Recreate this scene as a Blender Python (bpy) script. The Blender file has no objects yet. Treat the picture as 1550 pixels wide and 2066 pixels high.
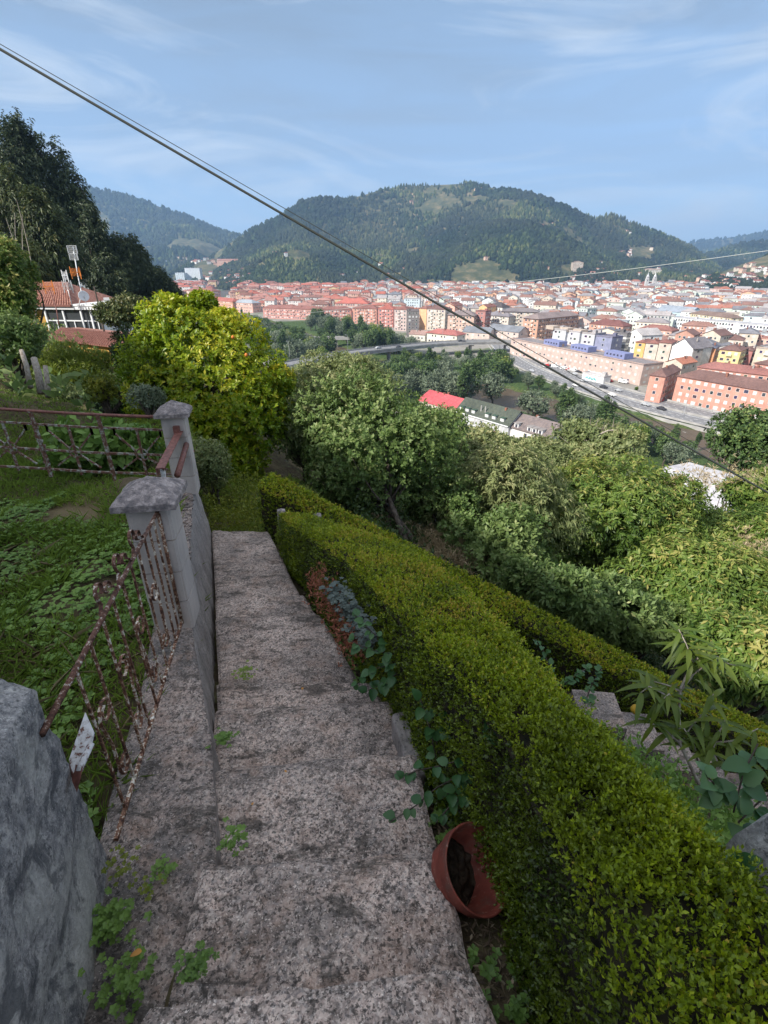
import bpy, math, random
import numpy as np
from mathutils import Vector, Matrix

random.seed(7)
RNG = np.random.default_rng(7)
SC = bpy.context.scene
COL = SC.collection
R = math.radians

# ------------------------------------------------------------------ camera
FPX = 1010.0                     # focal length in photo pixels (1550 x 2066)
PITCH = R(26.3)
CP, SP = math.cos(PITCH), math.sin(PITCH)
cam = bpy.data.cameras.new("camera")
cam.sensor_fit = 'HORIZONTAL'
cam.sensor_width = 36.0
cam.lens = 36.0 * FPX / 1550.0
cam.clip_start = 0.02
cam.clip_end = 30000
camo = bpy.data.objects.new("camera", cam)
COL.objects.link(camo)
camo.location = (0, 0, 0)
camo.rotation_euler = (R(90) - PITCH, 0, 0)
SC.camera = camo

# ------------------------------------------------------------------ light
SUN_EL, SUN_AZ = 36.0, 236.0      # compass-like: azimuth clockwise from +Y
sd = Vector((math.sin(R(SUN_AZ)) * math.cos(R(SUN_EL)), math.cos(R(SUN_AZ)) * math.cos(R(SUN_EL)), math.sin(R(SUN_EL))))
sun = bpy.data.lights.new("sun", 'SUN')
sun.energy = 3.1
sun.angle = R(0.55)
sun.color = (1.0, 0.95, 0.86)
suno = bpy.data.objects.new("sun", sun)
COL.objects.link(suno)
suno.rotation_euler = sd.to_track_quat('Z', 'Y').to_euler()

world = bpy.data.worlds.new("World")
SC.world = world
world.use_nodes = True
wt = world.node_tree
wt.nodes.clear()
def wn(t, **k):
    n = wt.nodes.new(t)
    for a, b in k.items(): setattr(n, a, b)
    return n
wo = wn('ShaderNodeOutputWorld'); bg = wn('ShaderNodeBackground'); sky = wn('ShaderNodeTexSky')
sky.sky_type = 'NISHITA'; sky.sun_disc = False
sky.sun_elevation = R(SUN_EL); sky.sun_rotation = R(SUN_AZ)
sky.altitude = 300; sky.air_density = 1.0; sky.dust_density = 0.6; sky.ozone_density = 2.5
tc = wn('ShaderNodeTexCoord')
mp = wn('ShaderNodeMapping'); mp.inputs['Scale'].default_value = (1.0, 1.6, 5.5); mp.inputs['Rotation'].default_value = (0, 0.10, 0.3)
nz = wn('ShaderNodeTexNoise'); nz.inputs['Scale'].default_value = 2.3; nz.inputs['Detail'].default_value = 6; nz.inputs['Distortion'].default_value = 0.9; nz.inputs['Roughness'].default_value = .55
cr = wn('ShaderNodeValToRGB'); cr.color_ramp.elements[0].position = .42; cr.color_ramp.elements[1].position = .85
cr.color_ramp.elements[0].color = (.55, .55, .55, 1); cr.color_ramp.elements[1].color = (.9, .9, .9, 1)
sx = wn('ShaderNodeSeparateXYZ')
gr = wn('ShaderNodeValToRGB')       # tint by height above the horizon: the same all round
e = gr.color_ramp.elements
e[0].position = 0.0; e[0].color = (0.38, 0.46, 0.62, 1)
e[1].position = 0.40; e[1].color = (1.0, 0.98, 0.90, 1)
m_ = e.new(0.16); m_.color = (0.43, 0.50, 0.60, 1)
mul = wn('ShaderNodeMix', data_type='RGBA', blend_type='MULTIPLY'); mul.inputs[0].default_value = 1
mix = wn('ShaderNodeMix', data_type='RGBA')
vr = wn('ShaderNodeValToRGB'); vr.color_ramp.elements[0].color = (.150, .200, .275, 1); vr.color_ramp.elements[1].position = .33; vr.color_ramp.elements[1].color = (.066, .077, .089, 1); v3 = vr.color_ramp.elements.new(.75); v3.color = (.34, .335, .32, 1)  # veil brightened high above the view, added to fill the shaded foreground
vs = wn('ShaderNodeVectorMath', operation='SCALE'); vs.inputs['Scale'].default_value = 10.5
L = wt.links.new
L(tc.outputs['Generated'], mp.inputs['Vector']); L(mp.outputs[0], nz.inputs['Vector']); L(nz.outputs['Fac'], cr.inputs[0])
L(tc.outputs['Generated'], sx.inputs[0]); L(sx.outputs['Z'], gr.inputs[0])
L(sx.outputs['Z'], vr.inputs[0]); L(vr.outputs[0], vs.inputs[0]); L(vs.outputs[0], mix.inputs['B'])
L(sky.outputs[0], mul.inputs['A']); L(gr.outputs[0], mul.inputs['B'])
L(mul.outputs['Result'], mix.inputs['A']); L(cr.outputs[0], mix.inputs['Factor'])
mp2 = wn('ShaderNodeMapping'); mp2.inputs['Scale'].default_value = (1.3, 1.8, 7.0); mp2.inputs['Rotation'].default_value = (.12, .22, .5); mp2.inputs['Location'].default_value = (.3, .1, .45)
nz2 = wn('ShaderNodeTexNoise'); nz2.inputs['Scale'].default_value = 1.5; nz2.inputs['Detail'].default_value = 8; nz2.inputs['Distortion'].default_value = 1.3; nz2.inputs['Roughness'].default_value = .6
cr2 = wn('ShaderNodeValToRGB'); cr2.color_ramp.elements[0].position = .47; cr2.color_ramp.elements[1].position = .74; cr2.color_ramp.elements[1].color = (.75, .75, .75, 1)
mix2 = wn('ShaderNodeMix', data_type='RGBA'); mix2.inputs['B'].default_value = (2.5, 2.75, 3.05, 1)
L(tc.outputs['Generated'], mp2.inputs['Vector']); L(mp2.outputs[0], nz2.inputs['Vector']); L(nz2.outputs['Fac'], cr2.inputs[0]); L(cr2.outputs[0], mix2.inputs['Factor']); L(mix.outputs['Result'], mix2.inputs['A'])
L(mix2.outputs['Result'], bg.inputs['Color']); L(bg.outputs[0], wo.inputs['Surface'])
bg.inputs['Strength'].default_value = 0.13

SC.view_settings.view_transform = 'Standard'
SC.view_settings.look = 'None'
SC.view_settings.gamma = 1
SC.view_settings.exposure = 1.4
SC.view_settings.use_curve_mapping = False
try:
    SC.cycles.max_bounces = 6; SC.cycles.transparent_max_bounces = 6; SC.cycles.volume_bounces = 0
    SC.cycles.caustics_reflective = False; SC.cycles.caustics_refractive = False
except Exception: pass

# ------------------------------------------------------------------ photo rays -> places
def ray(px, py):
    u = (px - 775.0) / FPX; v = (1033.0 - py) / FPX
    return np.array([u, CP + v * SP, -SP + v * CP])
def at_t(px, py, t): return ray(px, py) * t
def at_z(px, py, z):
    d = ray(px, py); return d * (z / d[2])
def at_y(px, py, y):
    d = ray(px, py); return d * (y / d[1])

# ------------------------------------------------------------------ noise
def _hash(ix, iy, seed):
    n = (ix.astype(np.int64) * 374761393 + iy.astype(np.int64) * 668265263 + seed * 974634777) & 0xffffffff
    n = ((n ^ (n >> 13)) * 1274126177) & 0xffffffff
    return ((n ^ (n >> 16)) & 0xffff) / 65535.0
def vnoise(x, y, seed=0):
    x = np.asarray(x, float); y = np.asarray(y, float)
    ix = np.floor(x); iy = np.floor(y); fx = x - ix; fy = y - iy
    fx = fx * fx * (3 - 2 * fx); fy = fy * fy * (3 - 2 * fy)
    a = _hash(ix, iy, seed); b = _hash(ix + 1, iy, seed); c = _hash(ix, iy + 1, seed); d = _hash(ix + 1, iy + 1, seed)
    return (a * (1 - fx) + b * fx) * (1 - fy) + (c * (1 - fx) + d * fx) * fy
def fbm(x, y, seed=0, o=4):
    s = 0; a = 0.5; n = 0
    for k in range(o):
        s = s + a * vnoise(np.asarray(x) * 2 ** k, np.asarray(y) * 2 ** k, seed + k * 17); n += a; a *= .5
    return s / n * 2 - 1

# ------------------------------------------------------------------ objects
def tagd(o, label=None, cat=None, group=None, kind=None):
    if label: o['label'] = label
    if cat: o['category'] = cat
    if group: o['group'] = group
    if kind: o['kind'] = kind
    return o
def empty(name, loc, label, cat, group=None, rz=0):
    o = bpy.data.objects.new(name, None); COL.objects.link(o)
    o.location = [float(k) for k in loc]; o.rotation_euler = (0, 0, rz); o.empty_display_size = .1
    return tagd(o, label, cat, group)
def mesh_np(name, V, F, cols=None, rnd=None, smooth=False, loops=None):
    """V (n,3); F (m,k) array of equal polygons, or a list of index lists"""
    me = bpy.data.meshes.new(name)
    V = np.asarray(V, float)
    if isinstance(F, np.ndarray):
        m, k = F.shape
        me.vertices.add(len(V)); me.vertices.foreach_set('co', V.ravel())
        me.loops.add(m * k); me.loops.foreach_set('vertex_index', F.astype(np.int32).ravel())
        me.polygons.add(m)
        me.polygons.foreach_set('loop_start', np.arange(0, m * k, k, dtype=np.int32))
        me.update(calc_edges=True)
    else:
        me.from_pydata([tuple(v) for v in V], [], [tuple(int(i) for i in f) for f in F]); me.update()
    if cols is not None:
        a = me.attributes.new('col', 'FLOAT_COLOR', 'FACE')
        c = np.ones((len(cols), 4)); c[:, :3] = cols
        a.data.foreach_set('color', c.ravel())
    if rnd is not None:
        a = me.attributes.new('rnd', 'FLOAT', 'POINT'); a.data.foreach_set('value', np.asarray(rnd, float))
    if smooth: me.polygons.foreach_set('use_smooth', np.ones(len(me.polygons), bool))
    return me
def link(name, me, m, parent=None, world_coords=True):
    if m is not None and not len(me.materials): me.materials.append(m)
    o = bpy.data.objects.new(name, me); COL.objects.link(o)
    if parent is not None:
        o.parent = parent
    return o
def mk(name, V, F, m, parent=None, cols=None, rnd=None, smooth=False):
    """world-space vertices; when parented they are shifted into the parent's frame"""
    V = np.asarray(V, float)
    if parent is not None:
        off = np.zeros(3); q = parent
        while q is not None: off += np.array(q.location); q = q.parent
        V = V - off
    return link(name, mesh_np(name, V, F, cols, rnd, smooth), m, parent)

BOXF = [[0, 3, 2, 1], [4, 5, 6, 7], [0, 1, 5, 4], [1, 2, 6, 5], [2, 3, 7, 6], [3, 0, 4, 7]]
class MB:
    """collects shapes for ONE mesh"""
    def __init__(s): s.V = []; s.F = []; s.C = []
    def add(s, V, F, c=None):
        n = len(s.V); s.V += [tuple(map(float, v)) for v in V]; s.F += [[i + n for i in f] for f in F]
        s.C += [c if c is not None else (.5, .5, .5)] * len(F); return s
    def hexa(s, P, c=None): return s.add(P, BOXF, c)           # 4 bottom ccw, 4 top
    def box(s, c0, size, rz=0, c=None, tilt=None):
        x, y, z = [k / 2 for k in size]
        P = np.array([(-x, -y, -z), (x, -y, -z), (x, y, -z), (-x, y, -z), (-x, -y, z), (x, -y, z), (x, y, z), (-x, y, z)])
        ca, sa = math.cos(rz), math.sin(rz)
        if tilt is not None: P = P @ np.array(tilt).T
        Q = np.stack([P[:, 0] * ca - P[:, 1] * sa + c0[0], P[:, 0] * sa + P[:, 1] * ca + c0[1], P[:, 2] + c0[2]], 1)
        return s.add(Q, BOXF, c)
    def bar(s, a, b, w, h=None, c=None, up=(0, 0, 1)):
        a = np.array(a, float); b = np.array(b, float); h = h or w
        d = (b - a) / (np.linalg.norm(b - a) + 1e-9); u = np.array(up, float)
        if abs(d @ u) > .98: u = np.array((0, 1, 0.))
        r = np.cross(d, u); r /= np.linalg.norm(r); u = np.cross(r, d)
        q = [(-w / 2, -h / 2), (w / 2, -h / 2), (w / 2, h / 2), (-w / 2, h / 2)]
        V = [p + r * i + u * j for p in (a, b) for i, j in q]
        return s.add(V, [[0, 1, 2, 3], [7, 6, 5, 4], [0, 4, 5, 1], [1, 5, 6, 2], [2, 6, 7, 3], [3, 7, 4, 0]], c)
    def tube(s, pts, rad, n=8, c=None, cap=True):
        pts = [np.array(p, float) for p in pts]; m = len(pts)
        if not hasattr(rad, '__len__'): rad = [rad] * m
        base = len(s.V); pu = None
        for i, p in enumerate(pts):
            d = pts[min(i + 1, m - 1)] - pts[max(i - 1, 0)]; d /= (np.linalg.norm(d) + 1e-9)
            u = pu if pu is not None else (np.array((0, 0, 1.)) if abs(d[2]) < .9 else np.array((1., 0, 0)))
            u = u - d * (u @ d); u /= (np.linalg.norm(u) + 1e-9); pu = u; r = np.cross(d, u)
            for k in range(n):
                a = 2 * math.pi * k / n; q = p + (u * math.cos(a) + r * math.sin(a)) * rad[i]; s.V.append(tuple(q))
        nf = 0
        for i in range(m - 1):
            for k in range(n):
                a = base + i * n + k; b = base + i * n + (k + 1) % n
                s.F.append([a, b, b + n, a + n]); nf += 1
        if cap:
            s.F.append([base + k for k in range(n)][::-1]); s.F.append([base + (m - 1) * n + k for k in range(n)]); nf += 2
        s.C += [c if c is not None else (.5, .5, .5)] * nf; return s
    def lathe(s, c0, prof, n=24, axis=None, c=None):
        base = len(s.V); m = len(prof)
        A = np.eye(3) if axis is None else np.array(axis)
        for r, z in prof:
            for k in range(n):
                a = 2 * math.pi * k / n; s.V.append(tuple(A @ np.array((r * math.cos(a), r * math.sin(a), z)) + np.array(c0)))
        for i in range(m - 1):
            for k in range(n):
                a = base + i * n + k; b = base + i * n + (k + 1) % n; s.F.append([a, b, b + n, a + n]); s.C.append(c or (.5, .5, .5))
        return s
    def build(s, name, m, parent=None, smooth=False, cols=False):
        return mk(name, s.V, s.F, m, parent, cols=np.array(s.C) if cols else None, smooth=smooth)

# ------------------------------------------------------------------ materials
class NT:
    def __init__(s, name):
        s.m = bpy.data.materials.new(name); s.m.use_nodes = True; s.t = s.m.node_tree; s.t.nodes.clear()
        s.out = s.n('ShaderNodeOutputMaterial')
    def n(s, t, ins=None, **k):
        x = s.t.nodes.new(t)
        for a, b in k.items(): setattr(x, a, b)
        for a, b in (ins or {}).items():
            if isinstance(b, bpy.types.NodeSocket): s.t.links.new(b, x.inputs[a])
            else: x.inputs[a].default_value = b
        return x
    def pos(s, scale=(1, 1, 1), obj=False):
        if obj:
            c = s.n('ShaderNodeTexCoord').outputs['Object']
        else: c = s.n('ShaderNodeNewGeometry').outputs['Position']
        return s.n('ShaderNodeMapping', {'Vector': c, 'Scale': scale}).outputs[0]
    def noise(s, vec, scale, detail=4, rough=.5, dist=0):
        return s.n('ShaderNodeTexNoise', {'Vector': vec, 'Scale': scale, 'Detail': detail, 'Roughness': rough, 'Distortion': dist}).outputs['Fac']
    def ramp(s, fac, stops, interp='LINEAR'):
        r = s.n('ShaderNodeValToRGB', {'Fac': fac}); r.color_ramp.interpolation = interp
        e = r.color_ramp.elements
        for i, (p, c) in enumerate(stops):
            if not hasattr(c, '__len__'): c = (c, c, c)
            el = e[i] if i < 2 else e.new(p)
            el.position = p; el.color = (*c, 1)
        return r.outputs[0]
    def mix(s, f, a, b, blend='MIX'):
        x = s.n('ShaderNodeMix', data_type='RGBA', blend_type=blend)
        for k, v in (('Factor', f), ('A', a), ('B', b)):
            i = [q for q in x.inputs if q.name == k and (q.type == 'RGBA' or k == 'Factor')][0]
            if isinstance(v, bpy.types.NodeSocket): s.t.links.new(v, i)
            elif k == 'Factor': i.default_value = v
            else: i.default_value = (*v, 1)
        return [q for q in x.outputs if q.type == 'RGBA'][0]
    def math(s, op, a, b=0.0):
        x = s.n('ShaderNodeMath', operation=op)
        for i, v in enumerate((a, b)):
            if isinstance(v, bpy.types.NodeSocket): s.t.links.new(v, x.inputs[i])
            else: x.inputs[i].default_value = v
        return x.outputs[0]
    def attr(s, name, o='Fac'): return s.n('ShaderNodeAttribute', attribute_name=name).outputs[o]
    def bump(s, h, strength=.5, dist=.01):
        return s.n('ShaderNodeBump', {'Height': h, 'Strength': strength, 'Distance': dist}).outputs[0]
    def fin(s, color, rough=.85, bump=None, spec=.3, metal=0, transl=0, alpha=None):
        b = s.n('ShaderNodeBsdfPrincipled')
        if isinstance(color, bpy.types.NodeSocket): s.t.links.new(color, b.inputs['Base Color'])
        else: b.inputs['Base Color'].default_value = (*color, 1)
        if isinstance(rough, bpy.types.NodeSocket): s.t.links.new(rough, b.inputs['Roughness'])
        else: b.inputs['Roughness'].default_value = rough
        b.inputs['Specular IOR Level'].default_value = spec; b.inputs['Metallic'].default_value = metal
        if bump is not None: s.t.links.new(bump, b.inputs['Normal'])
        o = b.outputs[0]
        if transl:
            tr = s.n('ShaderNodeBsdfTranslucent')
            if isinstance(color, bpy.types.NodeSocket): s.t.links.new(color, tr.inputs['Color'])
            else: tr.inputs['Color'].default_value = (*color, 1)
            mx = s.n('ShaderNodeMixShader', {'Fac': transl}); s.t.links.new(o, mx.inputs[1]); s.t.links.new(tr.outputs[0], mx.inputs[2]); o = mx.outputs[0]
        s.t.links.new(o, s.out.inputs['Surface']); return s.m

def leaf_mat(name, c0, c1, c2, c3=None, rough=.45, transl=.35, scale=1.3, spec=.35):
    t = NT(name); r = t.attr('rnd'); n = t.noise(t.pos((scale,) * 3), 1.0, 3)
    stops = [(0, c0), (.45, c1), (.85, c2)]
    if c3: stops.append((1.0, c3))
    col = t.ramp(r, stops)
    col = t.mix(t.math('MULTIPLY', t.ramp(n, [(.4, 0), (.7, 1)]), .45), col, c2)
    return t.fin(col, rough, None, spec, 0, transl)
def aggregate(name, tint=1.0, pink=1.0, dirt=.5, scale=95):
    t = NT(name); p = t.pos()
    v = t.n('ShaderNodeTexVoronoi', {'Vector': p, 'Scale': scale})
    v2 = t.n('ShaderNodeTexVoronoi', {'Vector': p, 'Scale': scale * 1.9})
    k = t.n('ShaderNodeSeparateColor', {'Color': v.outputs['Color']}).outputs[0]
    k2 = t.n('ShaderNodeSeparateColor', {'Color': v2.outputs['Color']}).outputs[1]
    T = tint
    a = t.ramp(k, [(0, (.11 * T, .10 * T, .105 * T)), (.25, (.27 * T, .21 * T, .19 * T)), (.55, (.42 * T, .32 * T * pink, .285 * T * pink)), (.8, (.52 * T, .43 * T, .385 * T)), (1, (.21 * T, .19 * T, .19 * T))])
    b = t.ramp(k2, [(0, (.12 * T, .11 * T, .11 * T)), (.5, (.38 * T, .30 * T, .27 * T)), (1, (.58 * T, .50 * T, .46 * T))])
    c = t.mix(.4, a, b)
    big = t.noise(p, 3.2, 5, .6); mid = t.noise(p, 24, 5, .65, .4)
    c = t.mix(t.math('MULTIPLY', t.ramp(t.math('ADD', big, t.math('MULTIPLY', t.noise(p, 11, 5, .7), .35)), [(.56, 0), (.84, 1)]), .55 + dirt * .3), c, (.13, .12, .12))
    sp = t.ramp(t.math('ADD', mid, t.math('MULTIPLY', big, .12)), [(.600, 0), (.655, 1)])
    c = t.mix(t.math('MULTIPLY', sp, .55), c, (.07, .062, .058))
    fine = t.noise(p, 85, 4, .7); c = t.mix(t.ramp(fine, [(.56, 0), (.63, .85)]), c, (.055, .046, .044)); c = t.mix(t.ramp(t.noise(p, 130, 3, .6), [(.60, 0), (.68, .7)]), c, (.66 * T, .58 * T, .54 * T))
    c = t.mix(t.ramp(t.noise(p, 7, 5, .7), [(.50, 0), (.66, .35)]), c, (.44, .28, .21))
    c = t.mix(t.ramp(t.noise(t.pos((.55, 1.6, 1)), 6.5, 7, .75, .6), [(.53, 0), (.62, .80)]), c, (.070, .062, .056))
    c = t.mix(t.ramp(t.noise(p, 38, 5, .75, .5), [(.56, 0), (.62, .8)]), c, (.050, .045, .042))
    for vs_, cut, dcut in ((56, .32, .27), (30, .15, .24), (110, .30, .34)):
        wob_ = t.n('ShaderNodeTexNoise', {'Vector': p, 'Scale': 90.0, 'Detail': 2.0}).outputs['Color']
        pw_ = t.n('ShaderNodeVectorMath', {0: p, 1: t.n('ShaderNodeVectorMath', {0: wob_, 3: .022}, operation='SCALE').outputs[0]}, operation='ADD').outputs[0]
        pv_ = t.n('ShaderNodeTexVoronoi', {'Vector': pw_, 'Scale': vs_, 'Randomness': 1.0})
        sel = t.math('LESS_THAN', t.n('ShaderNodeSeparateColor', {'Color': pv_.outputs['Color']}).outputs[2], cut)
        near_ = t.math('LESS_THAN', t.math('ADD', pv_.outputs['Distance'], t.math('MULTIPLY', fine, .22)), dcut + .11)
        c = t.mix(t.math('MULTIPLY', t.math('MULTIPLY', sel, near_), .72), c, (.045, .040, .038))
    c = t.mix(1.0, c, (1.0, .985, .945), 'MULTIPLY')
    h = t.math('ADD', t.math('MULTIPLY', v.outputs['Distance'], -.5), t.math('MULTIPLY', mid, -1.2))
    return t.fin(c, .92, t.bump(h, .7, .006), .2)
M = {}
M['step'] = aggregate('step_aggregate', 1.50, 1.0, .30)
M['curb'] = aggregate('curb_aggregate', 1.0, 1.0, 1.2, 80)
t = NT('wall_concrete'); p = t.pos((1, 1, .35)); n = t.noise(p, 9, 6, .65); n2 = t.noise(t.pos(), 60, 5, .7); n3 = t.noise(t.pos(), 2.2, 4)
c = t.ramp(n, [(.3, (.22, .195, .18)), (.55, (.36, .32, .30)), (.75, (.50, .45, .42))])
c = t.mix(t.ramp(n2, [(.52, 0), (.66, .8)]), c, (.06, .058, .06)); c = t.mix(t.ramp(n3, [(.5, 0), (.75, .5)]), c, (.30, .25, .24))
M['wall'] = t.fin(c, .95, t.bump(n2, .6, .006), .15)
t = NT('rough_stone'); n = t.noise(t.pos((1.2, 1.2, .9)), 19, 9, .72, .25); n2 = t.noise(t.pos(), 3.5, 5, .6); n3 = t.noise(t.pos(), 85, 6, .75)
c = t.ramp(n, [(.34, (.10, .105, .115)), (.47, (.25, .24, .24)), (.58, (.42, .40, .385)), (.7, (.66, .62, .58))])
c = t.mix(t.ramp(n3, [(.52, 0), (.62, .8)]), c, (.06, .06, .062)); c = t.mix(t.ramp(t.noise(t.pos(), 160, 3, .7), [(.58, 0), (.66, .6)]), c, (.62, .60, .56)); c = t.mix(t.ramp(n2, [(.50, 0), (.62, .5)]), c, (.55, .53, .48)); c = t.mix(t.ramp(t.noise(t.pos(), 8, 6, .7, .5), [(.54, 0), (.62, .75)]), c, (.075, .078, .085))
M['stone'] = t.fin(c, .9, t.bump(t.math('ADD', n, t.math('MULTIPLY', n3, .8)), .8, .012), .25)
t = NT('pillar_block'); n = t.noise(t.pos((1, 1, .4)), 8, 5, .6); n2 = t.noise(t.pos(), 120, 3, .6)
c = t.ramp(n, [(.3, (.36, .32, .30)), (.6, (.50, .44, .405)), (.8, (.57, .49, .43))]); c = t.mix(t.ramp(n2, [(.58, 0), (.7, .35)]), c, (.2, .19, .19))
M['block'] = t.fin(c, .85, t.bump(n2, .3, .002), .25)
t = NT('mortar'); M['mortar'] = t.fin(t.ramp(t.noise(t.pos(), 40, 4), [(.35, (.30, .25, .21)), (.65, (.45, .38, .32))]), .95)
t = NT('cap_concrete'); n = t.noise(t.pos(), 26, 7, .7); n2 = t.noise(t.pos(), 160, 3, .7)
c = t.ramp(n, [(.32, (.09, .088, .095)), (.5, (.24, .205, .20)), (.62, (.40, .345, .33)), (.75, (.52, .45, .42))]); c = t.mix(t.ramp(n2, [(.56, 0), (.66, .7)]), c, (.07, .07, .07))
M['cap'] = t.fin(c, .95, t.bump(t.math('ADD', n, n2), .6, .004), .2)
t = NT('rusty_iron'); n = t.noise(t.pos(), 55, 6, .7); n2 = t.noise(t.pos(), 14, 3)
c = t.ramp(n, [(.36, (.035, .02, .016)), (.5, (.12, .055, .038)), (.575, (.20, .105, .07)), (.60, (.52, .46, .40)), (.7, (.66, .61, .55))])
c = t.mix(t.ramp(n2, [(.5, 0), (.7, .6)]), c, (.11, .05, .038))
M['rust'] = t.fin(c, .75, t.bump(n, .5, .002), .3)
t = NT('flaking_iron'); n = t.noise(t.pos(), 60, 6, .72); n2 = t.noise(t.pos(), 18, 3)
c = t.ramp(t.math('ADD', n, t.math('MULTIPLY', n2, .35)), [(.56, (.05, .025, .018)), (.66, (.17, .075, .045)), (.72, (.30, .17, .10)), (.74, (.52, .45, .36)), (.85, (.72, .67, .60))])
M['rustw'] = t.fin(c, .75, t.bump(n, .5, .002), .3)
t = NT('rusty_iron_greenish'); n = t.noise(t.pos(), 30, 6, .7)
c = t.ramp(n, [(.36, (.10, .045, .03)), (.5, (.17, .085, .06)), (.57, (.30, .30, .26)), (.7, (.42, .45, .40))])
M['rust2'] = t.fin(c, .8, t.bump(n, .4, .003), .3)
t = NT('red_oxide_iron'); n = t.noise(t.pos(), 30, 5, .7); M['rust3'] = t.fin(t.ramp(n, [(.4, (.13, .05, .04)), (.6, (.24, .095, .075)), (.75, (.36, .2, .16))]), .6, t.bump(n, .3, .002), .4)
t = NT('flaking_white_paint'); n = t.noise(t.pos(), 38, 5, .7); M['flake'] = t.fin(t.ramp(n, [(.42, (.14, .06, .045)), (.47, (.5, .48, .47)), (.6, (.66, .65, .66))]), .7, t.bump(n, .5, .002), .3)
t = NT('soil'); n = t.noise(t.pos(), 26, 7, .7); M['soil'] = t.fin(t.ramp(n, [(.35, (.022, .017, .013)), (.55, (.075, .055, .04)), (.75, (.15, .11, .08))]), .95, t.bump(n, .8, .02), .1)
t = NT('bark'); n = t.noise(t.pos((1, 1, .25)), 22, 6, .65); M['bark'] = t.fin(t.ramp(n, [(.35, (.03, .024, .02)), (.6, (.11, .09, .075)), (.8, (.22, .19, .16))]), .95, t.bump(n, .8, .02), .1)
t = NT('pale_bark'); n = t.noise(t.pos((1, 1, .3)), 30, 5, .65); M['pale'] = t.fin(t.ramp(n, [(.35, (.20, .16, .13)), (.6, (.38, .34, .29)), (.8, (.5, .46, .41))]), .9, t.bump(n, .4, .01), .1)
t = NT('painted_by_face')
c = t.mix(1.0, t.attr('col', 'Color'), t.ramp(t.noise(t.pos(), .35, 5, .65), [(.25, .72), (.75, 1.12)]), 'MULTIPLY')
c = t.mix(1.0, c, t.ramp(t.noise(t.pos((1, 1, .15)), 2.6, 3), [(.3, .86), (.7, 1.05)]), 'MULTIPLY')
M['face'] = t.fin(c, .8, None, .25)
t = NT('window_glass_by_face'); M['pane'] = t.fin(t.attr('col', 'Color'), .25, None, .6)
t = NT('roof_tiles_by_face')
w = t.noise(t.pos(), 1.1, 5, .7)
c = t.mix(1.0, t.attr('col', 'Color'), t.ramp(w, [(.3, (.50, .50, .54)), (.7, (.98, .90, .86))]), 'MULTIPLY')
c = t.mix(1.0, c, t.ramp(t.noise(t.pos(), .12, 4), [(.35, .8), (.7, 1.1)]), 'MULTIPLY')
M['roof'] = t.fin(c, .9, None, .15)
t = NT('asphalt'); n = t.noise(t.pos(), .4, 5); M['road'] = t.fin(t.ramp(n, [(.3, (.15, .15, .16)), (.7, (.24, .235, .24))]), .9, None, .2)
t = NT('road_paint'); M['paint'] = t.fin(t.ramp(t.noise(t.pos(), 1, 3), [(.3, .5), (.7, .75)]), .8)
t = NT('viaduct_concrete'); n = t.noise(t.pos(), .25, 5); M['conc'] = t.fin(t.ramp(n, [(.3, (.26, .25, .24)), (.7, (.42, .405, .39))]), .9)
t = NT('river_water'); n = t.noise(t.pos((1, .45, 1)), .7, 6, .65, 1.2); n2 = t.noise(t.pos((1, .5, 1)), .16, 4)
c = t.ramp(n2, [(.3, (.060, .044, .028)), (.7, (.115, .082, .052))]); c = t.mix(t.ramp(n, [(.66, 0), (.72, 1)]), c, (.5, .48, .45))
M['water'] = t.fin(c, .45, t.bump(n, .6, .3), .22)
t = NT('clay_pot'); n = t.noise(t.pos(), 30, 4); c = t.ramp(n, [(.3, (.17, .040, .028)), (.7, (.30, .070, .046))]); c = t.mix(t.ramp(t.noise(t.pos(), 12, 6, .75), [(.5, 0), (.68, .6)]), c, (.16, .11, .085)); c = t.mix(t.ramp(t.noise(t.pos(), 60, 5, .7), [(.60, 0), (.68, .5)]), c, (.45, .34, .28))
M['pot'] = t.fin(c, .7, None, .3)
t = NT('cable_jacket'); M['cable'] = t.fin((.045, .05, .045), .7)
t = NT('pale_wire'); M['wire'] = t.fin((.42, .44, .42), .5)
t = NT('white_paint'); M['white'] = t.fin((.72, .73, .74), .5)
t = NT('aluminium'); M['alu'] = t.fin((.55, .56, .57), .4, None, .5, .6)
t = NT('orange_plastic'); M['orange'] = t.fin((.55, .17, .03), .6)
# ================================================================== ground
def seg_dist(x, y, P):
    d = np.full(np.shape(x), 1e9)
    for (x0, y0), (x1, y1) in zip(P[:-1], P[1:]):
        dx, dy = x1 - x0, y1 - y0
        t_ = np.clip(((x - x0) * dx + (y - y0) * dy) / (dx * dx + dy * dy), 0, 1)
        d = np.minimum(d, np.hypot(x - x0 - t_ * dx, y - y0 - t_ * dy))
    return d
RIVER = [(330, 20), (200, 118), (135, 165), (112, 195), (65, 252), (25, 308), (-18, 362), (-52, 430), (-100, 540), (-190, 700), (-330, 1000), (-420, 1500)]
HIGHWAY = [(260, 60), (200, 132), (152, 194), (126, 238), (108, 292), (99, 350), (101, 425), (112, 520), (130, 640)]
def xw(y): return -.55 - .34 * (y - 1)
def prof(y): return np.interp(y, [-10, 0, .57, 1.4, 2.2, 3.2, 4.75, 8, 20, 60, 200, 400, 520], [-1.0, -1.5, -1.58, -1.92, -2.2, -2.42, -2.63, -3.3, -5.6, -9.5, -22, -52, -62])
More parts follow.
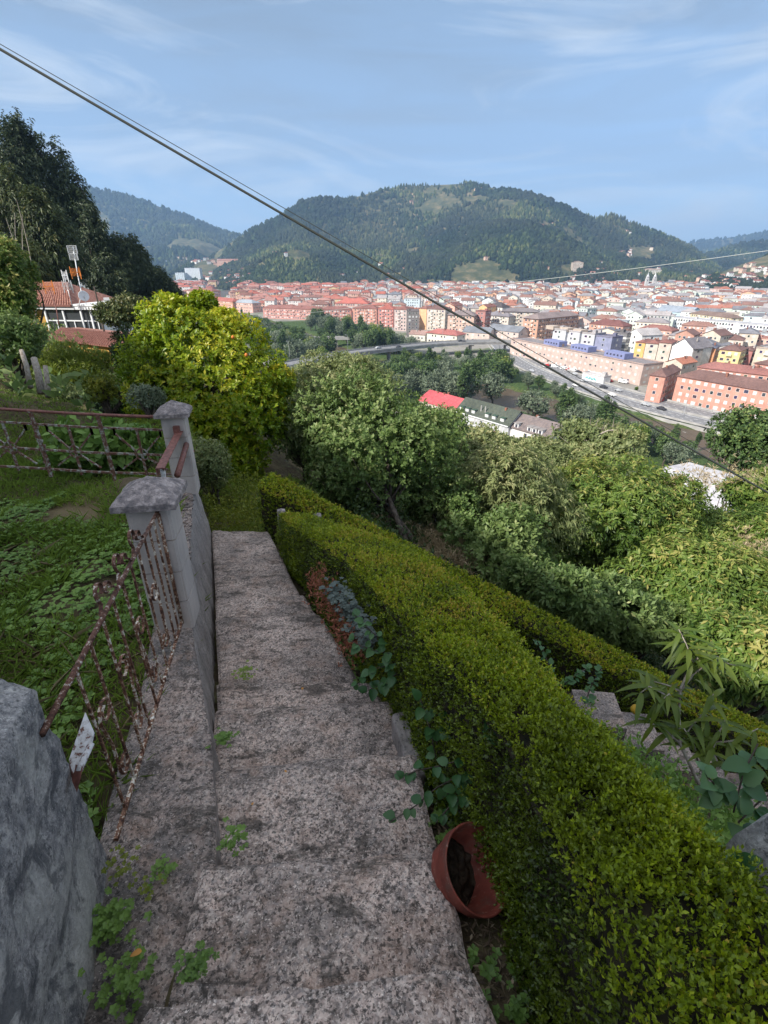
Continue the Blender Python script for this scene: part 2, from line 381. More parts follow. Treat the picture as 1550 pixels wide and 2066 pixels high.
def ground_z(x, y):
    x = np.asarray(x, float); y = np.asarray(y, float)
    d = x - xw(y)
    right = prof(y) - .07 - np.interp(d, [0, 1.35, 6, 12, 60, 125, 150, 400], [0, 0, 3.1, 6.4, 38, 56, 62, 120])
    ter = np.interp(y, [-10, -5, 1, 4.6, 9, 20, 60, 200, 400, 520], [-.9, -1.6, -1.80, -1.99, -2.7, -5.6, -9.5, -22, -52, -62])
    lf = np.maximum(-d, 0)
    left = ter + np.interp(lf, [0, 2.2, 4.5, 30, 200, 400, 2000], [0, .05, .5, 7, 45, 80, 120]) * np.clip((620 - y) / 400, 0, 1)
    t_ = np.clip((-d - .12) / .12, 0, 1)
    z = right * (1 - t_) + left * t_
    r = np.hypot(x, y)
    z = z + fbm(x * .9, y * .9, 3) * np.clip((r - 2.5) / 12, 0, .6) * np.clip((z + 59) / 10, 0, 1)
    z = np.maximum(z, -60.0)
    rd = seg_dist(x, y, RIVER)
    bed = np.interp(rd, [0, 13, 19, 24], [-3.2, -3.0, -.6, 0])
    z = np.where((z < -52), np.minimum(z, -60 + bed + np.maximum(0, rd - 16) * .5), z)
    return z
def gz(x, y): return float(ground_z(np.array([x]), np.array([y]))[0])

nr, na = 330, 420
rr = np.concatenate([[0.0], .35 * (9500 / .35) ** (np.arange(nr - 1) / (nr - 2))])
aa = np.linspace(-math.pi, math.pi, na, endpoint=False)
# finer towards the view
aa = aa - .55 * np.sin(aa) ; 
RRg, AAg = np.meshgrid(rr, aa, indexing='ij')
GX, GY = RRg * np.sin(AAg), RRg * np.cos(AAg)
GZ = ground_z(GX, GY)
V = np.stack([GX, GY, GZ], -1).reshape(-1, 3)
i, j = np.meshgrid(np.arange(nr - 1), np.arange(na), indexing='ij')
F = np.stack([i * na + j, i * na + (j + 1) % na, (i + 1) * na + (j + 1) % na, (i + 1) * na + j], -1).reshape(-1, 4)[:, ::-1]
t = NT('ground_cover'); p = t.pos()
zc = t.n('ShaderNodeSeparateXYZ', {'Vector': p}).outputs
n1 = t.noise(p, .9, 8, .65); n2 = t.noise(p, 14, 6, .7); n3 = t.noise(p, .035, 5, .6); n4 = t.noise(p, .013, 4, .55)
near = t.ramp(n2, [(.33, (.030, .022, .014)), (.48, (.07, .052, .034)), (.60, (.085, .085, .035)), (.78, (.20, .15, .095))])
near = t.mix(t.ramp(n1, [(.5, 0), (.68, .7)]), near, (.20, .155, .09))
town = t.ramp(n3, [(.35, (.20, .185, .17)), (.5, (.28, .26, .235)), (.62, (.13, .15, .09)), (.75, (.09, .12, .05))])
m_ = t.n('ShaderNodeMapRange', {'Value': zc[2], 'From Min': -59.6, 'From Max': -57}).outputs[0]
town = t.mix(t.attr('rnd'), town, t.ramp(n1, [(.35, (.025, .045, .015)), (.55, (.06, .095, .03)), (.7, (.12, .14, .06))]))
c = t.mix(m_, town, near)
low = t.n('ShaderNodeMapRange', {'Value': zc[2], 'From Min': -60.25, 'From Max': -60.6}).outputs[0]
c = t.mix(low, c, t.ramp(n1, [(.4, (.04, .06, .02)), (.6, (.10, .12, .04))]))
M['ground'] = t.fin(c, .95, t.bump(n2, .5, .03), .1)
vegf = np.clip((62 - seg_dist(V[:, 0], V[:, 1], RIVER)) / 14, 0, 1) * (V[:, 1] < 640) * (seg_dist(V[:, 0], V[:, 1], HIGHWAY) > 14)
tagd(mk('ground', V, F, M['ground'], rnd=vegf, smooth=True), kind='structure')

def ribbon(P, w, z, n_sub=6, zoff=None):
    """flat strip along a polyline (Catmull-Rom)"""
    P = [np.array(q, float) for q in P]; pts = []
    for k in range(len(P) - 1):
        p0 = P[max(k - 1, 0)]; p1 = P[k]; p2 = P[k + 1]; p3 = P[min(k + 2, len(P) - 1)]
        for s in range(n_sub):
            u = s / n_sub
            pts.append(.5 * ((2 * p1) + (p2 - p0) * u + (2 * p0 - 5 * p1 + 4 * p2 - p3) * u * u + (3 * p1 - p0 - 3 * p2 + p3) * u ** 3))
    pts.append(P[-1]); pts = np.array(pts)
    d = np.gradient(pts[:, :2], axis=0); d /= np.linalg.norm(d, axis=1)[:, None]
    nrm = np.stack([-d[:, 1], d[:, 0]], 1)
    return pts, nrm
def strip(name, P, off0, off1, z, m, parent=None):
    pts, nrm = ribbon(P, 0, z)
    zz = pts[:, 2] if pts.shape[1] > 2 else np.full(len(pts), 0.0)
    a = np.column_stack([pts[:, :2] + nrm * off0, zz + z]); b = np.column_stack([pts[:, :2] + nrm * off1, zz + z])
    V = np.concatenate([a, b]); n = len(a)
    F = np.array([[k, k + n, k + n + 1, k + 1] for k in range(n - 1)])
    if off1 > off0: F = F[:, ::-1]
    return mk(name, V, F, m, parent)
tagd(strip('river', RIVER, -22, 22, -61.3, M['water']), kind='structure')

# the dual carriageway on the far bank
tagd(strip('highway', HIGHWAY, -13, 13, -59.75, M['road']), kind='structure')
mb = MB()
pts, nrm = ribbon(HIGHWAY, 0, 0, 24)
for off in (-12.3, -1.6, 1.6, 12.3):
    for k in range(len(pts) - 1):
        a = pts[k] + nrm[k] * off; b = pts[k + 1] + nrm[k + 1] * off
        mb.bar((*a, -59.74), (*b, -59.74), .3, .02)
for off in (-8.8, -5.2, 5.2, 8.8):
    for k in range(0, len(pts) - 1, 2):
        a = pts[k] + nrm[k] * off; b = (pts[k + 1] + nrm[k + 1] * off - a) * .7 + a
        mb.bar((*a, -59.735), (*b, -59.735), .22, .02)
tagd(mb.build('road_marking', M['paint']), kind='structure')
def barrier(off, h, label, m, w=.35):
    b = MB()
    for k in range(len(pts) - 1):
        a = pts[k] + nrm[k] * off; c_ = pts[k + 1] + nrm[k + 1] * off
        b.bar((*a, -59.75 + h / 2), (*c_, -59.75 + h / 2), w, h)
        if k % 3 == 0: b.box((*a, -59.75 + h / 2), (.5, .5, h + .2))
    return tagd(b.build('crash_barrier', m), label, 'barrier')
barrier(0, .9, 'central crash barrier dividing the two carriageways of the highway', M['conc'], .5)
barrier(-13.6, .9, 'crash barrier on the far edge of the highway below the brick blocks', M['conc'])
barrier(13.6, .8, 'crash barrier on the river side edge of the highway', M['conc'])
b = MB()
for k in range(len(pts) - 1):
    a = pts[k] + nrm[k] * 15.6; c_ = pts[k + 1] + nrm[k + 1] * 15.6
    b.hexa([(*a, -62.5), (*c_, -62.5), (*(c_ + nrm[k + 1] * -.8), -62.5), (*(a + nrm[k] * -.8), -62.5), (*a, -59.9), (*c_, -59.9), (*(c_ + nrm[k + 1] * -.8), -59.9), (*(a + nrm[k] * -.8), -59.9)])
tagd(b.build('river_wall', M['conc']), 'grey concrete retaining wall between the river and the highway', 'retaining wall')

# ---- viaduct over the river
VIA = [(-92, 262, -54), (-72, 284, -53), (-53, 305, -52.3), (-24, 340, -52), (9, 366, -52), (46, 388, -52), (83, 399, -52.4), (108, 396, -53.2), (125, 380, -54.5)]
via = empty('viaduct', (9, 366, -60), 'long curved concrete road viaduct crossing the wooded river', 'bridge')
strip('deck_surface', VIA, -6, 6, .012, M['road'], via)
pv, nv = ribbon(VIA, 0, 0)
b = MB()
for k in range(len(pv) - 1):
    A, B = pv[k], pv[k + 1]; na_, nb_ = np.append(nv[k], 0), np.append(nv[k + 1], 0)
    lo = np.array((0, 0, -1.5)); hi = np.array((0, 0, -.002))
    b.hexa([A + na_ * 6 + lo, A - na_ * 6 + lo, B - nb_ * 6 + lo, B + nb_ * 6 + lo, A + na_ * 6 + hi, A - na_ * 6 + hi, B - nb_ * 6 + hi, B + nb_ * 6 + hi])
b.build('deck', M['conc'], via)
for s_ in (-1, 1):
    b = MB()
    for k in range(len(pv) - 1):
        A, B = pv[k] + np.append(nv[k], 0) * 6.1 * s_, pv[k + 1] + np.append(nv[k + 1], 0) * 6.1 * s_
        b.bar(A + (0, 0, .35), B + (0, 0, .35), .3, .9); b.bar(A + (0, 0, 1.2), B + (0, 0, 1.2), .12, .12)
        b.box(A + (0, 0, .9), (.2, .2, .8))
    b.build('parapet', M['conc'], via)
for k in range(3, len(pv) - 2, 5):
    A = pv[k]; b = MB(); rz_ = math.atan2(nv[k][1], nv[k][0])
    b.box((A[0], A[1], (A[2] - 1.5 - 62) / 2), (2.6, 1.4, A[2] - 1.5 + 62), rz_)
    b.box((A[0], A[1], A[2] - 2.0), (8.5, 2.0, .95), rz_)
    b.build('pier', M['conc'], via)
# ---- small bridge upstream
sb = empty('footbridge', (-55, 440, -60), 'short flat concrete bridge among the trees behind the viaduct', 'bridge')
b = MB(); b.box((-57, 432, -54.6), (58, 7, 1.3), .06); b.build('deck', M['conc'], sb)
for x_, n_ in ((-40, 1), (-62, 2)):
    b = MB(); b.box((x_, 432 + .06 * (x_ + 57), -58.6), (3, 4, 6.6), .06); b.build('pier', M['conc'], sb)
for s_ in (-1, 1):
    b = MB(); b.box((-57, 432 + s_ * 3.4, -53.5), (58, .2, .9), .06); b.build('parapet', M['conc'], sb)

# ================================================================== hills
FT_V = []
def far_trees(P, H, Wd, rnd, pointy):
    """(n) low poly crowns in one vertex/tri array"""
    n = len(P); k = 5
    an = RNG.uniform(0, 6.28, n)[:, None] + np.arange(k)[None] * 2 * math.pi / k
    j0 = RNG.uniform(.7, 1.15, (n, k)); j1 = RNG.uniform(.6, 1.25, (n, k))
    def ring(r, z, j, ph):
        a = an + ph
        return np.stack([P[:, 0:1] + np.cos(a) * r[:, None] * j, P[:, 1:2] + np.sin(a) * r[:, None] * j, P[:, 2:3] + (z * H)[:, None] * (1 + .12 * (j - 1))], -1)
    r0 = ring(Wd * .42, np.full(n, .02), j0, 0)
    r1 = ring(Wd * .5 * np.where(pointy, .7, 1.0), np.where(pointy, .55, .6), j1, .6)
    top = P + np.stack([RNG.normal(0, .06, n) * Wd, RNG.normal(0, .06, n) * Wd, H], 1)
    V = np.concatenate([r0, r1, top[:, None]], 1).reshape(-1, 3)
    F = []
    for q in range(k):
        a, b = q, (q + 1) % k
        F += [(a, b, k + a), (b, k + b, k + a), (k + a, k + b, 2 * k)]
    F = (np.arange(n)[:, None, None] * (2 * k + 1) + np.array(F)[None]).reshape(-1, 3)
    rn = np.repeat(np.clip(rnd, 0, 1), 2 * k + 1)
    return V, F, rn
t = NT('hill_ground'); p = t.pos()
n1 = t.noise(p, .006, 6, .62); n2 = t.noise(p, .03, 6, .7)
c = t.ramp(n2, [(.3, (.028, .034, .016)), (.46, (.055, .062, .026)), (.56, (.11, .095, .045)), (.7, (.20, .15, .09))])
M['hill'] = t.fin(c, .95)
t = NT('wood_canopy'); p = t.pos()
r_ = t.attr('rnd'); n1 = t.noise(p, .0045, 5, .6)
c = t.ramp(r_, [(0, (.006, .011, .007)), (.35, (.012, .021, .010)), (.6, (.025, .040, .015)), (.85, (.060, .080, .026)), (1, (.13, .135, .05))])
c = t.mix(t.ramp(n1, [(.42, 0), (.58, .7)]), c, (.030, .034, .022))
M['canopy'] = t.fin(c, .9, None, .1)
HILLS = {}
def hill(name, sil, Yr, foot, ntree, th, seed, zb=-60, rough=1.0, meadow=(), mfreq=.0040, mthr=.43, ex=1.25, powr=.85, over=1.5):
    px = np.array([s[0] for s in sil], float); py = np.array([s[1] for s in sil], float)
    nc, nq = 150, 70
    cx = np.linspace(px[0], px[-1], nc); cy = np.interp(cx, px, py) + th * .28 * FPX / Yr
    yr = Yr * (1 + .05 * np.sin(cx * .011 + seed)); 
    top = np.stack([at_y(a, b, y_) for a, b, y_ in zip(cx, cy, yr)])
    fy = np.interp(cx, *foot) if isinstance(foot, tuple) else np.full(nc, float(foot))
    base = top[:, :2] * (fy / yr)[:, None]
    q = np.concatenate([np.linspace(-.04, 1, 48), np.linspace(1.04, over, nq - 48)])
    XY = base[:, None] + (top[:, :2] - base)[:, None] * q[None, :, None]
    X, Y = XY[..., 0], XY[..., 1]
    H = (top[:, 2] - zb)[:, None]
    qq = np.clip(q, 0, 1)[None]
    Pf = np.where(q[None] <= 1, qq ** powr * (1 - .15 * np.sin(qq * math.pi)), 1 - (q[None] - 1) * 1.4)
    dz = fbm(X * .0016 * ex, Y * .0010 * ex, seed, 4) * H * .34 * rough * np.sin(qq * math.pi) ** .8
    dz = dz + fbm(X * .007, Y * .007, seed + 5, 3) * H * .05 * np.sin(qq * math.pi) ** .5
    sp = np.abs(fbm(X * .0022 * ex, Y * .0007, seed + 9, 2)) * H * .25 * rough * np.sin(qq * math.pi)
    Z = zb + H * Pf + dz - sp - np.where(q < 0, 6, 0)[None]
    V = np.stack([X, Y, Z], -1).reshape(-1, 3)
    i, j = np.meshgrid(np.arange(nc - 1), np.arange(nq - 1), indexing='ij')
    F = np.stack([i * nq + j, (i + 1) * nq + j, (i + 1) * nq + j + 1, i * nq + j + 1], -1).reshape(-1, 4)
    tagd(mk(name, V, F, M['hill'], smooth=True), kind='structure')
    # woods
    a = RNG.uniform(0, nc - 1.001, ntree * 2); b_ = RNG.uniform(0, 1, ntree * 2) ** .9 * 50.0
    ia, ib = a.astype(int), b_.astype(int); fa, fb = (a - ia)[:, None], (b_ - ib)[:, None]
    G = V.reshape(nc, nq, 3)
    Pt = (G[ia, ib] * (1 - fa) + G[ia + 1, ib] * fa) * (1 - fb) + (G[ia, ib + 1] * (1 - fa) + G[ia + 1, ib + 1] * fa) * fb
    mf = fbm(Pt[:, 0] * mfreq, Pt[:, 1] * mfreq * .8, seed + 31, 4)
    keep = mf < mthr + RNG.normal(0, .03, len(mf))
    # explicit clearings given in photo pixels, turned to places on the slope
    d_ = Pt[:, 1] * CP - Pt[:, 2] * SP; qx = 775 + FPX * Pt[:, 0] / d_; qy = 1033 - FPX * (Pt[:, 1] * SP + Pt[:, 2] * CP) / d_
    for mx, my, rx, ry in meadow:
        keep &= ((qx - mx) / rx) ** 2 + ((qy - my) / ry) ** 2 > 1 + RNG.normal(0, .15, len(keep))
    keep &= qq.max() > 0
    Pt = Pt[keep][:ntree]; qy = qy[keep][:ntree]
    n = len(Pt); sc = RNG.uniform(.55, 1.25, n) * th
    pn = fbm(Pt[:, 0] * .004, Pt[:, 1] * .004, seed + 50, 3); pointy = pn + RNG.normal(0, .25, n) > .05
    rnd = np.clip(.42 + pn * .7 + RNG.normal(0, .17, n), 0, 1)
    Vt, Ft, rt = far_trees(Pt - np.array((0, 0, 1.5)), sc, sc * np.where(pointy, .62, .95) * RNG.uniform(.8, 1.3, n), rnd, pointy)
    tagd(mk('woods', Vt, Ft, M['canopy'], rnd=rt), 'woods of far-off trees covering the ' + name.replace('_', ' '), 'woods', kind='stuff')
    HILLS[name] = G
    return G
hill('wooded_hill', [(400, 545), (440, 505), (480, 478), (510, 462), (560, 440), (610, 405), (650, 398), (700, 400), (760, 385), (800, 375), (870, 372), (950, 368), (1000, 378), (1080, 392), (1150, 420), (1200, 442), (1235, 431), (1280, 450), (1350, 478), (1400, 500), (1440, 530), (1490, 560), (1530, 580)],
     2600, ([400, 600, 1100, 1530], [1900, 1650, 1600, 1700]), 21000, 17, 11, rough=.85,
     meadow=[(960, 402, 30, 7), (1020, 410, 22, 8), (880, 410, 22, 5), (1000, 380, 12, 5), (1290, 512, 34, 16), (1320, 549, 20, 9), (1100, 455, 16, 6), (1270, 470, 12, 5), (1140, 510, 22, 10), (1185, 540, 20, 14)])
hill('green_spur', [(690, 580), (740, 562), (790, 538), (850, 500), (900, 474), (960, 452), (1010, 445), (1070, 450), (1130, 470), (1180, 500), (1230, 535), (1280, 582)],
     1980, 1560, 7500, 14, 23, meadow=[(975, 545, 34, 22), (1000, 560, 50, 12), (1150, 545, 20, 12), (800, 545, 26, 6), (880, 570, 24, 6)])
hill('low_spur', [(440, 572), (480, 552), (520, 528), (560, 508), (600, 500), (650, 520), (700, 545), (760, 560), (800, 578)],
     1760, 1480, 3800, 12, 37, meadow=[(600, 515, 30, 12), (655, 522, 18, 6), (520, 535, 30, 4), (585, 515, 12, 8)])
hill('right_hillside', [(1330, 592), (1380, 580), (1420, 565), (1460, 545), (1500, 530), (1550, 512), (1620, 490), (1700, 465)],
     1500, 1120, 3300, 11, 41, meadow=[(1505, 555, 60, 14), (1400, 575, 60, 6)], mthr=.2)
hill('blue_hill', [(1370, 560), (1400, 533), (1430, 510), (1480, 494), (1550, 484), (1640, 470), (1740, 450)], 3300, 2300, 4500, 20, 53, mthr=.5)
hill('far_ridge', [(1360, 500), (1400, 487), (1440, 483), (1500, 476), (1550, 467), (1640, 455), (1740, 440)], 6200, 4500, 3000, 34, 61, mthr=.5)
hill('distant_hill', [(60, 372), (120, 372), (160, 378), (220, 385), (300, 408), (350, 425), (400, 445), (440, 462), (490, 478), (540, 505), (600, 540)], 4000, 2600, 8000, 24, 71, mthr=.28, rough=1.2)
hill('village_hill', [(300, 575), (340, 552), (380, 532), (430, 520), (470, 526), (510, 545), (560, 580)], 2250, 1750, 1300, 12, 83, meadow=[(430, 560, 40, 10), (430, 530, 50, 8)], mthr=.12)

# ---- the air
hz = MB(); hz.hexa([(-7500, -400, -65), (8500, -400, -65), (8500, 10500, -65), (-7500, 10500, -65), (-7500, -400, 640), (8500, -400, 640), (8500, 10500, 640), (-7500, 10500, 640)])
t = NT('haze_air'); vp = t.n('ShaderNodeVolumePrincipled', {'Color': (.42, .66, 1, 1), 'Density': 1.3e-4, 'Anisotropy': .2})
t.t.links.new(vp.outputs[0], t.out.inputs['Volume'])
tagd(hz.build('haze', t.m), 'pale blue haze over the valley', 'haze', kind='stuff')
# ================================================================== stairs, walls, pillars, railings
from mathutils import noise as mnoise
def n3(x, y, z, s): return mnoise.noise(Vector((x * s, y * s, z * s)))
def patch(PL, PR, nu, name, m, parent, amp=.004, skirt=.25, edge_round=.018, seed=0, nose=True):
    """slab surface: PL/PR matching lists of left and right points running away from the viewer"""
    PL = np.array(PL, float); PR = np.array(PR, float); n = len(PL)
    V = []; 
    for i in range(n):
        for k in range(nu):
            u = k / (nu - 1); q = PL[i] * (1 - u) + PR[i] * u
            dz = n3(q[0] + seed, q[1], 0, 7) * amp * 2 + n3(q[0], q[1] + seed, 0, 30) * amp
            v = i / (n - 1)
            if nose:
                dz -= edge_round * max(0, (v - .9) / .1) ** 2 * 1.0
            dz -= edge_round * (max(0, (u - .96) / .04) ** 2 + max(0, (.04 - u) / .04) ** 2) * .8
            ex = n3(q[0] * 1.0, q[1], seed + 3, 11) * .012 + n3(q[0], q[1], seed + 8, 40) * .004
            V.append((q[0] + (ex if u > .97 else 0), q[1] + (ex if v > .97 and nose else 0), q[2] + dz))
    F = [[i * nu + k, i * nu + k + 1, (i + 1) * nu + k + 1, (i + 1) * nu + k] for i in range(n - 1) for k in range(nu - 1)]
    ring = [k for k in range(nu)] + [i * nu + nu - 1 for i in range(1, n)] + [(n - 1) * nu + k for k in range(nu - 2, -1, -1)] + [i * nu for i in range(n - 2, 0, -1)]
    b0 = len(V)
    for r_ in ring: V.append((V[r_][0], V[r_][1], V[r_][2] - skirt))
    m_ = len(ring)
    for q in range(m_): F.append([ring[q], b0 + q, b0 + (q + 1) % m_, ring[(q + 1) % m_]])
    F.append([b0 + q for q in range(m_)][::-1][::-1])
    return mk(name, V, F, m, parent, smooth=False)
STEP = [  # far nosing: left px, right px, height
    ((340, 2026), (962, 1945), -1.50), ((440, 1741), (887, 1712), -1.66), ((436, 1548), (829, 1514), -1.82),
    ((428, 1427), (783, 1410), -1.985), ((428, 1374), (741, 1374), -2.10), ((437, 1243), (640, 1236), -2.24), ((440, 1203), (610, 1199), -2.32)]
stairs = empty('garden_stairs', (-.4, 1.5, -2.6), 'worn flight of pebbly concrete garden steps going down beside the nearer clipped hedge', 'stairs')
prevL = np.array((-.80, -.35)); prevR = np.array((.5, -.35))
edges = []
for k, (a, b_, z) in enumerate(STEP):
    A = at_z(*a, z); B = at_z(*b_, z)
    A[0] -= .05
    if k >= 3: A[0] = xw(A[1]) - .02
    pl = [np.array((*(prevL * (1 - s) + A[:2] * s), z + .012 * (1 - s))) for s in np.linspace(-.02 if k else 0, 1, 22)]
    pr = [np.array((*(prevR * (1 - s) + B[:2] * s), z + .012 * (1 - s))) for s in np.linspace(-.02 if k else 0, 1, 22)]
    if k >= 1:
        for q in pr: q[0] += .015
    patch(pl, pr, 44, 'step', M['step'], stairs, amp=.005, seed=k * 5.3, skirt=.3)
    prevL, prevR = A[:2], B[:2]; edges.append((A, B))
A = at_z(463, 1066, -2.56); B = at_z(541, 1067, -2.56); A[0] = -1.86; A[1] = 4.75; B[1] = 4.75
pl = [np.array((*(prevL * (1 - s) + A[:2] * s), -2.38 - .18 * s)) for s in np.linspace(-.02, 1, 26)]
pr = [np.array((*(prevR * (1 - s) + B[:2] * s), -2.38 - .18 * s)) for s in np.linspace(-.02, 1, 26)]
patch(pl, pr, 40, 'landing', M['step'], stairs, amp=.006, seed=77, skirt=.3)

# ---- low wall on the left (flush with the steps at first, higher further down)
wy = [-.3, .57, 1, 1.4, 1.69, 2.17, 3, 4.3, 4.8]
wl = [-.85, -.90, -.95, -1.06, -1.12, -1.27, -1.50, -2.02, -2.2]
wt_ = [-.20, -.43, -.555, -.70, -.83, -1.05, -1.36, -1.80, -1.97]
wb = [-.18, -.41, -.53, -.66, -.78, -.945, -1.23, -1.67, -1.84]
wz = [-1.66, -1.685, -1.72, -1.752, -1.765, -1.79, -1.845, -1.93, -1.97]
def wall_obj(part, name, m, lab, cat, n=200):
    V = []
    for y in np.linspace(-.3, 4.8, n):
        xl, xt, xb, zt = (float(np.interp(y, wy, q)) for q in (wl, wt_, wb, wz))
        if part == 'top':
            row = [(xl, zt - .5)] + [(xl + (xt - xl) * u, zt - .012 * max(0, (u - .88) / .12) ** 2 - .012 * max(0, (.06 - u) / .06)) for u in np.linspace(0, 1, 19)]
        else:
            row = [(xt + (xb - xt) * u, zt - .012 + (-.95) * u) for u in np.linspace(0, 1, 20)]
        for x, z in row:
            d = n3(x, y, z, 9) * .012 + n3(x, y, z, 34) * .006
            V.append((x + d * .7, y, z + d))
    nu = len(row)
    F = [[i * nu + k, i * nu + k + 1, (i + 1) * nu + k + 1, (i + 1) * nu + k] for i in range(n - 1) for k in range(nu - 1)]
    return tagd(mk(name, V, F, m), lab, cat)
wall_obj('top', 'stair_kerb', M['curb'], 'long mossy concrete kerb under the rusty railing, broad near the slab', 'kerb')
wall_obj('face', 'retaining_wall', M['wall'], 'low grey concrete wall face holding the garden bed, left of the lower steps', 'wall')
# cracked screed lying on top of the far wall
b = MB()
for k in range(260):
    y = random.uniform(2.5, 4.7); xl = np.interp(y, wy, wl); xt = np.interp(y, wy, wt_); u = random.random()
    b.box((xl + (xt - xl) * u, y, np.interp(y, wy, wz) + .004), [random.uniform(.008, .03), random.uniform(.01, .035), random.uniform(.008, .02)], random.uniform(0, 3))
tagd(b.build('wall_rubble', M['curb']), 'crumbled grit lying along the top of the garden wall', 'rubble', kind='stuff')

def pillar(px_, py_, zb, zt, w, rot, lab, nb=4):
    o = empty('concrete_pillar', (px_, py_, zb), lab, 'pillar')
    h = (zt - zb) / nb
    for k in range(nb):
        b = MB(); z0 = zb + k * h; g = .004; bl = .012
        x = w / 2; c_ = []
        pr_ = [(-x + bl, -x), (x - bl, -x), (x, -x + bl), (x, x - bl), (x - bl, x), (-x + bl, x), (-x, x - bl), (-x, -x + bl)]
        ca, sa = math.cos(rot), math.sin(rot); j = random.uniform(-.0025, .0025)
        q = [(px_ + j + a * ca - b_ * sa, py_ + a * sa + b_ * ca) for a, b_ in pr_]
        V = [(*a, z0 + g) for a in q] + [(*a, z0 + h - g) for a in q]
        b.add(V, [list(range(8))[::-1], list(range(8, 16))] + [[i, (i + 1) % 8, 8 + (i + 1) % 8, 8 + i] for i in range(8)])
        b.build('block', M['block'], o)
    b = MB(); b.box((px_, py_, (zb + zt) / 2), (w - .012, w - .012, zt - zb - .004), rot); b.build('mortar', M['mortar'], o)
    cw = w * .72; b = MB(); n = 13
    ca, sa = math.cos(rot), math.sin(rot); V = []
    for i in range(n):
        for k in range(n):
            a = -1 + 2 * i / (n - 1); c_ = -1 + 2 * k / (n - 1); r_ = max(abs(a), abs(c_))
            x, y = a * cw, c_ * cw; z = zt + .042 + .085 * (1 - r_) + n3(x + px_, y, 0, 20) * .006 - (.008 if r_ > .99 else 0)
            x += n3(x, y, px_, 25) * .005; V.append((px_ + x * ca - y * sa, py_ + x * sa + y * ca, z))
    F = [[i * n + k, (i + 1) * n + k, (i + 1) * n + k + 1, i * n + k + 1] for i in range(n - 1) for k in range(n - 1)]
    ring = [i * n for i in range(n)] + [(n - 1) * n + k for k in range(1, n)] + [i * n + n - 1 for i in range(n - 2, -1, -1)] + [k for k in range(n - 2, 0, -1)]
    b0 = len(V)
    for r_ in ring: V.append((V[r_][0] , V[r_][1], zt + .002))
    m_ = len(ring); F += [[ring[q], b0 + q, b0 + (q + 1) % m_, ring[(q + 1) % m_]][::-1] for q in range(m_)]; F.append([b0 + q for q in range(m_)][::-1])
    mk('cap', V, F, M['cap'], o)
    return o
pillar(-1.165, 2.275, -1.80, -1.055, .205, R(9), 'nearer grey block pillar with a pyramid cap, at the end of the rusty scroll railing')
pillar(-1.88, 4.40, -1.95, -1.20, .20, R(12), 'farther grey block pillar with a pyramid cap, beside the yellow-green tree')

# ---- near railing
FA, FB = np.array((-1.095, 2.17)), np.array((-.865, .90))
FL = float(np.linalg.norm(FB - FA)); FD = (FB - FA) / FL
def fp(s, h): 
    q = FA + FD * s; return np.array((q[0], q[1], -1.745 + .03 * s + h))
fence = empty('scroll_railing', fp(0, 0), 'rusty wrought iron railing with scrolls and flaking white paint, fixed to the nearer pillar', 'railing')
MB().tube([fp(.0, .675), fp(FL + .02, .645)], .0092, 10).build('top_rail', M['rust'], fence, True)
MB().bar(fp(.0, .012), fp(FL - .1, .012), .013, .013).build('bottom_rail', M['rustw'], fence)
MB().tube([fp(-.005, .66), fp(.0, .34), fp(.005, 0)], .0095, 8).build('post', M['rustw'], fence, True)
for k, s in enumerate([.085, .17, .26, .37, .48, .60, .72, .84, .96, 1.08]):
    MB().bar(fp(s, .02), fp(s + random.uniform(-.008, .008), .665 - .02 * s), .0078, .0078).build('bar', M['rustw'], fence)
def strap(pts, w=.020, th=.004):
    b = MB(); nrm = np.array((FD[1], -FD[0], 0))
    P = [fp(*q) for q in pts]; V = []
    for i, p_ in enumerate(P):
        d = P[min(i + 1, len(P) - 1)] - P[max(i - 1, 0)]; d /= np.linalg.norm(d); u = np.cross(nrm, d)
        V += [p_ + nrm * w / 2 + u * th / 2, p_ - nrm * w / 2 + u * th / 2, p_ - nrm * w / 2 - u * th / 2, p_ + nrm * w / 2 - u * th / 2]
    F = [[4 * i + k, 4 * i + (k + 1) % 4, 4 * i + 4 + (k + 1) % 4, 4 * i + 4 + k] for i in range(len(P) - 1) for k in range(4)]
    b.add(V, F + [[0, 1, 2, 3], [4 * len(P) - 1 - k for k in range(4)]]); return b
def s_curve(s0, h0, w, hh, flip=1):
    pts = []
    for a in np.linspace(-1.5, 1, 12) * math.pi: r_ = w * .5 * (.45 + .55 * (a / math.pi + 1.5) / 2.5); pts.append((s0 + flip * math.cos(a) * r_, h0 + hh * .5 + math.sin(a) * r_))
    e = pts[-1]
    out = pts + [(e[0] - 0 * flip, e[1] - .02), (s0 * .5 + e[0] * .5, h0)]
    for a in np.linspace(0, 2.2, 12) * math.pi: r_ = w * .45 * (1 - .55 * a / (2.2 * math.pi)); out.append((s0 + w * .1 * flip - flip * math.cos(a) * r_ * .9, h0 - hh * .5 - math.sin(a) * r_))
    return out
for s0, f_ in ((.30, 1), (.55, -1), (.79, 1), (1.0, -1)):
    strap(s_curve(s0, .27, .10, .26, f_), .010, .0045).build('scroll', M['rustw'], fence)
def curl(s0, h0, r_, a0, a1, lead):
    pts = [lead] if lead else []
    for a in np.linspace(a0, a1, 16): rr_ = r_ * (1 - .5 * (a - a0) / (a1 - a0)); pts.append((s0 + math.cos(a) * rr_, h0 + math.sin(a) * rr_))
    return pts
for s0 in (.40, .60, .80):
    strap([(s0 - .13, .672), (s0 - .10, .70)] + curl(s0 - .06, .715, .03, 3.6, -1.6, None), .013, .003).build('scroll', M['rust'], fence)
    strap([(s0 + .04, .668), (s0 + .015, .70)] + curl(s0 + .0, .745, .036, -.6, 4.4, None), .013, .003).build('scroll', M['rust'], fence)
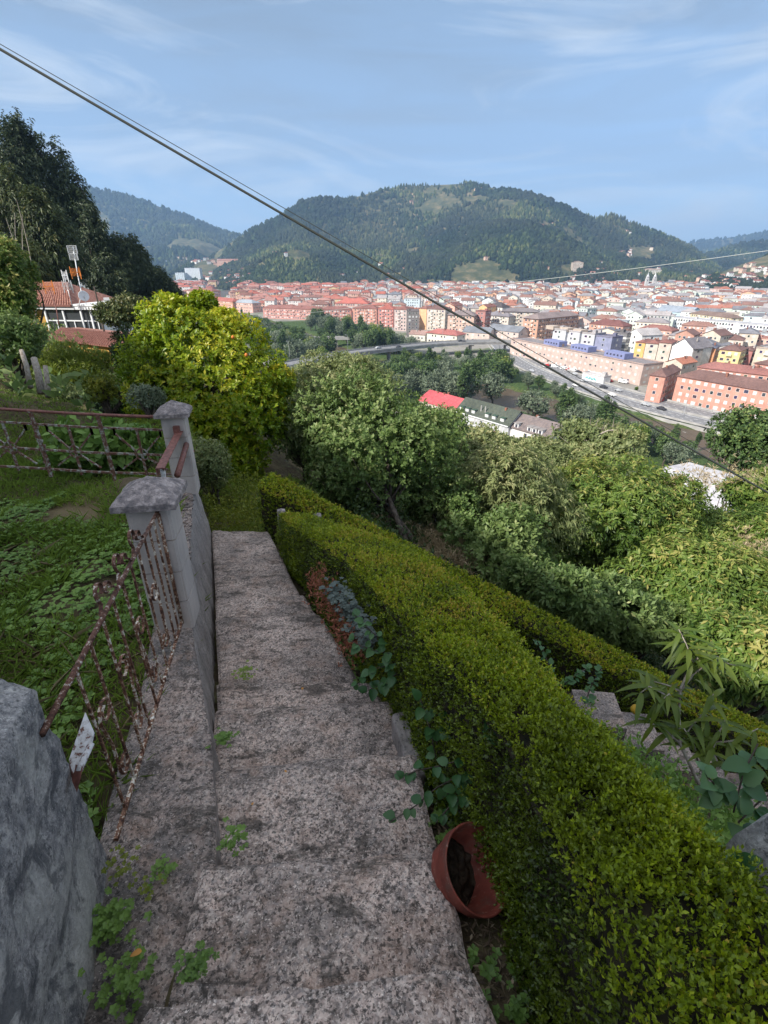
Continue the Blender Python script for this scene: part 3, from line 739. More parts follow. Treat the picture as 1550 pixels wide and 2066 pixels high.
# gate latch: flaking white plate, barrel, rusty bracket
Q = [at_t(172, 1437, 1.50), at_t(190, 1478, 1.47), at_t(186, 1497, 1.46), at_t(147, 1562, 1.40), at_t(139, 1533, 1.42)]
nv_ = np.cross(Q[1] - Q[0], Q[3] - Q[0]); nv_ /= np.linalg.norm(nv_)
b = MB(); b.add([q for q in Q] + [q + nv_ * .005 for q in Q], [[0, 1, 2, 3, 4], [9, 8, 7, 6, 5]] + [[i, (i + 1) % 5, 5 + (i + 1) % 5, 5 + i] for i in range(5)])
b.build('latch_plate', M['flake'], fence)
MB().tube([at_t(184, 1500, 1.44), at_t(165, 1542, 1.40), at_t(160, 1556, 1.39)], .0095, 10).build('latch_barrel', M['flake'], fence, True)
Q = [at_t(139, 1540, 1.44), at_t(166, 1545, 1.39), at_t(161, 1570, 1.37), at_t(154, 1596, 1.36), at_t(146, 1578, 1.39)]
b = MB(); b.add([q for q in Q] + [q + np.array((.004, -.004, 0)) for q in Q], [[0, 1, 2, 3, 4], [9, 8, 7, 6, 5]] + [[i, (i + 1) % 5, 5 + (i + 1) % 5, 5 + i] for i in range(5)])
b.build('bracket', M['rust3'], fence)

# ---- far railing with star pattern
f2 = empty('star_railing', (-1.98, 4.36, -1.78), 'rusty railing with star-shaped spokes running left from the farther pillar', 'railing')
def g2(x, z): return np.array((x, 4.36 + .02 * math.sin(x * 3), z + .05 * (-x - 1.98)))
XE = -4.9
def xs(a, b_, n=9): return np.linspace(a, b_, n)
MB().tube([g2(x, -1.215) for x in xs(-1.98, XE)], .014, 8).build('top_rail', M['rust3'], f2, True)
for z_, mt in ((-1.335, 'rust2'), (-1.575, 'rust2'), (-1.765, 'rust2')):
    b = MB(); P = [g2(x, z_) for x in xs(-1.98, XE, 5)]
    for a, c_ in zip(P[:-1], P[1:]): b.bar(a, c_, .018, .018)
    b.build('rail', M[mt], f2)
for k in range(5):
    x0 = -2.52 - .60 * k; xc = x0 + .30
    b = MB(); b.bar(g2(x0, -1.84), g2(x0 - .01, -1.215), .026, .026)
    if k == 1:
        for q in range(26): b.box(g2(x0 + random.uniform(-.022, .022), random.uniform(-1.75, -1.3)), (.02, .02, .02), q)
    b.build('post', M['rust2'], f2)
    MB().bar(g2(xc, -1.80), g2(xc, -1.335), .018, .018).build('bar', M['rust2'], f2)
    for a, c_ in ((-1, 1), (1, 1), (-1, -1), (1, -1)):
        MB().bar(g2(xc + a * .05, -1.575 + c_ * .035), g2(xc + a * .20, -1.55 + c_ * .17), .014, .014).build('spoke', M['rust2'], f2)
        MB().bar(g2(xc + a * .20, -1.335), g2(xc + a * .20, -1.40), .016, .016).build('stub', M['rust2'], f2)
    b = MB(); b.tube([g2(xc + math.cos(a) * .055, -1.575) + np.array((0, 0, math.sin(a) * .055)) for a in np.linspace(0, 6.283, 15)], .008, 6); b.build('ring', M['rust2'], f2)
# red oxide angle iron and pipe reaching from the farther pillar towards the viewer
o = empty('broken_handrail', (-1.8, 4.28, -1.5), 'red-brown angle iron and pipe sticking out of the farther pillar', 'handrail')
b = MB(); b.bar((-1.82, 4.31, -1.33), (-1.635, 3.42, -1.335), .062, .006); b.bar((-1.853, 4.31, -1.36), (-1.668, 3.42, -1.365), .006, .06); b.build('angle_iron', M['rust3'], o)
MB().tube([(-1.775, 4.30, -1.45), (-1.60, 3.60, -1.46)], .024, 14).build('pipe', M['rust3'], o, True)
b = MB(); b.bar((-1.64, 3.46, -1.34), (-1.64, 3.46, -1.80), .03, .02); b.build('support', M['flake'], o)
for y in (4.28,):
    MB().box((-1.83, y, -1.31), (.05, .05, .07), .2).build('bracket', M['rust3'], o)

# ---- rough stones
def rough(name, c0, size, amp, m, lab, cat, n=20, freq=4, rz=0, taper=0, P8=None, seed=0, parent=None):
    """a rough block: a subdivided box, its surface broken up"""
    if P8 is None:
        x, y, z = [s / 2 for s in size]; k = 1 - taper
        P8 = [(-x, -y, -z), (x, -y, -z), (x, y, -z), (-x, y, -z), (-x * k, -y * k, z), (x * k, -y * k, z), (x * k, y * k, z), (-x * k, y * k, z)]
        ca, sa = math.cos(rz), math.sin(rz); P8 = [(a * ca - b_ * sa + c0[0], a * sa + b_ * ca + c0[1], d + c0[2]) for a, b_, d in P8]
    P8 = np.array(P8, float); cc = P8.mean(0); idx = {}; V = []; F = []
    for f_ in BOXF:
        q = P8[f_]
        g = {}
        for i in range(n + 1):
            for k in range(n + 1):
                u, v = i / n, k / n
                p_ = (q[0] * (1 - u) + q[1] * u) * (1 - v) + (q[3] * (1 - u) + q[2] * u) * v
                key = tuple(np.round(p_, 4))
                if key not in idx:
                    edge = (min(u, 1 - u) < .5 / n) + (min(v, 1 - v) < .5 / n)
                    d = p_ - cc; d /= np.linalg.norm(d)
                    a = n3(p_[0] + seed, p_[1], p_[2], freq) * amp + n3(p_[0], p_[1] + seed, p_[2], freq * 4) * amp * .35 + n3(p_[0], p_[1], p_[2] + seed, freq * 11) * amp * .15 - amp * .55 * edge
                    idx[key] = len(V); V.append(p_ + d * a)
                g[i, k] = idx[key]
        F += [[g[i, k], g[i + 1, k], g[i + 1, k + 1], g[i, k + 1]] for i in range(n) for k in range(n)]
    return tagd(mk(name, V, F, m, parent, smooth=True), lab, cat)
st = [(-1.45, -.25, -2.0), (-.48, -.25, -2.0), (-.885, .965, -2.0), (-1.35, 1.0, -2.0), (-1.45, -.25, -.80), (-.50, -.25, -.83), (-.885, .955, -.965), (-1.35, .99, -.90)]
rough('stone_post', None, None, .028, M['stone'], 'big weathered grey stone slab standing at the left of the nearest steps', 'stone slab', 44, 5, P8=st)
rough('dark_stone', (.90, .50, -1.35), (.40, .42, .80), .05, M['stone'], 'dark rounded stone half hidden at the right end of the hedge', 'stone', 16, 4, .3, .25)
rough('edging_stone', (.105, 1.50, -1.98), (.075, .34, .27), .016, M['wall'], 'upright grey edging stone between the steps and the foot of the hedge', 'edging stone', 14, 9, R(14), .1)
for (px_, py_, t_, lab) in ((568, 1036, 4.75, 'leftmost of three small pale post tops standing behind the hedge'), (641, 1046, 4.8, 'middle of three small pale post tops standing behind the hedge'), (690, 1072, 4.45, 'rightmost of three small pale post tops, barely above the hedge')):
    q = at_t(px_, py_, t_); rough('boundary_post', (q[0], q[1], q[2] - .38), (.075, .075, .84), .01, M['pale'] if 0 else M['cap'], lab, 'post', 8, 12, .3)

# ---- the tipped flower pot
ax = np.array((.50, -.27, .84)); ax /= np.linalg.norm(ax)
pc = at_t(966, 1750, 1.49)
ux = np.cross(ax, (0, 1, 0)); ux /= np.linalg.norm(ux); uy = np.cross(ax, ux); AX = np.stack([ux, uy, ax], 1)
pot = empty('flower_pot', pc - ax * .19, 'tipped terracotta-red plastic flower pot with ribbed side lying beside the steps', 'flower pot')
r0 = .136; PS = .86
prof_ = [(.0, -.19), (.088, -.19), (.092, -.185)]
for k in range(1, 13): 
    z_ = -.185 + k * .0108; prof_.append((.092 + (r0 - .103) * k / 12 + (.0032 if k % 2 else 0), z_))
prof_ += [(.126, -.052), (.134, -.050), (.136, -.004), (.1385, 0), (.133, .001), (.129, -.004), (.124, -.05), (.118, -.055), (.108, -.10), (.104, -.104), (.088, -.178), (0, -.178)]
prof_ = [(a * PS, b_ * PS) for a, b_ in prof_]
MB().lathe(pc, prof_, 44, AX).build('pot_body', M['pot'], pot, True)
V = []; n = 14
for i in range(n):
    for k in range(28):
        r_ = .100 * i / (n - 1); a = 6.2832 * k / 28
        x, y = r_ * math.cos(a), r_ * math.sin(a)
        V.append(AX @ np.array((x, y, -.10 + .04 * (x / .11) + n3(x * 8, y * 8, 0, 5) * .02)) + pc)
F = [[i * 28 + k, i * 28 + (k + 1) % 28, (i + 1) * 28 + (k + 1) % 28, (i + 1) * 28 + k] for i in range(n - 1) for k in range(28)]
mk('potting_soil', V, F, M['soil'], pot)

# ---- overhead cables
def cable(name, a, b_, sag, rad, m, lab, n=40, wob=0):
    P = []
    for k in range(n + 1):
        u = k / n; q = a * (1 - u) + b_ * u; q = q + np.array((0, 0, -sag * 4 * u * (1 - u)))
        if wob: q = q + np.array((math.cos(k * 2.1) * wob, 0, math.sin(k * 2.1) * wob))
        P.append(q)
    return tagd(MB().tube(P, rad, 6).build(name, m, None, True), lab, 'cable')
a = at_t(-240, -42, 5.2); b_ = at_t(1760, 1112, 8.6)
cable('power_cable', a, b_, .04, .0145, M['cable'], 'thick black overhead cable slanting down across the whole view', 60)
cable('thin_cable', a + np.array((.02, .02, .03)), b_ + np.array((0, .1, .10)), .02, .0042, M['cable'], 'thin black wire running just above the thick overhead cable', 60)
cable('telephone_wire', at_t(860, 586, 60), at_t(1700, 484, 38), .3, .022, M['wire'], 'thin pale wire crossing in front of the town on the right', 30)
cable('telephone_wire', at_t(470, 634, 60), at_t(860, 586.5, 60.2), .9, .016, M['wire'], 'thin pale wire crossing above the riverside trees on the left', 30)
# ================================================================== plants
def unit(a): return a / (np.linalg.norm(a, axis=-1, keepdims=True) + 1e-9)
def rdir(n): return unit(RNG.normal(size=(n, 3)))
def leafgeo(B, D, N, Lh, W, fold=.12, droop=.0, rnd=None, mid=.5):
    """folded diamond leaves: base, left, tip, right"""
    n = len(B); D = unit(D); S = unit(np.cross(D, N)); N2 = np.cross(S, D)
    Lh = np.broadcast_to(Lh, (n,))[:, None]; W = np.broadcast_to(W, (n,))[:, None]
    tip = B + D * Lh - np.array((0, 0, 1.)) * droop * Lh
    md = B + D * Lh * mid + N2 * W * fold
    V = np.stack([B, md + S * W / 2, tip, md - S * W / 2], 1).reshape(-1, 3)
    F = (np.arange(n)[:, None, None] * 4 + np.array([(0, 3, 2), (0, 2, 1)])[None]).reshape(-1, 3)
    r_ = np.repeat(RNG.uniform(0, 1, n) if rnd is None else np.clip(rnd, 0, 1), 4)
    return V, F, r_
def joinf(parts):
    V, F, r_ = [], [], []; o = 0
    for v, f, r in parts: V.append(v); F.append(f + o); r_.append(r); o += len(v)
    return np.concatenate(V), np.concatenate(F), np.concatenate(r_)
def twigs(T, A, k, Lh, W, spread=.9, up=.1, tw=.12, droop=0, rn=None, fold=.12, rsd=.18, mid=.5):
    """k leaves round each twig point T with axis A"""
    n = len(T); A = unit(A)
    Tt = np.repeat(T, k, 0); Aa = np.repeat(A, k, 0)
    q = rdir(n * k); q = unit(q - Aa * (q * Aa).sum(1, keepdims=True))
    s = RNG.uniform(-.2, 1, n * k)[:, None]
    B = Tt + Aa * s * tw
    D = Aa * (1 - spread * .6) + q * spread + np.array((0, 0, up))
    N = unit(Aa + rdir(n * k) * .6)
    r_ = None if rn is None else np.repeat(rn, k) + RNG.normal(0, rsd, n * k)
    sc = RNG.uniform(.7, 1.2, n * k)
    return leafgeo(B, D, N, Lh * sc, W * sc, fold, droop, r_, mid)
M['lemon'] = leaf_mat('citrus_leaf', (.040, .10, .008), (.155, .26, .012), (.34, .39, .020), (.54, .47, .035), .4, .42, 1.2, .4)
M['apple'] = leaf_mat('orchard_leaf', (.06, .11, .030), (.135, .215, .058), (.26, .33, .115), (.42, .44, .20), .5, .45, .8)
M['olive'] = leaf_mat('grey_green_leaf', (.07, .105, .038), (.17, .215, .078), (.30, .335, .14), (.44, .42, .21), .5, .45, .8)
M['chest'] = leaf_mat('broad_leaf', (.040, .085, .018), (.10, .18, .034), (.22, .29, .060), (.42, .38, .12), .45, .45, .7)
M['dark'] = leaf_mat('dark_shrub_leaf', (.012, .028, .010), (.028, .055, .016), (.055, .09, .025), (.11, .14, .04), .5, .25, .8)
M['euca'] = leaf_mat('dark_drooping_leaf', (.016, .032, .014), (.045, .072, .030), (.10, .13, .052), (.20, .205, .085), .5, .22, .12)
M['euca2'] = leaf_mat('olive_drooping_leaf', (.02, .035, .010), (.055, .08, .022), (.11, .13, .04), (.24, .21, .08), .5, .25, .15)
M['willow'] = leaf_mat('silvery_willow_leaf', (.05, .075, .040), (.115, .15, .09), (.20, .24, .155), (.27, .30, .20), .55, .25, .05)
M['river'] = leaf_mat('riverside_leaf', (.025, .05, .018), (.06, .11, .032), (.12, .18, .05), (.20, .25, .07), .55, .25, .05)
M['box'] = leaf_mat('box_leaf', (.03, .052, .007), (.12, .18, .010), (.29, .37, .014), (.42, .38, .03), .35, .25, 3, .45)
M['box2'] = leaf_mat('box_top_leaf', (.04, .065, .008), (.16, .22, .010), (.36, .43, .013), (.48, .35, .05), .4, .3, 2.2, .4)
M['grass'] = leaf_mat('grass_blade', (.085, .14, .02), (.19, .29, .04), (.32, .42, .07), (.40, .33, .17), .5, .3, 1.2)
M['weed'] = leaf_mat('weed_leaf', (.075, .14, .028), (.15, .26, .05), (.24, .37, .08), (.24, .30, .08), .5, .3, 2)
M['yweed'] = leaf_mat('yellow_weed_leaf', (.07, .11, .015), (.15, .19, .02), (.28, .29, .03), (.42, .36, .05), .5, .3, 2)
M['straw'] = leaf_mat('dry_straw', (.16, .11, .06), (.28, .21, .12), (.42, .33, .20), (.5, .42, .28), .7, .2, 2)
M['bamboo'] = leaf_mat('bamboo_leaf', (.05, .08, .012), (.11, .16, .018), (.20, .25, .03), (.30, .30, .05), .5, .35, .5)
M['bramble'] = leaf_mat('bramble_leaf', (.020, .065, .022), (.042, .115, .036), (.08, .17, .055), None, .4, .25, 5, .4)
M['peachleaf'] = leaf_mat('peach_leaf', (.035, .07, .010), (.08, .13, .016), (.17, .22, .03), (.30, .28, .05), .45, .35, 6, .4)
M['redweed'] = leaf_mat('reddish_weed', (.10, .045, .03), (.26, .09, .05), (.38, .15, .09), None, .6, .3, 5)
M['bluish'] = leaf_mat('grey_blue_leaf', (.05, .07, .06), (.09, .12, .11), (.15, .18, .16), None, .6, .2, 5)
t = NT('hedge_core'); M['core'] = t.fin(t.ramp(t.noise(t.pos(), 30, 5), [(.35, (.010, .010, .006)), (.7, (.045, .036, .02))]), 1)

# ---- clipped hedges
def hedge(name, lab, Y, XL, XR, ZT, ZB, nspr, leafL, par, inset=.035, seed=1, near_bias=0, wob=.035, both=True, lean=0.0):
    """param 0..1 along; cross section: left face, rounded top, right face"""
    o = empty(name, ((XL[0] + XR[0]) / 2, Y[0][1] if hasattr(Y[0], '__len__') else Y[0], ZB[0]), lab, 'hedge')
    par = np.array(par, float)
    def cs(u, v):
        """u along (0..1), v: 0..1 left face up, 1..2 top, 2..3 right face down"""
        yl = np.interp(u, par, [q[0] if hasattr(q, '__len__') else q for q in Y]); yr = np.interp(u, par, [q[1] if hasattr(q, '__len__') else q for q in Y])
        xl, xr, zt, zb = (np.interp(u, par, q) for q in (XL, XR, ZT, ZB))
        w = np.where(v < 1, 0, np.where(v < 2, v - 1, 1)); h = np.where(v < 1, v, np.where(v < 2, 1, 3 - v))
        rd = .05 * np.clip(1 - np.minimum(w, 1 - w) * 7, 0, 1) ** 2
        x = xl * (1 - w) + xr * w; y = yl * (1 - w) + yr * w; z = zb + (zt - zb) * h - np.where((v >= 1) & (v <= 2), rd, 0)
        x = x + np.where(v < 1, -.03 * np.sin(h * 3.1) + lean * (1 - h) * np.clip(1 - u * 2, 0, 1), 0) + np.where(v > 2, .03 * np.sin(h * 3.1), 0)
        nx = np.where(v < 1, -1.0, np.where(v < 2, 0, 1.0)); nz = np.where((v >= 1) & (v <= 2), 1.0, .15)
        b = fbm(x * 5 + y * 3, z * 5 + y * 4, seed, 3) * wob + fbm(x * 14 + y * 9, z * 14 + y * 12, seed + 2, 2) * wob * .35
        N = np.stack([nx, np.zeros_like(nx), nz], -1); N = unit(N)
        return np.stack([x, y, z], -1) + N * b[..., None], N
    # dark twiggy body
    nu, nv = 70, 40
    U, Vv = np.meshgrid(np.linspace(0, 1, nu), np.linspace(0, 3, nv), indexing='ij')
    P, N = cs(U.ravel(), Vv.ravel()); P = P - N * inset
    i, j = np.meshgrid(np.arange(nu - 1), np.arange(nv - 1), indexing='ij')
    F = np.stack([i * nv + j, i * nv + j + 1, (i + 1) * nv + j + 1, (i + 1) * nv + j], -1).reshape(-1, 4)
    fl = F.tolist() + [list(range(nv)), [(nu - 1) * nv + k for k in range(nv)][::-1]]
    mk('branches', P, fl, M['core'], o)
    u = RNG.uniform(0, 1, nspr)
    if near_bias: u = u ** near_bias
    v = RNG.uniform(0.02, 3 if both else 2.35, nspr)
    P, N = cs(u, v)
    gap = fbm(P[:, 0] * 16 + P[:, 2] * 9, P[:, 1] * 16, seed + 9, 3)
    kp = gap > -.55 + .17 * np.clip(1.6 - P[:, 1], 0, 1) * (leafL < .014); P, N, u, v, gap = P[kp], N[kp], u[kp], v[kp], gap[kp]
    # ends
    ne = int(nspr * .05); ue = np.where(RNG.uniform(size=ne) < .5, 0.0, 1.0); ve = RNG.uniform(0, 3, ne); Pe, _ = cs(ue, ve); ce, _ = cs(ue, np.full(ne, 1.5)); k_ = RNG.uniform(0, 1, ne)[:, None]
    zb_ = np.interp(ue, par, ZB); lo = ce.copy(); lo[:, 2] = zb_
    Pe = Pe * k_ + (ce * .5 + lo * .5) * (1 - k_); Ne = np.stack([np.zeros(ne), np.where(ue < .5, -1.0, 1.0), np.zeros(ne)], -1)
    P = np.concatenate([P, Pe]); N = np.concatenate([N, Ne]); v = np.concatenate([v, np.full(ne, .5)]); gap = np.concatenate([gap, np.zeros(ne)])
    n = len(P)
    P = P + N * RNG.uniform(-.03, .012, n)[:, None] + (RNG.uniform(size=n) < .022)[:, None] * np.array((0, 0, 1.)) * RNG.uniform(0, .05, n)[:, None] * (leafL < .014)
    A = N * .7 + np.array((0, 0, .55)) + rdir(n) * .55
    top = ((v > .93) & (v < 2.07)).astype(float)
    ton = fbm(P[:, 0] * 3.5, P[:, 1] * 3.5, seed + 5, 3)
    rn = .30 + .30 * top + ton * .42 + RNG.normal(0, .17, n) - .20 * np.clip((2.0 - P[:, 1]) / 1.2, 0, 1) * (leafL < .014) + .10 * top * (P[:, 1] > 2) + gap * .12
    dist = np.linalg.norm(P, axis=1); sz = leafL * np.clip(.75 + dist * .14, .8, 1.6)
    parts = []
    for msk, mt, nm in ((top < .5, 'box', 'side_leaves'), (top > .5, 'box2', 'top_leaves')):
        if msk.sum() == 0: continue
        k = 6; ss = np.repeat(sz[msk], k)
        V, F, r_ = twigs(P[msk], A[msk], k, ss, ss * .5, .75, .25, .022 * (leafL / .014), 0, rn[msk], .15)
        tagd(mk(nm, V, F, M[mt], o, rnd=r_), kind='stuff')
    return o
hp = [0, .12, .28, .50, .74, 1]
hedge('clipped_hedge', 'nearer clipped box hedge running down beside the steps, bright green on top', [(.05, .02), (.50, .45), (.88, .80), (1.60, 1.62), (2.66, 2.72), (4.12, 4.05)],
      [.37, .345, .325, .13, -.235, -.97], [.68, .65, .57, .46, .24, -.62], [-.86, -.93, -1.04, -1.28, -1.62, -2.04], [-1.85, -1.85, -1.85, -2.05, -2.4, -2.62], 54000, .0112, hp, seed=3, near_bias=1.2, lean=.10)
hedge('clipped_hedge', 'farther clipped box hedge sloping down to the right, beyond the nearer one', [(4.75, 5.05), (4.62, 4.92), (4.10, 4.42), (3.62, 3.96), (3.28, 3.62)],
      [-1.30, -.75, .98, 2.55, 3.9], [-1.20, -.65, 1.10, 2.68, 4.03], [-2.03, -2.28, -3.02, -3.70, -4.30], [-2.85, -3.05, -3.55, -4.35, -5.0], 20000, .015, [0, .12, .45, .75, 1], seed=13, wob=.02)
# lower path between the hedges
lp = empty('lower_path', (1.5, 3.0, -4.2), 'second flight of pale concrete steps seen through a gap between the two hedges', 'stairs')
for k in range(13):
    x = 1.92 + k * .36; z = -3.52 - k * .235; yc = 3.22 - .10 * (x - 2.13)
    b = MB(); b.box((x, yc, z - .24), (.38, .40, .40), -.12); b.build('step', M['curb'], lp)

# ---- generic broadleaf trees
def limb(mb, a, b_, r0, r1, bend=.15, n=6):
    a = np.array(a, float); b_ = np.array(b_, float); L_ = np.linalg.norm(b_ - a); k = RNG.normal(0, 1, 3) * bend * L_ * .4
    P = [a * (1 - u) + b_ * u + k * math.sin(u * math.pi) for u in np.linspace(0, 1, 7)]
    mb.tube(P, list(np.linspace(r0, r1, 7)), n)
def tree(name, lab, cat, centre, R3, ntw, k, leafL, leafW, m, base=None, nblob=14, trunk=.09, group=None, bl=.42, droop=.0, up=.1, spread=.9, tw=None, bark='bark', extra=None, inner=.5, trunks=1, seed=None, parts=None, mid=.5, flat=1.0, tone=.42, top=.10, bias=None, blobs=None):
    """crown built of leaf clumps round several boughs"""
    c = np.array(centre, float); R3 = np.array(R3, float) * .86
    if base is None: base = (c[0], c[1], gz(c[0], c[1]) - .1)
    base = np.array(base, float)
    o = empty(name, base, lab, cat, group)
    mb = MB()
    bc = []
    for q in range(nblob):
        d = rdir(1)[0]; d[2] = d[2] * .8 + .12; r_ = RNG.uniform(.45, .80)
        bc.append(c + d * R3 * r_)
    if blobs: bc = [at_t(a_, b2, t2) for a_, b2, _, t2 in blobs]; nblob = len(bc)
    bc = np.array(bc)
    fork = base + (c - base) * .45 + RNG.normal(0, .05, 3) * R3[0]
    for q in range(trunks):
        b0 = base + np.array((RNG.normal() * .18, RNG.normal() * .15, 0)) * (trunks > 1)
        f_ = fork + (RNG.normal(0, .25, 3) * R3 * .6 if trunks > 1 else 0)
        limb(mb, b0 - (0, 0, .1), f_, trunk, trunk * .65, .2, 8)
        for b_ in bc[q::trunks]: limb(mb, f_, b_, trunk * .5, trunk * .10, .3)
    tb = mb.build('trunk', M[bark], o, True)
    T, A, rn = [], [], []
    per = max(1, ntw // (nblob + 1))
    for q in range(nblob + 1):
        cc, rad = (bc[q], R3 * bl * RNG.uniform(.55, 1.3)) if q < nblob else (c, R3 * .7)
        if blobs and q < nblob: rad = np.full(3, blobs[q][2] * blobs[q][3] / FPX)
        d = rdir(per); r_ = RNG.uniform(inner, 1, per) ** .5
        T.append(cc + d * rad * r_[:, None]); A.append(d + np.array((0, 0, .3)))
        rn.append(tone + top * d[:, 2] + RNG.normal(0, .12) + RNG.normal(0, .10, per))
    T, A, rn = map(np.concatenate, (T, A, rn))
    dd = T - c
    if bias is not None: kp = bias(T); T, A, rn, dd = T[kp], A[kp], rn[kp], dd[kp]
    A = unit(A) * .6 + unit(dd / R3) * .5 + rdir(len(T)) * .35
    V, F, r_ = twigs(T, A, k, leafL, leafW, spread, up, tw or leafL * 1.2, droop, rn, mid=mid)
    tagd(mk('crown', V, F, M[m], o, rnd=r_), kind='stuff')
    return o
# the yellow-green citrus tree: two rounded lobes
q = at_t(418, 785, 9.3)
ct = tree('citrus_tree', 'bright yellow-green citrus tree with a few ripe fruits, behind the farther pillar', 'tree', q, (1.66, 1.3, 1.85), 8200, 9, .078, .036, 'lemon',
     base=(q[0] + .55, q[1] + .2, -3.35), nblob=26, trunk=.07, bl=.36, trunks=3, tone=.56, top=.22, inner=.35, blobs=[(345, 668, 68, 9.2), (352, 640, 38, 9.3), (305, 738, 62, 9.2), (395, 705, 78, 9.1), (455, 668, 38, 9.3), (478, 700, 62, 9.2), (528, 768, 62, 9.3), (440, 785, 100, 8.9), (340, 810, 78, 9.1), (505, 845, 76, 9.1), (430, 880, 80, 9.0), (545, 835, 42, 9.4), (486, 925, 52, 9.2), (385, 895, 52, 9.2), (300, 800, 40, 9.4), (560, 770, 28, 9.3), (410, 620, 25, 9.5)])
for px_, py_, t_ in ((470, 680, 8.2), (497, 716, 8.1), (505, 990, 8.3)):
    c_ = at_t(px_, py_, t_); MB().lathe(c_, [(.001, -.03), (.018, -.024), (.028, -.007), (.027, .010), (.015, .025), (.001, .031)], 10).build('fruit', M['orange'], ct, True)
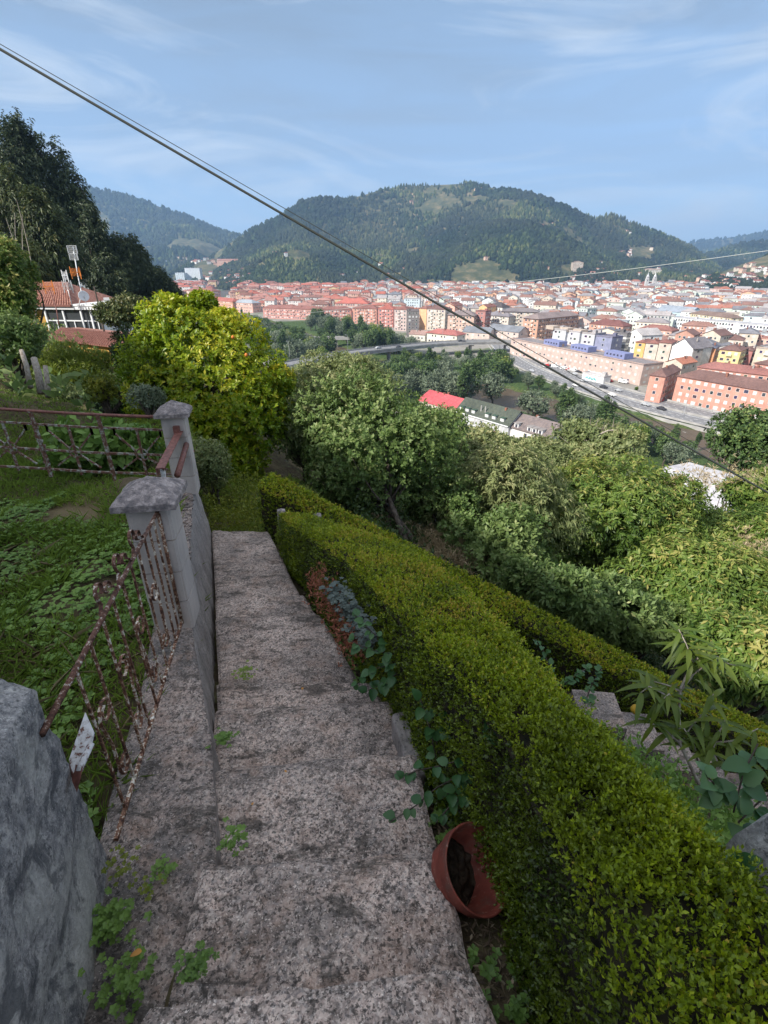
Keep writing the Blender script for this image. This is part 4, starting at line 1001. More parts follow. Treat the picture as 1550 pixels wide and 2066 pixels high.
TREES = [
 # name, label, px, py, t, (rx, ry, rz), twigs, k, L, W, mat, kwargs
 ('apple_tree', 'leafy apple tree with dark forked trunks in the middle, just beyond the farther hedge', 742, 915, 9.4, (1.95, 1.5, 1.75), 7600, 8, .075, .038, 'apple', dict(base=(.55, 7.2, -4.45), trunks=3, trunk=.06, nblob=34, bl=.36, tone=.44, top=.25)),
 ('apple_tree', 'pale grey-green bushy tree top standing up behind the middle apple tree', 690, 790, 12.0, (1.5, 1.3, 1.25), 3600, 8, .085, .034, 'olive', dict(nblob=22, tone=.55, top=.2)),
 ('apple_tree', 'tree with reddish twigs squeezed between the citrus tree and the middle apple tree', 608, 880, 9.7, (.62, .6, 1.0), 1400, 8, .07, .036, 'olive', dict(nblob=12, tone=.5, top=.2)),
 ('peach_tree', 'drooping narrow-leaved tree right of the middle apple tree', 1000, 1025, 10.2, (1.7, 1.5, 1.35), 5600, 9, .115, .030, 'olive', dict(droop=.35, up=-.15, nblob=24, tone=.56, top=.22)),
 ('fig_tree', 'tree with bushy dark crown below the drooping narrow-leaved tree', 1010, 1110, 8.8, (1.3, 1.1, .9), 2300, 8, .085, .04, 'apple', dict(nblob=16, tone=.36, top=.2)),
 ('walnut_tree', 'loose pale-branched tree below the grey roofs, with bare grey twigs on top', 1200, 905, 19, (2.3, 2.0, 1.15), 2900, 8, .15, .07, 'olive', dict(nblob=20, bl=.30, tone=.48, top=.2, bark='bark')),
 ('chestnut_tree', 'chestnut tree in the middle right with long light green leaves', 1230, 1045, 11.0, (2.1, 1.8, 1.6), 6200, 9, .115, .036, 'chest', dict(nblob=26, tone=.50, top=.25, up=-.1, droop=.12)),
 ('chestnut_tree', 'chestnut tree at the right edge topped with cream flower tassels', 1475, 1105, 11.5, (1.7, 1.5, 1.25), 6200, 9, .12, .038, 'chest', dict(nblob=24, tone=.52, top=.25, up=-.1, droop=.12)),
 ('chestnut_tree', 'tall chestnut in the lower right with big serrated leaves', 1420, 1200, 8.6, (1.75, 1.3, 1.05), 7200, 9, .115, .036, 'chest', dict(nblob=26, tone=.53, top=.25, up=-.1, droop=.15)),
 ('chestnut_tree', 'low chestnut crown nearest the farther hedge at the right edge', 1530, 1330, 6.2, (.85, .8, .60), 2600, 9, .11, .034, 'chest', dict(nblob=16, tone=.50, top=.25, up=-.1, droop=.15)),
 ('cherry_tree', 'shaded dark green tree under the chestnuts, behind the farther hedge', 1235, 1235, 8.0, (1.35, 1.0, .80), 3000, 8, .09, .036, 'apple', dict(nblob=18, tone=.28, top=.2)),
 ('cherry_tree', 'small dark tree hugging the farther hedge below the fig', 1130, 1190, 7.2, (.8, .6, .55), 1500, 8, .085, .036, 'apple', dict(nblob=12, tone=.30, top=.2)),
 ('apple_tree', 'small apple crown filling the gap above the orange dry grass', 905, 1020, 9.8, (.95, .9, .75), 2200, 8, .07, .036, 'apple', dict(nblob=14, tone=.5, top=.2)),
 ('willow_leaved_tree', 'soft grey-green crown between the narrow-leaved tree and the chestnuts', 1110, 965, 12.5, (1.4, 1.2, .95), 3200, 9, .10, .030, 'olive', dict(droop=.3, up=-.1, nblob=18, tone=.58, top=.2)),
 ('chestnut_tree', 'middle chestnut crown between the two taller chestnuts', 1345, 1085, 10.4, (1.2, 1.1, .9), 3200, 9, .115, .036, 'chest', dict(nblob=18, tone=.5, top=.2, droop=.12)),
 ('hazel_bush', 'leafy bush hiding the foot of the grey-roofed white house', 1065, 918, 16, (1.3, 1.2, .7), 1700, 8, .12, .055, 'olive', dict(nblob=14, tone=.55, top=.2)),
 ('oak_tree', 'reddish-green round tree at the right edge above the white hall roof', 1530, 900, 26, (2.6, 2.4, 2.3), 2300, 8, .20, .09, 'river', dict(nblob=18, tone=.55, top=.2)),
 ('oak_tree', 'bushy tree beside the white hall roof on the right', 1540, 1000, 18, (1.4, 1.3, 1.0), 1900, 8, .18, .07, 'chest', dict(nblob=18, tone=.5, top=.2)),
 ('hazel_bush', 'light leafy tree top hiding the left of the red hall roof', 868, 872, 13, (1.0, .9, .9), 1700, 8, .10, .048, 'apple', dict(nblob=14, tone=.55, top=.2)),
 ('hazel_bush', 'light green bush in front of the grey hall roofs', 955, 915, 16, (1.7, 1.4, .8), 2300, 8, .13, .06, 'olive', dict(nblob=18, tone=.52, top=.2)),
 ('hazel_bush', 'round green shrub in front of the chestnut with cream tassels', 1235, 1005, 13.5, (1.4, 1.2, .7), 1500, 9, .13, .045, 'chest', dict(nblob=14, tone=.48, top=.2)),
 # left side
 ('garden_shrub', 'bright bamboo-like shrub in front of the lower tiled roof', 140, 745, 17, (1.9, 1.3, .85), 3200, 8, .11, .020, 'bamboo', dict(nblob=22, tone=.5, top=.2, up=.5)),
 ('garden_tree', 'light green tree at the left edge in front of the yellow house', 8, 585, 15, (1.25, 1.2, 1.8), 3400, 8, .12, .05, 'chest', dict(nblob=22, tone=.55, top=.25)),
 ('garden_tree', 'dark leafy bush at the left edge under the light green tree', 20, 690, 14, (.95, .9, .75), 1500, 8, .11, .05, 'apple', dict(nblob=14, tone=.32)),
 ('garden_shrub', 'dark shrub between the lower tiled roof and the citrus tree', 258, 715, 17, (.7, .7, 1.0), 1700, 8, .10, .045, 'dark', dict(nblob=14, tone=.55)),
 ('garden_shrub', 'dark shrub behind the star railing, left of the citrus tree', 245, 810, 12, (.80, .8, .65), 1400, 8, .075, .035, 'dark', dict(nblob=14, tone=.5)),
 ('garden_tree', 'yellowish flowering bush above the citrus tree, by the wooden pole', 262, 636, 27, (1.9, 1.5, 1.1), 1700, 8, .17, .075, 'euca2', dict(nblob=16, tone=.68)),
 ('flowering_shrub', 'pale variegated shrub with small leaves left of the farther pillar', 205, 785, 9.5, (.42, .4, .34), 800, 8, .040, .018, 'yweed', dict(nblob=10, tone=.35)),
 ('flowering_shrub', 'grey-leaved shrub just behind the farther pillar cap', 300, 800, 8.2, (.35, .3, .30), 700, 8, .040, .016, 'willow', dict(nblob=10, tone=.75)),
 ('rose_bush', 'pale leaved rose bush with one pink bloom, right of the farther pillar', 425, 945, 6.6, (.30, .3, .46), 1100, 8, .038, .018, 'olive', dict(nblob=14, tone=.6, bl=.5, trunks=4, trunk=.02)),
 ('garden_shrub', 'broad-leaved green plant behind the star railing', 195, 895, 5.9, (.75, .35, .30), 420, 7, .14, .075, 'weed', dict(nblob=9, tone=.35)),
 ('garden_shrub', 'dark bush under the grey-leaved shrub by the star railing', 90, 800, 14, (1.2, .8, .45), 1100, 8, .09, .035, 'olive', dict(nblob=12, tone=.32)),
]
made = {}
for nm, lab, px_, py_, t_, R3, ntw, k, Lf, Wf, mt, kw in TREES:
    made[lab] = tree(nm, lab, 'tree' if nm.endswith('tree') else 'shrub', at_t(px_, py_, t_), R3, ntw, k, Lf, Wf, mt, **kw)
# bare twigs of the loose walnut
w_ = [o for l_, o in made.items() if 'bare grey twigs' in l_][0]
b = MB(); c0 = at_t(1190, 905, 19)
for q in range(16):
    a = c0 + rdir(1)[0] * (1.2, 1, .4); e_ = at_t(1195 + random.uniform(-70, 70), random.uniform(838, 900), 18.6)
    limb(b, a, e_, .045, .008, .3, 5)
    for z in range(3): limb(b, a * .4 + e_ * .6, e_ + rdir(1)[0] * .5, .015, .005, .3, 4)
b.build("bare_branches", M["pale"], None)
bb = bpy.data.objects['bare_branches']; bb.data.transform(Matrix.Translation(-w_.location)); bb.parent = w_
# cream tassels
def tassels(parent_lab, spots, n=70):
    P = np.concatenate([at_t(px_, py_, t_) + RNG.normal(0, 1, (n, 3)) * (.20, .18, .13) for px_, py_, t_ in spots])
    V, F, r_ = twigs(P, rdir(len(P)) + (0, 0, .6), 6, .10, .012, .7, .3, .03, 0, np.full(len(P), .75))
    o = made[parent_lab]
    tagd(mk('tassels', V, F, M['straw'], o, rnd=r_), kind='stuff')
tassels('chestnut tree at the right edge topped with cream flower tassels', [(1350, 985, 10.6), (1400, 958, 10.8), (1500, 960, 10.6), (1440, 965, 10.7), (1510, 1100, 9.8), (1460, 1155, 9.6)])
b = rose = made['pale leaved rose bush with one pink bloom, right of the farther pillar']
c_ = at_t(388, 910, 6.3); t = NT('pink_petal'); M['pink'] = t.fin((.65, .12, .22), .6)
mb = MB()
for q in range(14):
    a = q * 2.4; r_ = .008 + q * .0016; mb.lathe(c_ + np.array((math.cos(a) * r_ * .5, -.01, math.sin(a) * r_ * .5)), [(.002, -.01), (.012, -.004), (.016, .008)], 7)
tagd(mb.build('bloom', M['pink'], rose), kind='stuff')

# ---- undergrowth on the slope below the hedges, and dry grass
def scatter_xy(n, xr, yr, cond=None):
    P = np.column_stack([RNG.uniform(*xr, n), RNG.uniform(*yr, n)])
    if cond is not None: P = P[cond(P[:, 0], P[:, 1])]
    return np.column_stack([P, ground_z(P[:, 0], P[:, 1])])
def undergrowth(name, lab, P, k, Lf, Wf, m, lift, tone=.35, up=.3):
    P = P + np.column_stack([np.zeros((len(P), 2)), RNG.uniform(0, lift, len(P))])
    V, F, r_ = twigs(P, rdir(len(P)) * .7 + (0, 0, .8), k, Lf, Wf, .8, up, Lf, .05, np.full(len(P), tone) + fbm(P[:, 0] * .8, P[:, 1] * .8, 4) * .3)
    return tagd(mk(name, V, F, M[m], None, rnd=r_), lab, None, kind='stuff')
dd_ = lambda x, y: x - xw(y)
def beyond2(x, y): return y > 5.4 - .31 * (x + 1.2)
undergrowth('undergrowth', 'tangled undergrowth on the slope beyond the farther hedge', scatter_xy(30000, (-1, 16), (1, 22), lambda x, y: (dd_(x, y) > 2.2) & beyond2(x, y)), 4, .09, .04, 'dark', .35, .6)
undergrowth('undergrowth', 'brighter bushy cover on the slope falling to the valley', scatter_xy(15000, (-6, 60), (14, 110), lambda x, y: (dd_(x, y) > .5) & (dd_(x, y) < 70)), 5, .42, .22, 'chest', 1.4, .4)
undergrowth('undergrowth', 'shrubby cover on the left hillside around the yellow house', scatter_xy(14000, (-75, -3.5), (9, 95), lambda x, y: (dd_(x, y) < .5) & (np.hypot(x, y) > 11)), 5, .30, .14, 'apple', .8, .42)
undergrowth('dry_grass', 'patch of dry orange grass under the middle apple tree', at_t(905, 1125, 8.6) + RNG.normal(0, 1, (1500, 3)) * (.35, .35, .06), 5, .12, .01, 'straw', .1, .6)
# ---- grass
def grass(name, lab, P, h, w, m, tone=.4, lean=.5, tuft=None):
    n = len(P); D = np.column_stack([RNG.normal(0, lean, (n, 2)), np.ones(n)])
    N = rdir(n); tn = tone + fbm(P[:, 0] * 1.3, P[:, 1] * 1.3, 8, 3) * .35 + RNG.normal(0, .12, n)
    hh = h * RNG.uniform(.5, 1.3, n) * (1 + .5 * fbm(P[:, 0] * 1.7, P[:, 1] * 1.7, 9, 3))
    V, F, r_ = leafgeo(P, D, N, hh, w, 0, .25, tn, .35)
    return tagd(mk(name, V, F, M[m], None, rnd=r_), lab, None, kind='stuff')
gl = lambda x, y: dd_(x, y) < -.24 - .18 * np.clip(1.9 - y, -.5, 1)
P = scatter_xy(90000, (-6.5, -.9), (.6, 8.5), gl); kp = fbm(P[:, 0] * 1.1, P[:, 1] * 1.1, 21, 3) > -.28; P = P[kp]
grass('grass', 'rough grass of the garden bed behind the scroll railing', P, .15, .0066, 'grass', .45)
P = scatter_xy(26000, (-3.2, .4), (4.85, 9.5), lambda x, y: (dd_(x, y) > -.3))
grass('grass', 'shaded lawn at the bottom of the steps under the citrus tree', P, .12, .007, 'grass', .72)
P = scatter_xy(30000, (-16, -3.5), (6.5, 15)); grass('grass', 'dark lawn sloping up behind the star railing', P, .13, .012, 'grass', .22)
P = scatter_xy(1800, (-4.2, -1.1), (1.2, 4.3), gl); kp = fbm(P[:, 0] * 1.5, P[:, 1] * 1.5, 5, 2) > .15; P = P[kp]
grass('dry_straw', 'dry straw stalks lying on the garden bed', P + (0, 0, .02), .22, .005, 'straw', .7, 3.0)
def rosettes(name, lab, P, k, Lf, m, tone, lift=.03, W=None):
    n = len(P); an = RNG.uniform(0, 6.28, n)[:, None] + np.arange(k)[None] * 2 * math.pi / k + RNG.normal(0, .2, (n, k))
    D = np.stack([np.cos(an), np.sin(an), RNG.uniform(.0, .55, (n, k))], -1).reshape(-1, 3)
    B = np.repeat(P + np.column_stack([np.zeros((n, 2)), RNG.uniform(.2, 1, n) * lift]), k, 0)
    s = np.repeat(RNG.uniform(.6, 1.3, n), k)
    V, F, r_ = leafgeo(B, D, np.tile((0, 0, 1.), (n * k, 1)), Lf * s, (W or Lf * .75) * s, .12, .1, np.repeat(tone + fbm(P[:, 0] * 2, P[:, 1] * 2, 12, 2) * .3, k) + RNG.normal(0, .12, n * k), .6)
    return tagd(mk(name, V, F, M[m], None, rnd=r_), lab, None, kind='stuff')
P = scatter_xy(12000, (-4.6, -.95), (.75, 4.3), gl); kp = fbm(P[:, 0] * 1.3 + 5, P[:, 1] * 1.3, 33, 3) > .08; P = P[kp]
rosettes('ground_weeds', 'low green weeds and clover covering the garden bed', P, 5, .026, 'weed', .42, .06)
P = scatter_xy(2600, (-2.9, -1.35), (4.85, 7.2), lambda x, y: (dd_(x, y) > -.1) & (dd_(x, y) < .95 + fbm(x * 2, y * 2, 3) * .4))
undergrowth('flowering_weeds', 'tall yellow-green flowering weeds on the lawn below the wall', P, 5, .035, .016, 'yweed', .30, .45)
_pp = at_t(966, 1750, 1.49)
P = scatter_xy(7000, (-.9, .55), (.1, 4.2), lambda x, y: (x > np.where(y < 1.5, .25 - .18 * (y - .57), .07 - .36 * (y - 1.5))) & (x < np.where(y < 1.5, .47 - .18 * (y - .57), .24 - .36 * (y - 1.5))))
P = P[np.hypot(P[:, 0] - _pp[0], P[:, 1] - _pp[1]) > .19]
rosettes('ground_ivy', 'small creeping leaves on the soil between the steps and the hedge foot', P, 5, .018, 'weed', .30, .05)

P = scatter_xy(36000, (-.9, .55), (.1, 4.2), lambda x, y: (x > np.where(y < 1.5, .24 - .18 * (y - .57), .06 - .36 * (y - 1.5))) & (x < np.where(y < 1.5, .52 - .18 * (y - .57), .28 - .36 * (y - 1.5))))
V, F, r_ = leafgeo(P + (0, 0, .008), rdir(len(P)) * (1, 1, .25), rdir(len(P)) * .4 + (0, 0, 1), RNG.uniform(.008, .05, len(P)), RNG.uniform(.002, .010, len(P)), .1, 0, RNG.uniform(0, 1, len(P)))
t = NT('litter'); M['litter'] = t.fin(t.ramp(t.attr('rnd'), [(0, (.03, .022, .015)), (.5, (.10, .07, .045)), (.85, (.22, .16, .10)), (1, (.36, .29, .2))]), .9)
tagd(mk('leaf_litter', V, F, M['litter'], None, rnd=r_), 'dry leaf litter and twigs at the hedge foot', kind='stuff')
q = ground_z
P = scatter_xy(1400, (-1.0, -.2), (.2, 2.0), lambda x, y: (x > -.95 - .1 * y) & (x < -.45 - .34 * (y - .6)))
P[:, 2] = -1.715 + RNG.uniform(0, .004, len(P)); P = P[RNG.uniform(size=len(P)) < .35]
V, F, r_ = leafgeo(P, rdir(len(P)) * (1, 1, .1), np.tile((0, 0, 1.), (len(P), 1)), RNG.uniform(.006, .022, len(P)), RNG.uniform(.001, .004, len(P)), .1, 0, RNG.uniform(0, 1, len(P)))
tagd(mk('leaf_litter', V, F, M['litter'], None, rnd=r_), 'dry bits lying on the kerb', kind='stuff')

xr_ = lambda y: np.interp(y, [.02, .45, .8, 1.62, 2.72, 4.05], [.68, .65, .57, .46, .24, -.62])
P = scatter_xy(9000, (-.6, 4.2), (.1, 4.6), lambda x, y: (x > xr_(y) + .03) & (y < 5.0 - .31 * (x + 1.2)) & (RNG.uniform(size=len(x)) < np.where(y < 2.75, 1, .10)))
undergrowth('undergrowth', 'leafy weeds on the ground between the two clipped hedges', P, 5, .045, .022, 'weed', .22, .40)
# ================================================================== town
def proj(P):
    d = P[1] * CP - P[2] * SP
    return 775 + FPX * P[0] / d, 1033 - FPX * (P[1] * SP + P[2] * CP) / d
PENDING = []        # (object, label, group, px, py): told apart by order from the left
def later(o, lab, group): 
    q = proj(np.array(o.location)); PENDING.append((o, lab, group, q[0], q[1]))
ZG = -60.0
def quadf(mb, P, c): mb.add(P, [[0, 1, 2, 3]], c)
def bgeo(P0, P1, depth, h, wall, roof, rt='hip', floors=None, zb=ZG, detail=2, wcol=(.05, .055, .065), shut=.35, balc=0, rise=None, sp=3.1, band=None, over=.5, winh=1.35):
    """walls, roof, windows of one building; P0->P1 is the front (near) wall, left to right"""
    P0 = np.array(P0[:2], float); P1 = np.array(P1[:2], float); Lw = np.linalg.norm(P1 - P0); ax_ = (P1 - P0) / Lw
    ay = np.array((-ax_[1], ax_[0]))
    if ay @ (P0 + P1) < 0: ay = -ay
    W, Rf, Wn = MB(), MB(), MB(); zt = zb + h
    c = [P0, P1, P1 + ay * depth, P0 + ay * depth]
    if rt == 'gable': gable_long = True
    W.add([(*q, zb - 3) for q in c] + [(*q, zt) for q in c], [[0, 1, 5, 4], [1, 2, 6, 5], [2, 3, 7, 6], [3, 0, 4, 7], [4, 5, 6, 7]], wall)
    def pt(a, b_, z): q = P0 + ax_ * a + ay * b_; return (q[0], q[1], z)
    ov = over; rs = rise if rise is not None else min(depth, Lw) * .26
    dk = tuple(k * .7 for k in roof)
    if rt == 'hip':
        e = [pt(-ov, -ov, zt), pt(Lw + ov, -ov, zt), pt(Lw + ov, depth + ov, zt), pt(-ov, depth + ov, zt)]
        e2 = [(a, b_, z + .25) for a, b_, z in e]
        if Lw >= depth: r0, r1 = pt(depth * .5, depth / 2, zt + rs), pt(Lw - depth * .5, depth / 2, zt + rs); fs = [[4, 5, 9, 8], [5, 6, 9], [6, 7, 8, 9], [7, 4, 8]]
        else: r0, r1 = pt(Lw / 2, Lw * .5, zt + rs), pt(Lw / 2, depth - Lw * .5, zt + rs); fs = [[4, 5, 8], [5, 6, 9, 8], [6, 7, 9], [7, 4, 8, 9]]
        Rf.add(e + e2 + [r0, r1], [[0, 1, 2, 3], [0, 1, 5, 4], [1, 2, 6, 5], [2, 3, 7, 6], [3, 0, 4, 7]] + fs, roof)
    elif rt in ('gable', 'gable2'):
        if rt == 'gable':      # ridge along the front
            a = [pt(-ov, -ov, zt - .1), pt(Lw + ov, -ov, zt - .1), pt(Lw + ov, depth / 2, zt + rs), pt(-ov, depth / 2, zt + rs), pt(Lw + ov, depth + ov, zt - .1), pt(-ov, depth + ov, zt - .1)]
            W.add([pt(0, 0, zt), pt(0, depth, zt), pt(0, depth / 2, zt + rs - .15), pt(Lw, 0, zt), pt(Lw, depth, zt), pt(Lw, depth / 2, zt + rs - .15)], [[0, 1, 2], [3, 5, 4]], wall)
        else:                  # ridge runs away from the viewer, gable in front
            a = [pt(-ov, -ov, zt - .1), pt(-ov, depth + ov, zt - .1), pt(Lw / 2, depth + ov, zt + rs), pt(Lw / 2, -ov, zt + rs), pt(Lw + ov, depth + ov, zt - .1), pt(Lw + ov, -ov, zt - .1)]
            W.add([pt(0, 0, zt), pt(Lw, 0, zt), pt(Lw / 2, 0, zt + rs - .15)], [[0, 1, 2]], wall)
        a2 = [(x, y, z + .25) for x, y, z in a]
        Rf.add(a + a2, [[0, 1, 2, 3], [3, 2, 4, 5], [6, 9, 8, 7], [9, 11, 10, 8], [0, 6, 7, 1], [4, 10, 11, 5], [0, 3, 9, 6], [3, 5, 11, 9], [1, 7, 8, 2], [2, 8, 10, 4]], roof)
    else:
        Rf.box((*((c[0] + c[2]) / 2), zt + .15), (Lw + .3, depth + .3, .3), math.atan2(ax_[1], ax_[0]), roof)
        for (a0, b0, a1, b1) in ((0, 0, Lw, 0), (Lw, 0, Lw, depth), (Lw, depth, 0, depth), (0, depth, 0, 0)):
            Rf.bar(pt(a0, b0, zt + .5), pt(a1, b1, zt + .5), .3, .6, wall)
        if detail >= 2 and Lw > 9:
            for q in range(random.randint(1, 3)): Rf.box(pt(random.uniform(2, Lw - 2), random.uniform(2, depth - 2), zt + 1.2), (random.uniform(1.5, 3.5), random.uniform(1.5, 3), 2), math.atan2(ax_[1], ax_[0]), tuple(k * .85 for k in wall))
    if rt in ('hip', 'gable', 'gable2') and detail >= 1:
        for q in range(random.randint(1, 3)):
            u = random.uniform(.2, .8); v = random.uniform(.3, .7)
            Rf.box(pt(Lw * u, depth * v, zt + rs * .75 + .5), (.8, .8, 1.9), math.atan2(ax_[1], ax_[0]), (.35, .17, .12) if random.random() < .6 else (.5, .48, .45))
    floors = floors or max(1, int(h / 3.05)); fh = h / floors
    sides = [(P0, ax_, Lw, -ay), (P1, ay, depth, ax_), (P0, ay, depth, -ax_), (P0 + ay * depth, ax_, Lw, ay)]
    for s_i, (o_, dr, ln, nr_) in enumerate(sides):
        mid = o_ + dr * ln / 2
        if nr_ @ (-mid) < -.25 * np.linalg.norm(mid): continue      # never seen, even a few steps aside
        n = int((ln - 1.0) / sp)
        if n < 1: continue
        st_ = (ln - n * sp) / 2
        if band is not None:
            for f_ in range(floors):
                z = zb + f_ * fh + .25
                a = o_ + nr_ * .05; b_ = a + dr * ln; quadf(W, [(*a, z), (*b_, z), (*b_, z + fh * .32), (*a, z + fh * .32)], band)
        for f_ in range(floors):
            z = zb + f_ * fh + fh * .33; z1 = z + min(fh * .5, winh)
            for k in range(n):
                ce = o_ + dr * (st_ + (k + .5) * sp)
                wd = .62 if (k * 7 + int(P0[0])) % 3 else .85
                lit = random.random()
                col = tuple(q * random.uniform(.6, 1.5) for q in wcol) if lit > shut else (.55, .55, .54)
                if detail >= 2:
                    a = ce - dr * (wd + .14) + nr_ * .055; b_ = ce + dr * (wd + .14) + nr_ * .055
                    quadf(Wn, [(*a, z - .14), (*b_, z - .14), (*b_, z1 + .12), (*a, z1 + .12)], (.62, .60, .57))
                a = ce - dr * wd + nr_ * .09; b_ = ce + dr * wd + nr_ * .09
                quadf(Wn, [(*a, z), (*b_, z), (*b_, z1), (*a, z1)], col)
                if balc and detail >= 2 and k % 3 == balc % 3 and f_ > 0 and s_i in (0, 1, 2):
                    W.box((*(ce + nr_ * .55), z - .25 ), (2.5, 1.1, .95) if abs(dr @ ax_) > .5 else (1.1, 2.5, .95), math.atan2(ax_[1], ax_[0]), tuple(min(.7, q * 1.25 + .06) for q in wall))
    return W, Rf, Wn, (c[0] + c[2]) / 2
def building(name, lab, e0, e1, h, depth, wall, roof, rt='hip', zb=ZG, group=None, cat='building', **k):
    """e0, e1: photo pixels of the two ends of the front eave, h: eave height above the street"""
    P0 = at_z(*e0, zb + h); P1 = at_z(*e1, zb + h)
    return building_w(name, lab, P0, P1, h, depth, wall, roof, rt, zb, group, cat, **k)
FOOT = []
def building_w(name, lab, P0, P1, h, depth, wall, roof, rt='hip', zb=ZG, group=None, cat='building', pend=None, **k):
    wall = tuple(a * .84 + b_ * .16 for a, b_ in zip(wall, (.72, .68, .64))); roof = tuple(a * .88 + b_ * .12 for a, b_ in zip(roof, (.5, .42, .4)))
    W, Rf, Wn, cc = bgeo(P0, P1, depth, h, wall, roof, rt, zb=zb, **k)
    o = empty(name, (*cc, zb), lab, cat, group)
    W.build('wall', M['face'], o, cols=True)
    r_ = Rf.build('roof', M['roof'], o, cols=True)
    if Wn.V:
        w_ = Wn.build('window_rows', M['pane'], o, cols=True); w_['kind'] = 'stuff'
    Lw = np.linalg.norm(np.array(P1[:2]) - np.array(P0[:2])); FOOT.append((cc[0], cc[1], math.hypot(Lw, depth) / 2, np.array(P0[:2]), np.array(P1[:2]), depth))
    return o
BR = (.46, .19, .13); OR = (.62, .27, .13); BE = (.58, .47, .36); WH = (.72, .72, .70); GR = (.45, .46, .48); PI = (.60, .37, .30); RR = (.30, .125, .10); RB = (.20, .11, .095); GY = (.22, .22, .24); RD = (.48, .14, .10)
B = building
col_ = B('long_school', 'very long pinkish brick block with violet boxes on its flat roof', (1032, 684), (1299, 737), 11, 15, (.50, .36, .31), (.30, .29, .30), 'flat', floors=3, sp=4.2, winh=1.0, shut=.75)
P0, P1 = at_z(1032, 684, -49), at_z(1299, 737, -49); axv = (P1 - P0) / np.linalg.norm(P1 - P0); ayv = np.array((-axv[1], axv[0], 0)); ayv = ayv if ayv @ P0 > 0 else -ayv
for u_ in (.34, .56, .80):
    b = MB(); q = P0 + (P1 - P0) * u_ + ayv * 6; rz_ = math.atan2(axv[1], axv[0]); b.box((q[0], q[1], -47.0), (15, 7, 3.2), rz_, (.22, .24, .42))
    for k in range(-2, 3): b.box(np.array((q[0], q[1], -46.9)) + axv * k * 2.6 - ayv * 3.52, (1.2, .06, 1.0), rz_, (.05, .05, .08))
    b.build('roof_box', M['face'], col_, cols=True)
B('brick_apartments', 'long orange brick apartment row along the highway with brown hipped roof', (1368, 759), (1640, 806), 12.5, 12, (.56, .22, .15), RB, 'hip', floors=4, sp=3.4, rise=3.6, shut=.55)
B('brick_apartments', 'short wing of the brick row, standing end-on beside the highway', (1312, 757), (1343, 761), 12.5, 24, (.56, .22, .15), RB, 'hip', floors=4, shut=.5, rise=3.2)
B('brick_apartments', 'second brick row behind the long one by the highway', (1408, 741), (1600, 764), 13, 11, (.50, .20, .14), (.34, .14, .12), 'hip', floors=4)
B('brick_tower', 'taller brick block at the right edge behind the brick rows', (1523, 733), (1580, 741), 17, 14, (.48, .19, .14), RB, 'hip')
B('white_slab', 'very long white slab building with rows of windows, right of centre', (1361, 641), (1600, 662), 14, 14, (.72, .74, .76), (.42, .47, .52), 'flat', floors=4, sp=2.6, winh=1.6, shut=.1)
B('blue_hall', 'light blue hall with a low grey-blue roof', (1324, 626), (1391, 632), 10, 22, (.42, .60, .70), (.34, .42, .50), 'gable', floors=2, sp=6)
B('beige_apartments', 'long beige apartment block with brown roof right of the light blue hall', (1394, 632), (1477, 642), 13, 13, (.60, .47, .28), (.24, .17, .14), 'hip', balc=1)
B('glass_block', 'low grey glass block in front of the light blue hall', (1310, 637), (1360, 641), 9, 14, (.36, .43, .48), (.28, .36, .42), 'flat')
B('pale_green_block', 'tall pale green apartment block with white trim', (1161, 622), (1186, 624), 19, 14, (.60, .72, .66), (.40, .36, .34), 'flat', balc=1)
B('white_gabled_house', 'white gabled block right of the tall pale green one', (1217, 623), (1241, 626), 15, 14, WH, GR, 'gable2')
B('white_gabled_house', 'pale mint gabled block in the middle of the three', (1255, 628), (1282, 631), 14, 14, (.64, .74, .70), GR, 'gable2')
B('white_gabled_house', 'white gabled block just left of the light blue hall', (1287, 630), (1315, 633), 14, 15, (.74, .77, .76), GR, 'gable2')
B('brick_block', 'orange brick block with dark red roof behind the grey stepped towers', (1190, 653), (1258, 659), 14, 16, (.48, .24, .16), (.22, .08, .07), 'hip', balc=1)
for k, (a, c_, h) in enumerate(((1117, 1143, 19), (1146, 1171, 18.5), (1174, 1201, 18))):
    o = B('grey_tower', ('leftmost', 'middle', 'rightmost')[k] + ' of three pale grey window-striped blocks behind the long pinkish block', (a, 664 + k * 4), (c_, 667 + k * 4), h, 13, (.52, .53, .56), (.45, .40, .36), 'flat', balc=0, band=(.62, .62, .64), group='pale grey blocks')
    q = np.array(o.location); MB().box((q[0] - 8, q[1] + 4, ZG + h + .9), (6, 8, 2.4), .4, (.50, .41, .34)).build('stair_head', M['face'], o, cols=True)
B('violet_block', 'tall windowless violet-blue block above the long pinkish block', (1203, 678), (1236, 682), 17, 12, (.19, .21, .36), (.2, .2, .26), 'flat', sp=9)
B('striped_block', 'dark grey block with white balcony bands right of the violet one', (1240, 671), (1266, 674), 18, 12, (.11, .11, .12), GY, 'flat', band=(.62, .62, .60))
B('white_block', 'tall blank white block with sloping roof', (1268, 672), (1296, 677), 18, 16, (.80, .80, .79), (.5, .5, .5), 'gable2', sp=12)
B('orange_block', 'narrow orange-yellow block with red-brown roof', (1283, 690), (1303, 692), 16, 14, (.72, .40, .08), RR, 'hip')
B('beige_block', 'left one of two joined beige blocks with red-brown roof', (1304, 692), (1329, 694), 16.5, 14, (.56, .50, .42), RR, 'hip')
B('beige_block', 'right one of two joined beige blocks with red-brown roof', (1331, 691), (1356, 693), 17.5, 14, (.60, .48, .40), RR, 'hip')
B('white_gable', 'big bright white gable wall above the brick row', (1357, 698), (1399, 704), 16, 18, (.84, .84, .83), GY, 'gable2', sp=14, rise=5)
B('grey_brown_block', 'grey-brown block right of the big white gable', (1401, 704), (1420, 703), 16, 16, (.30, .27, .26), GY, 'gable', balc=1)
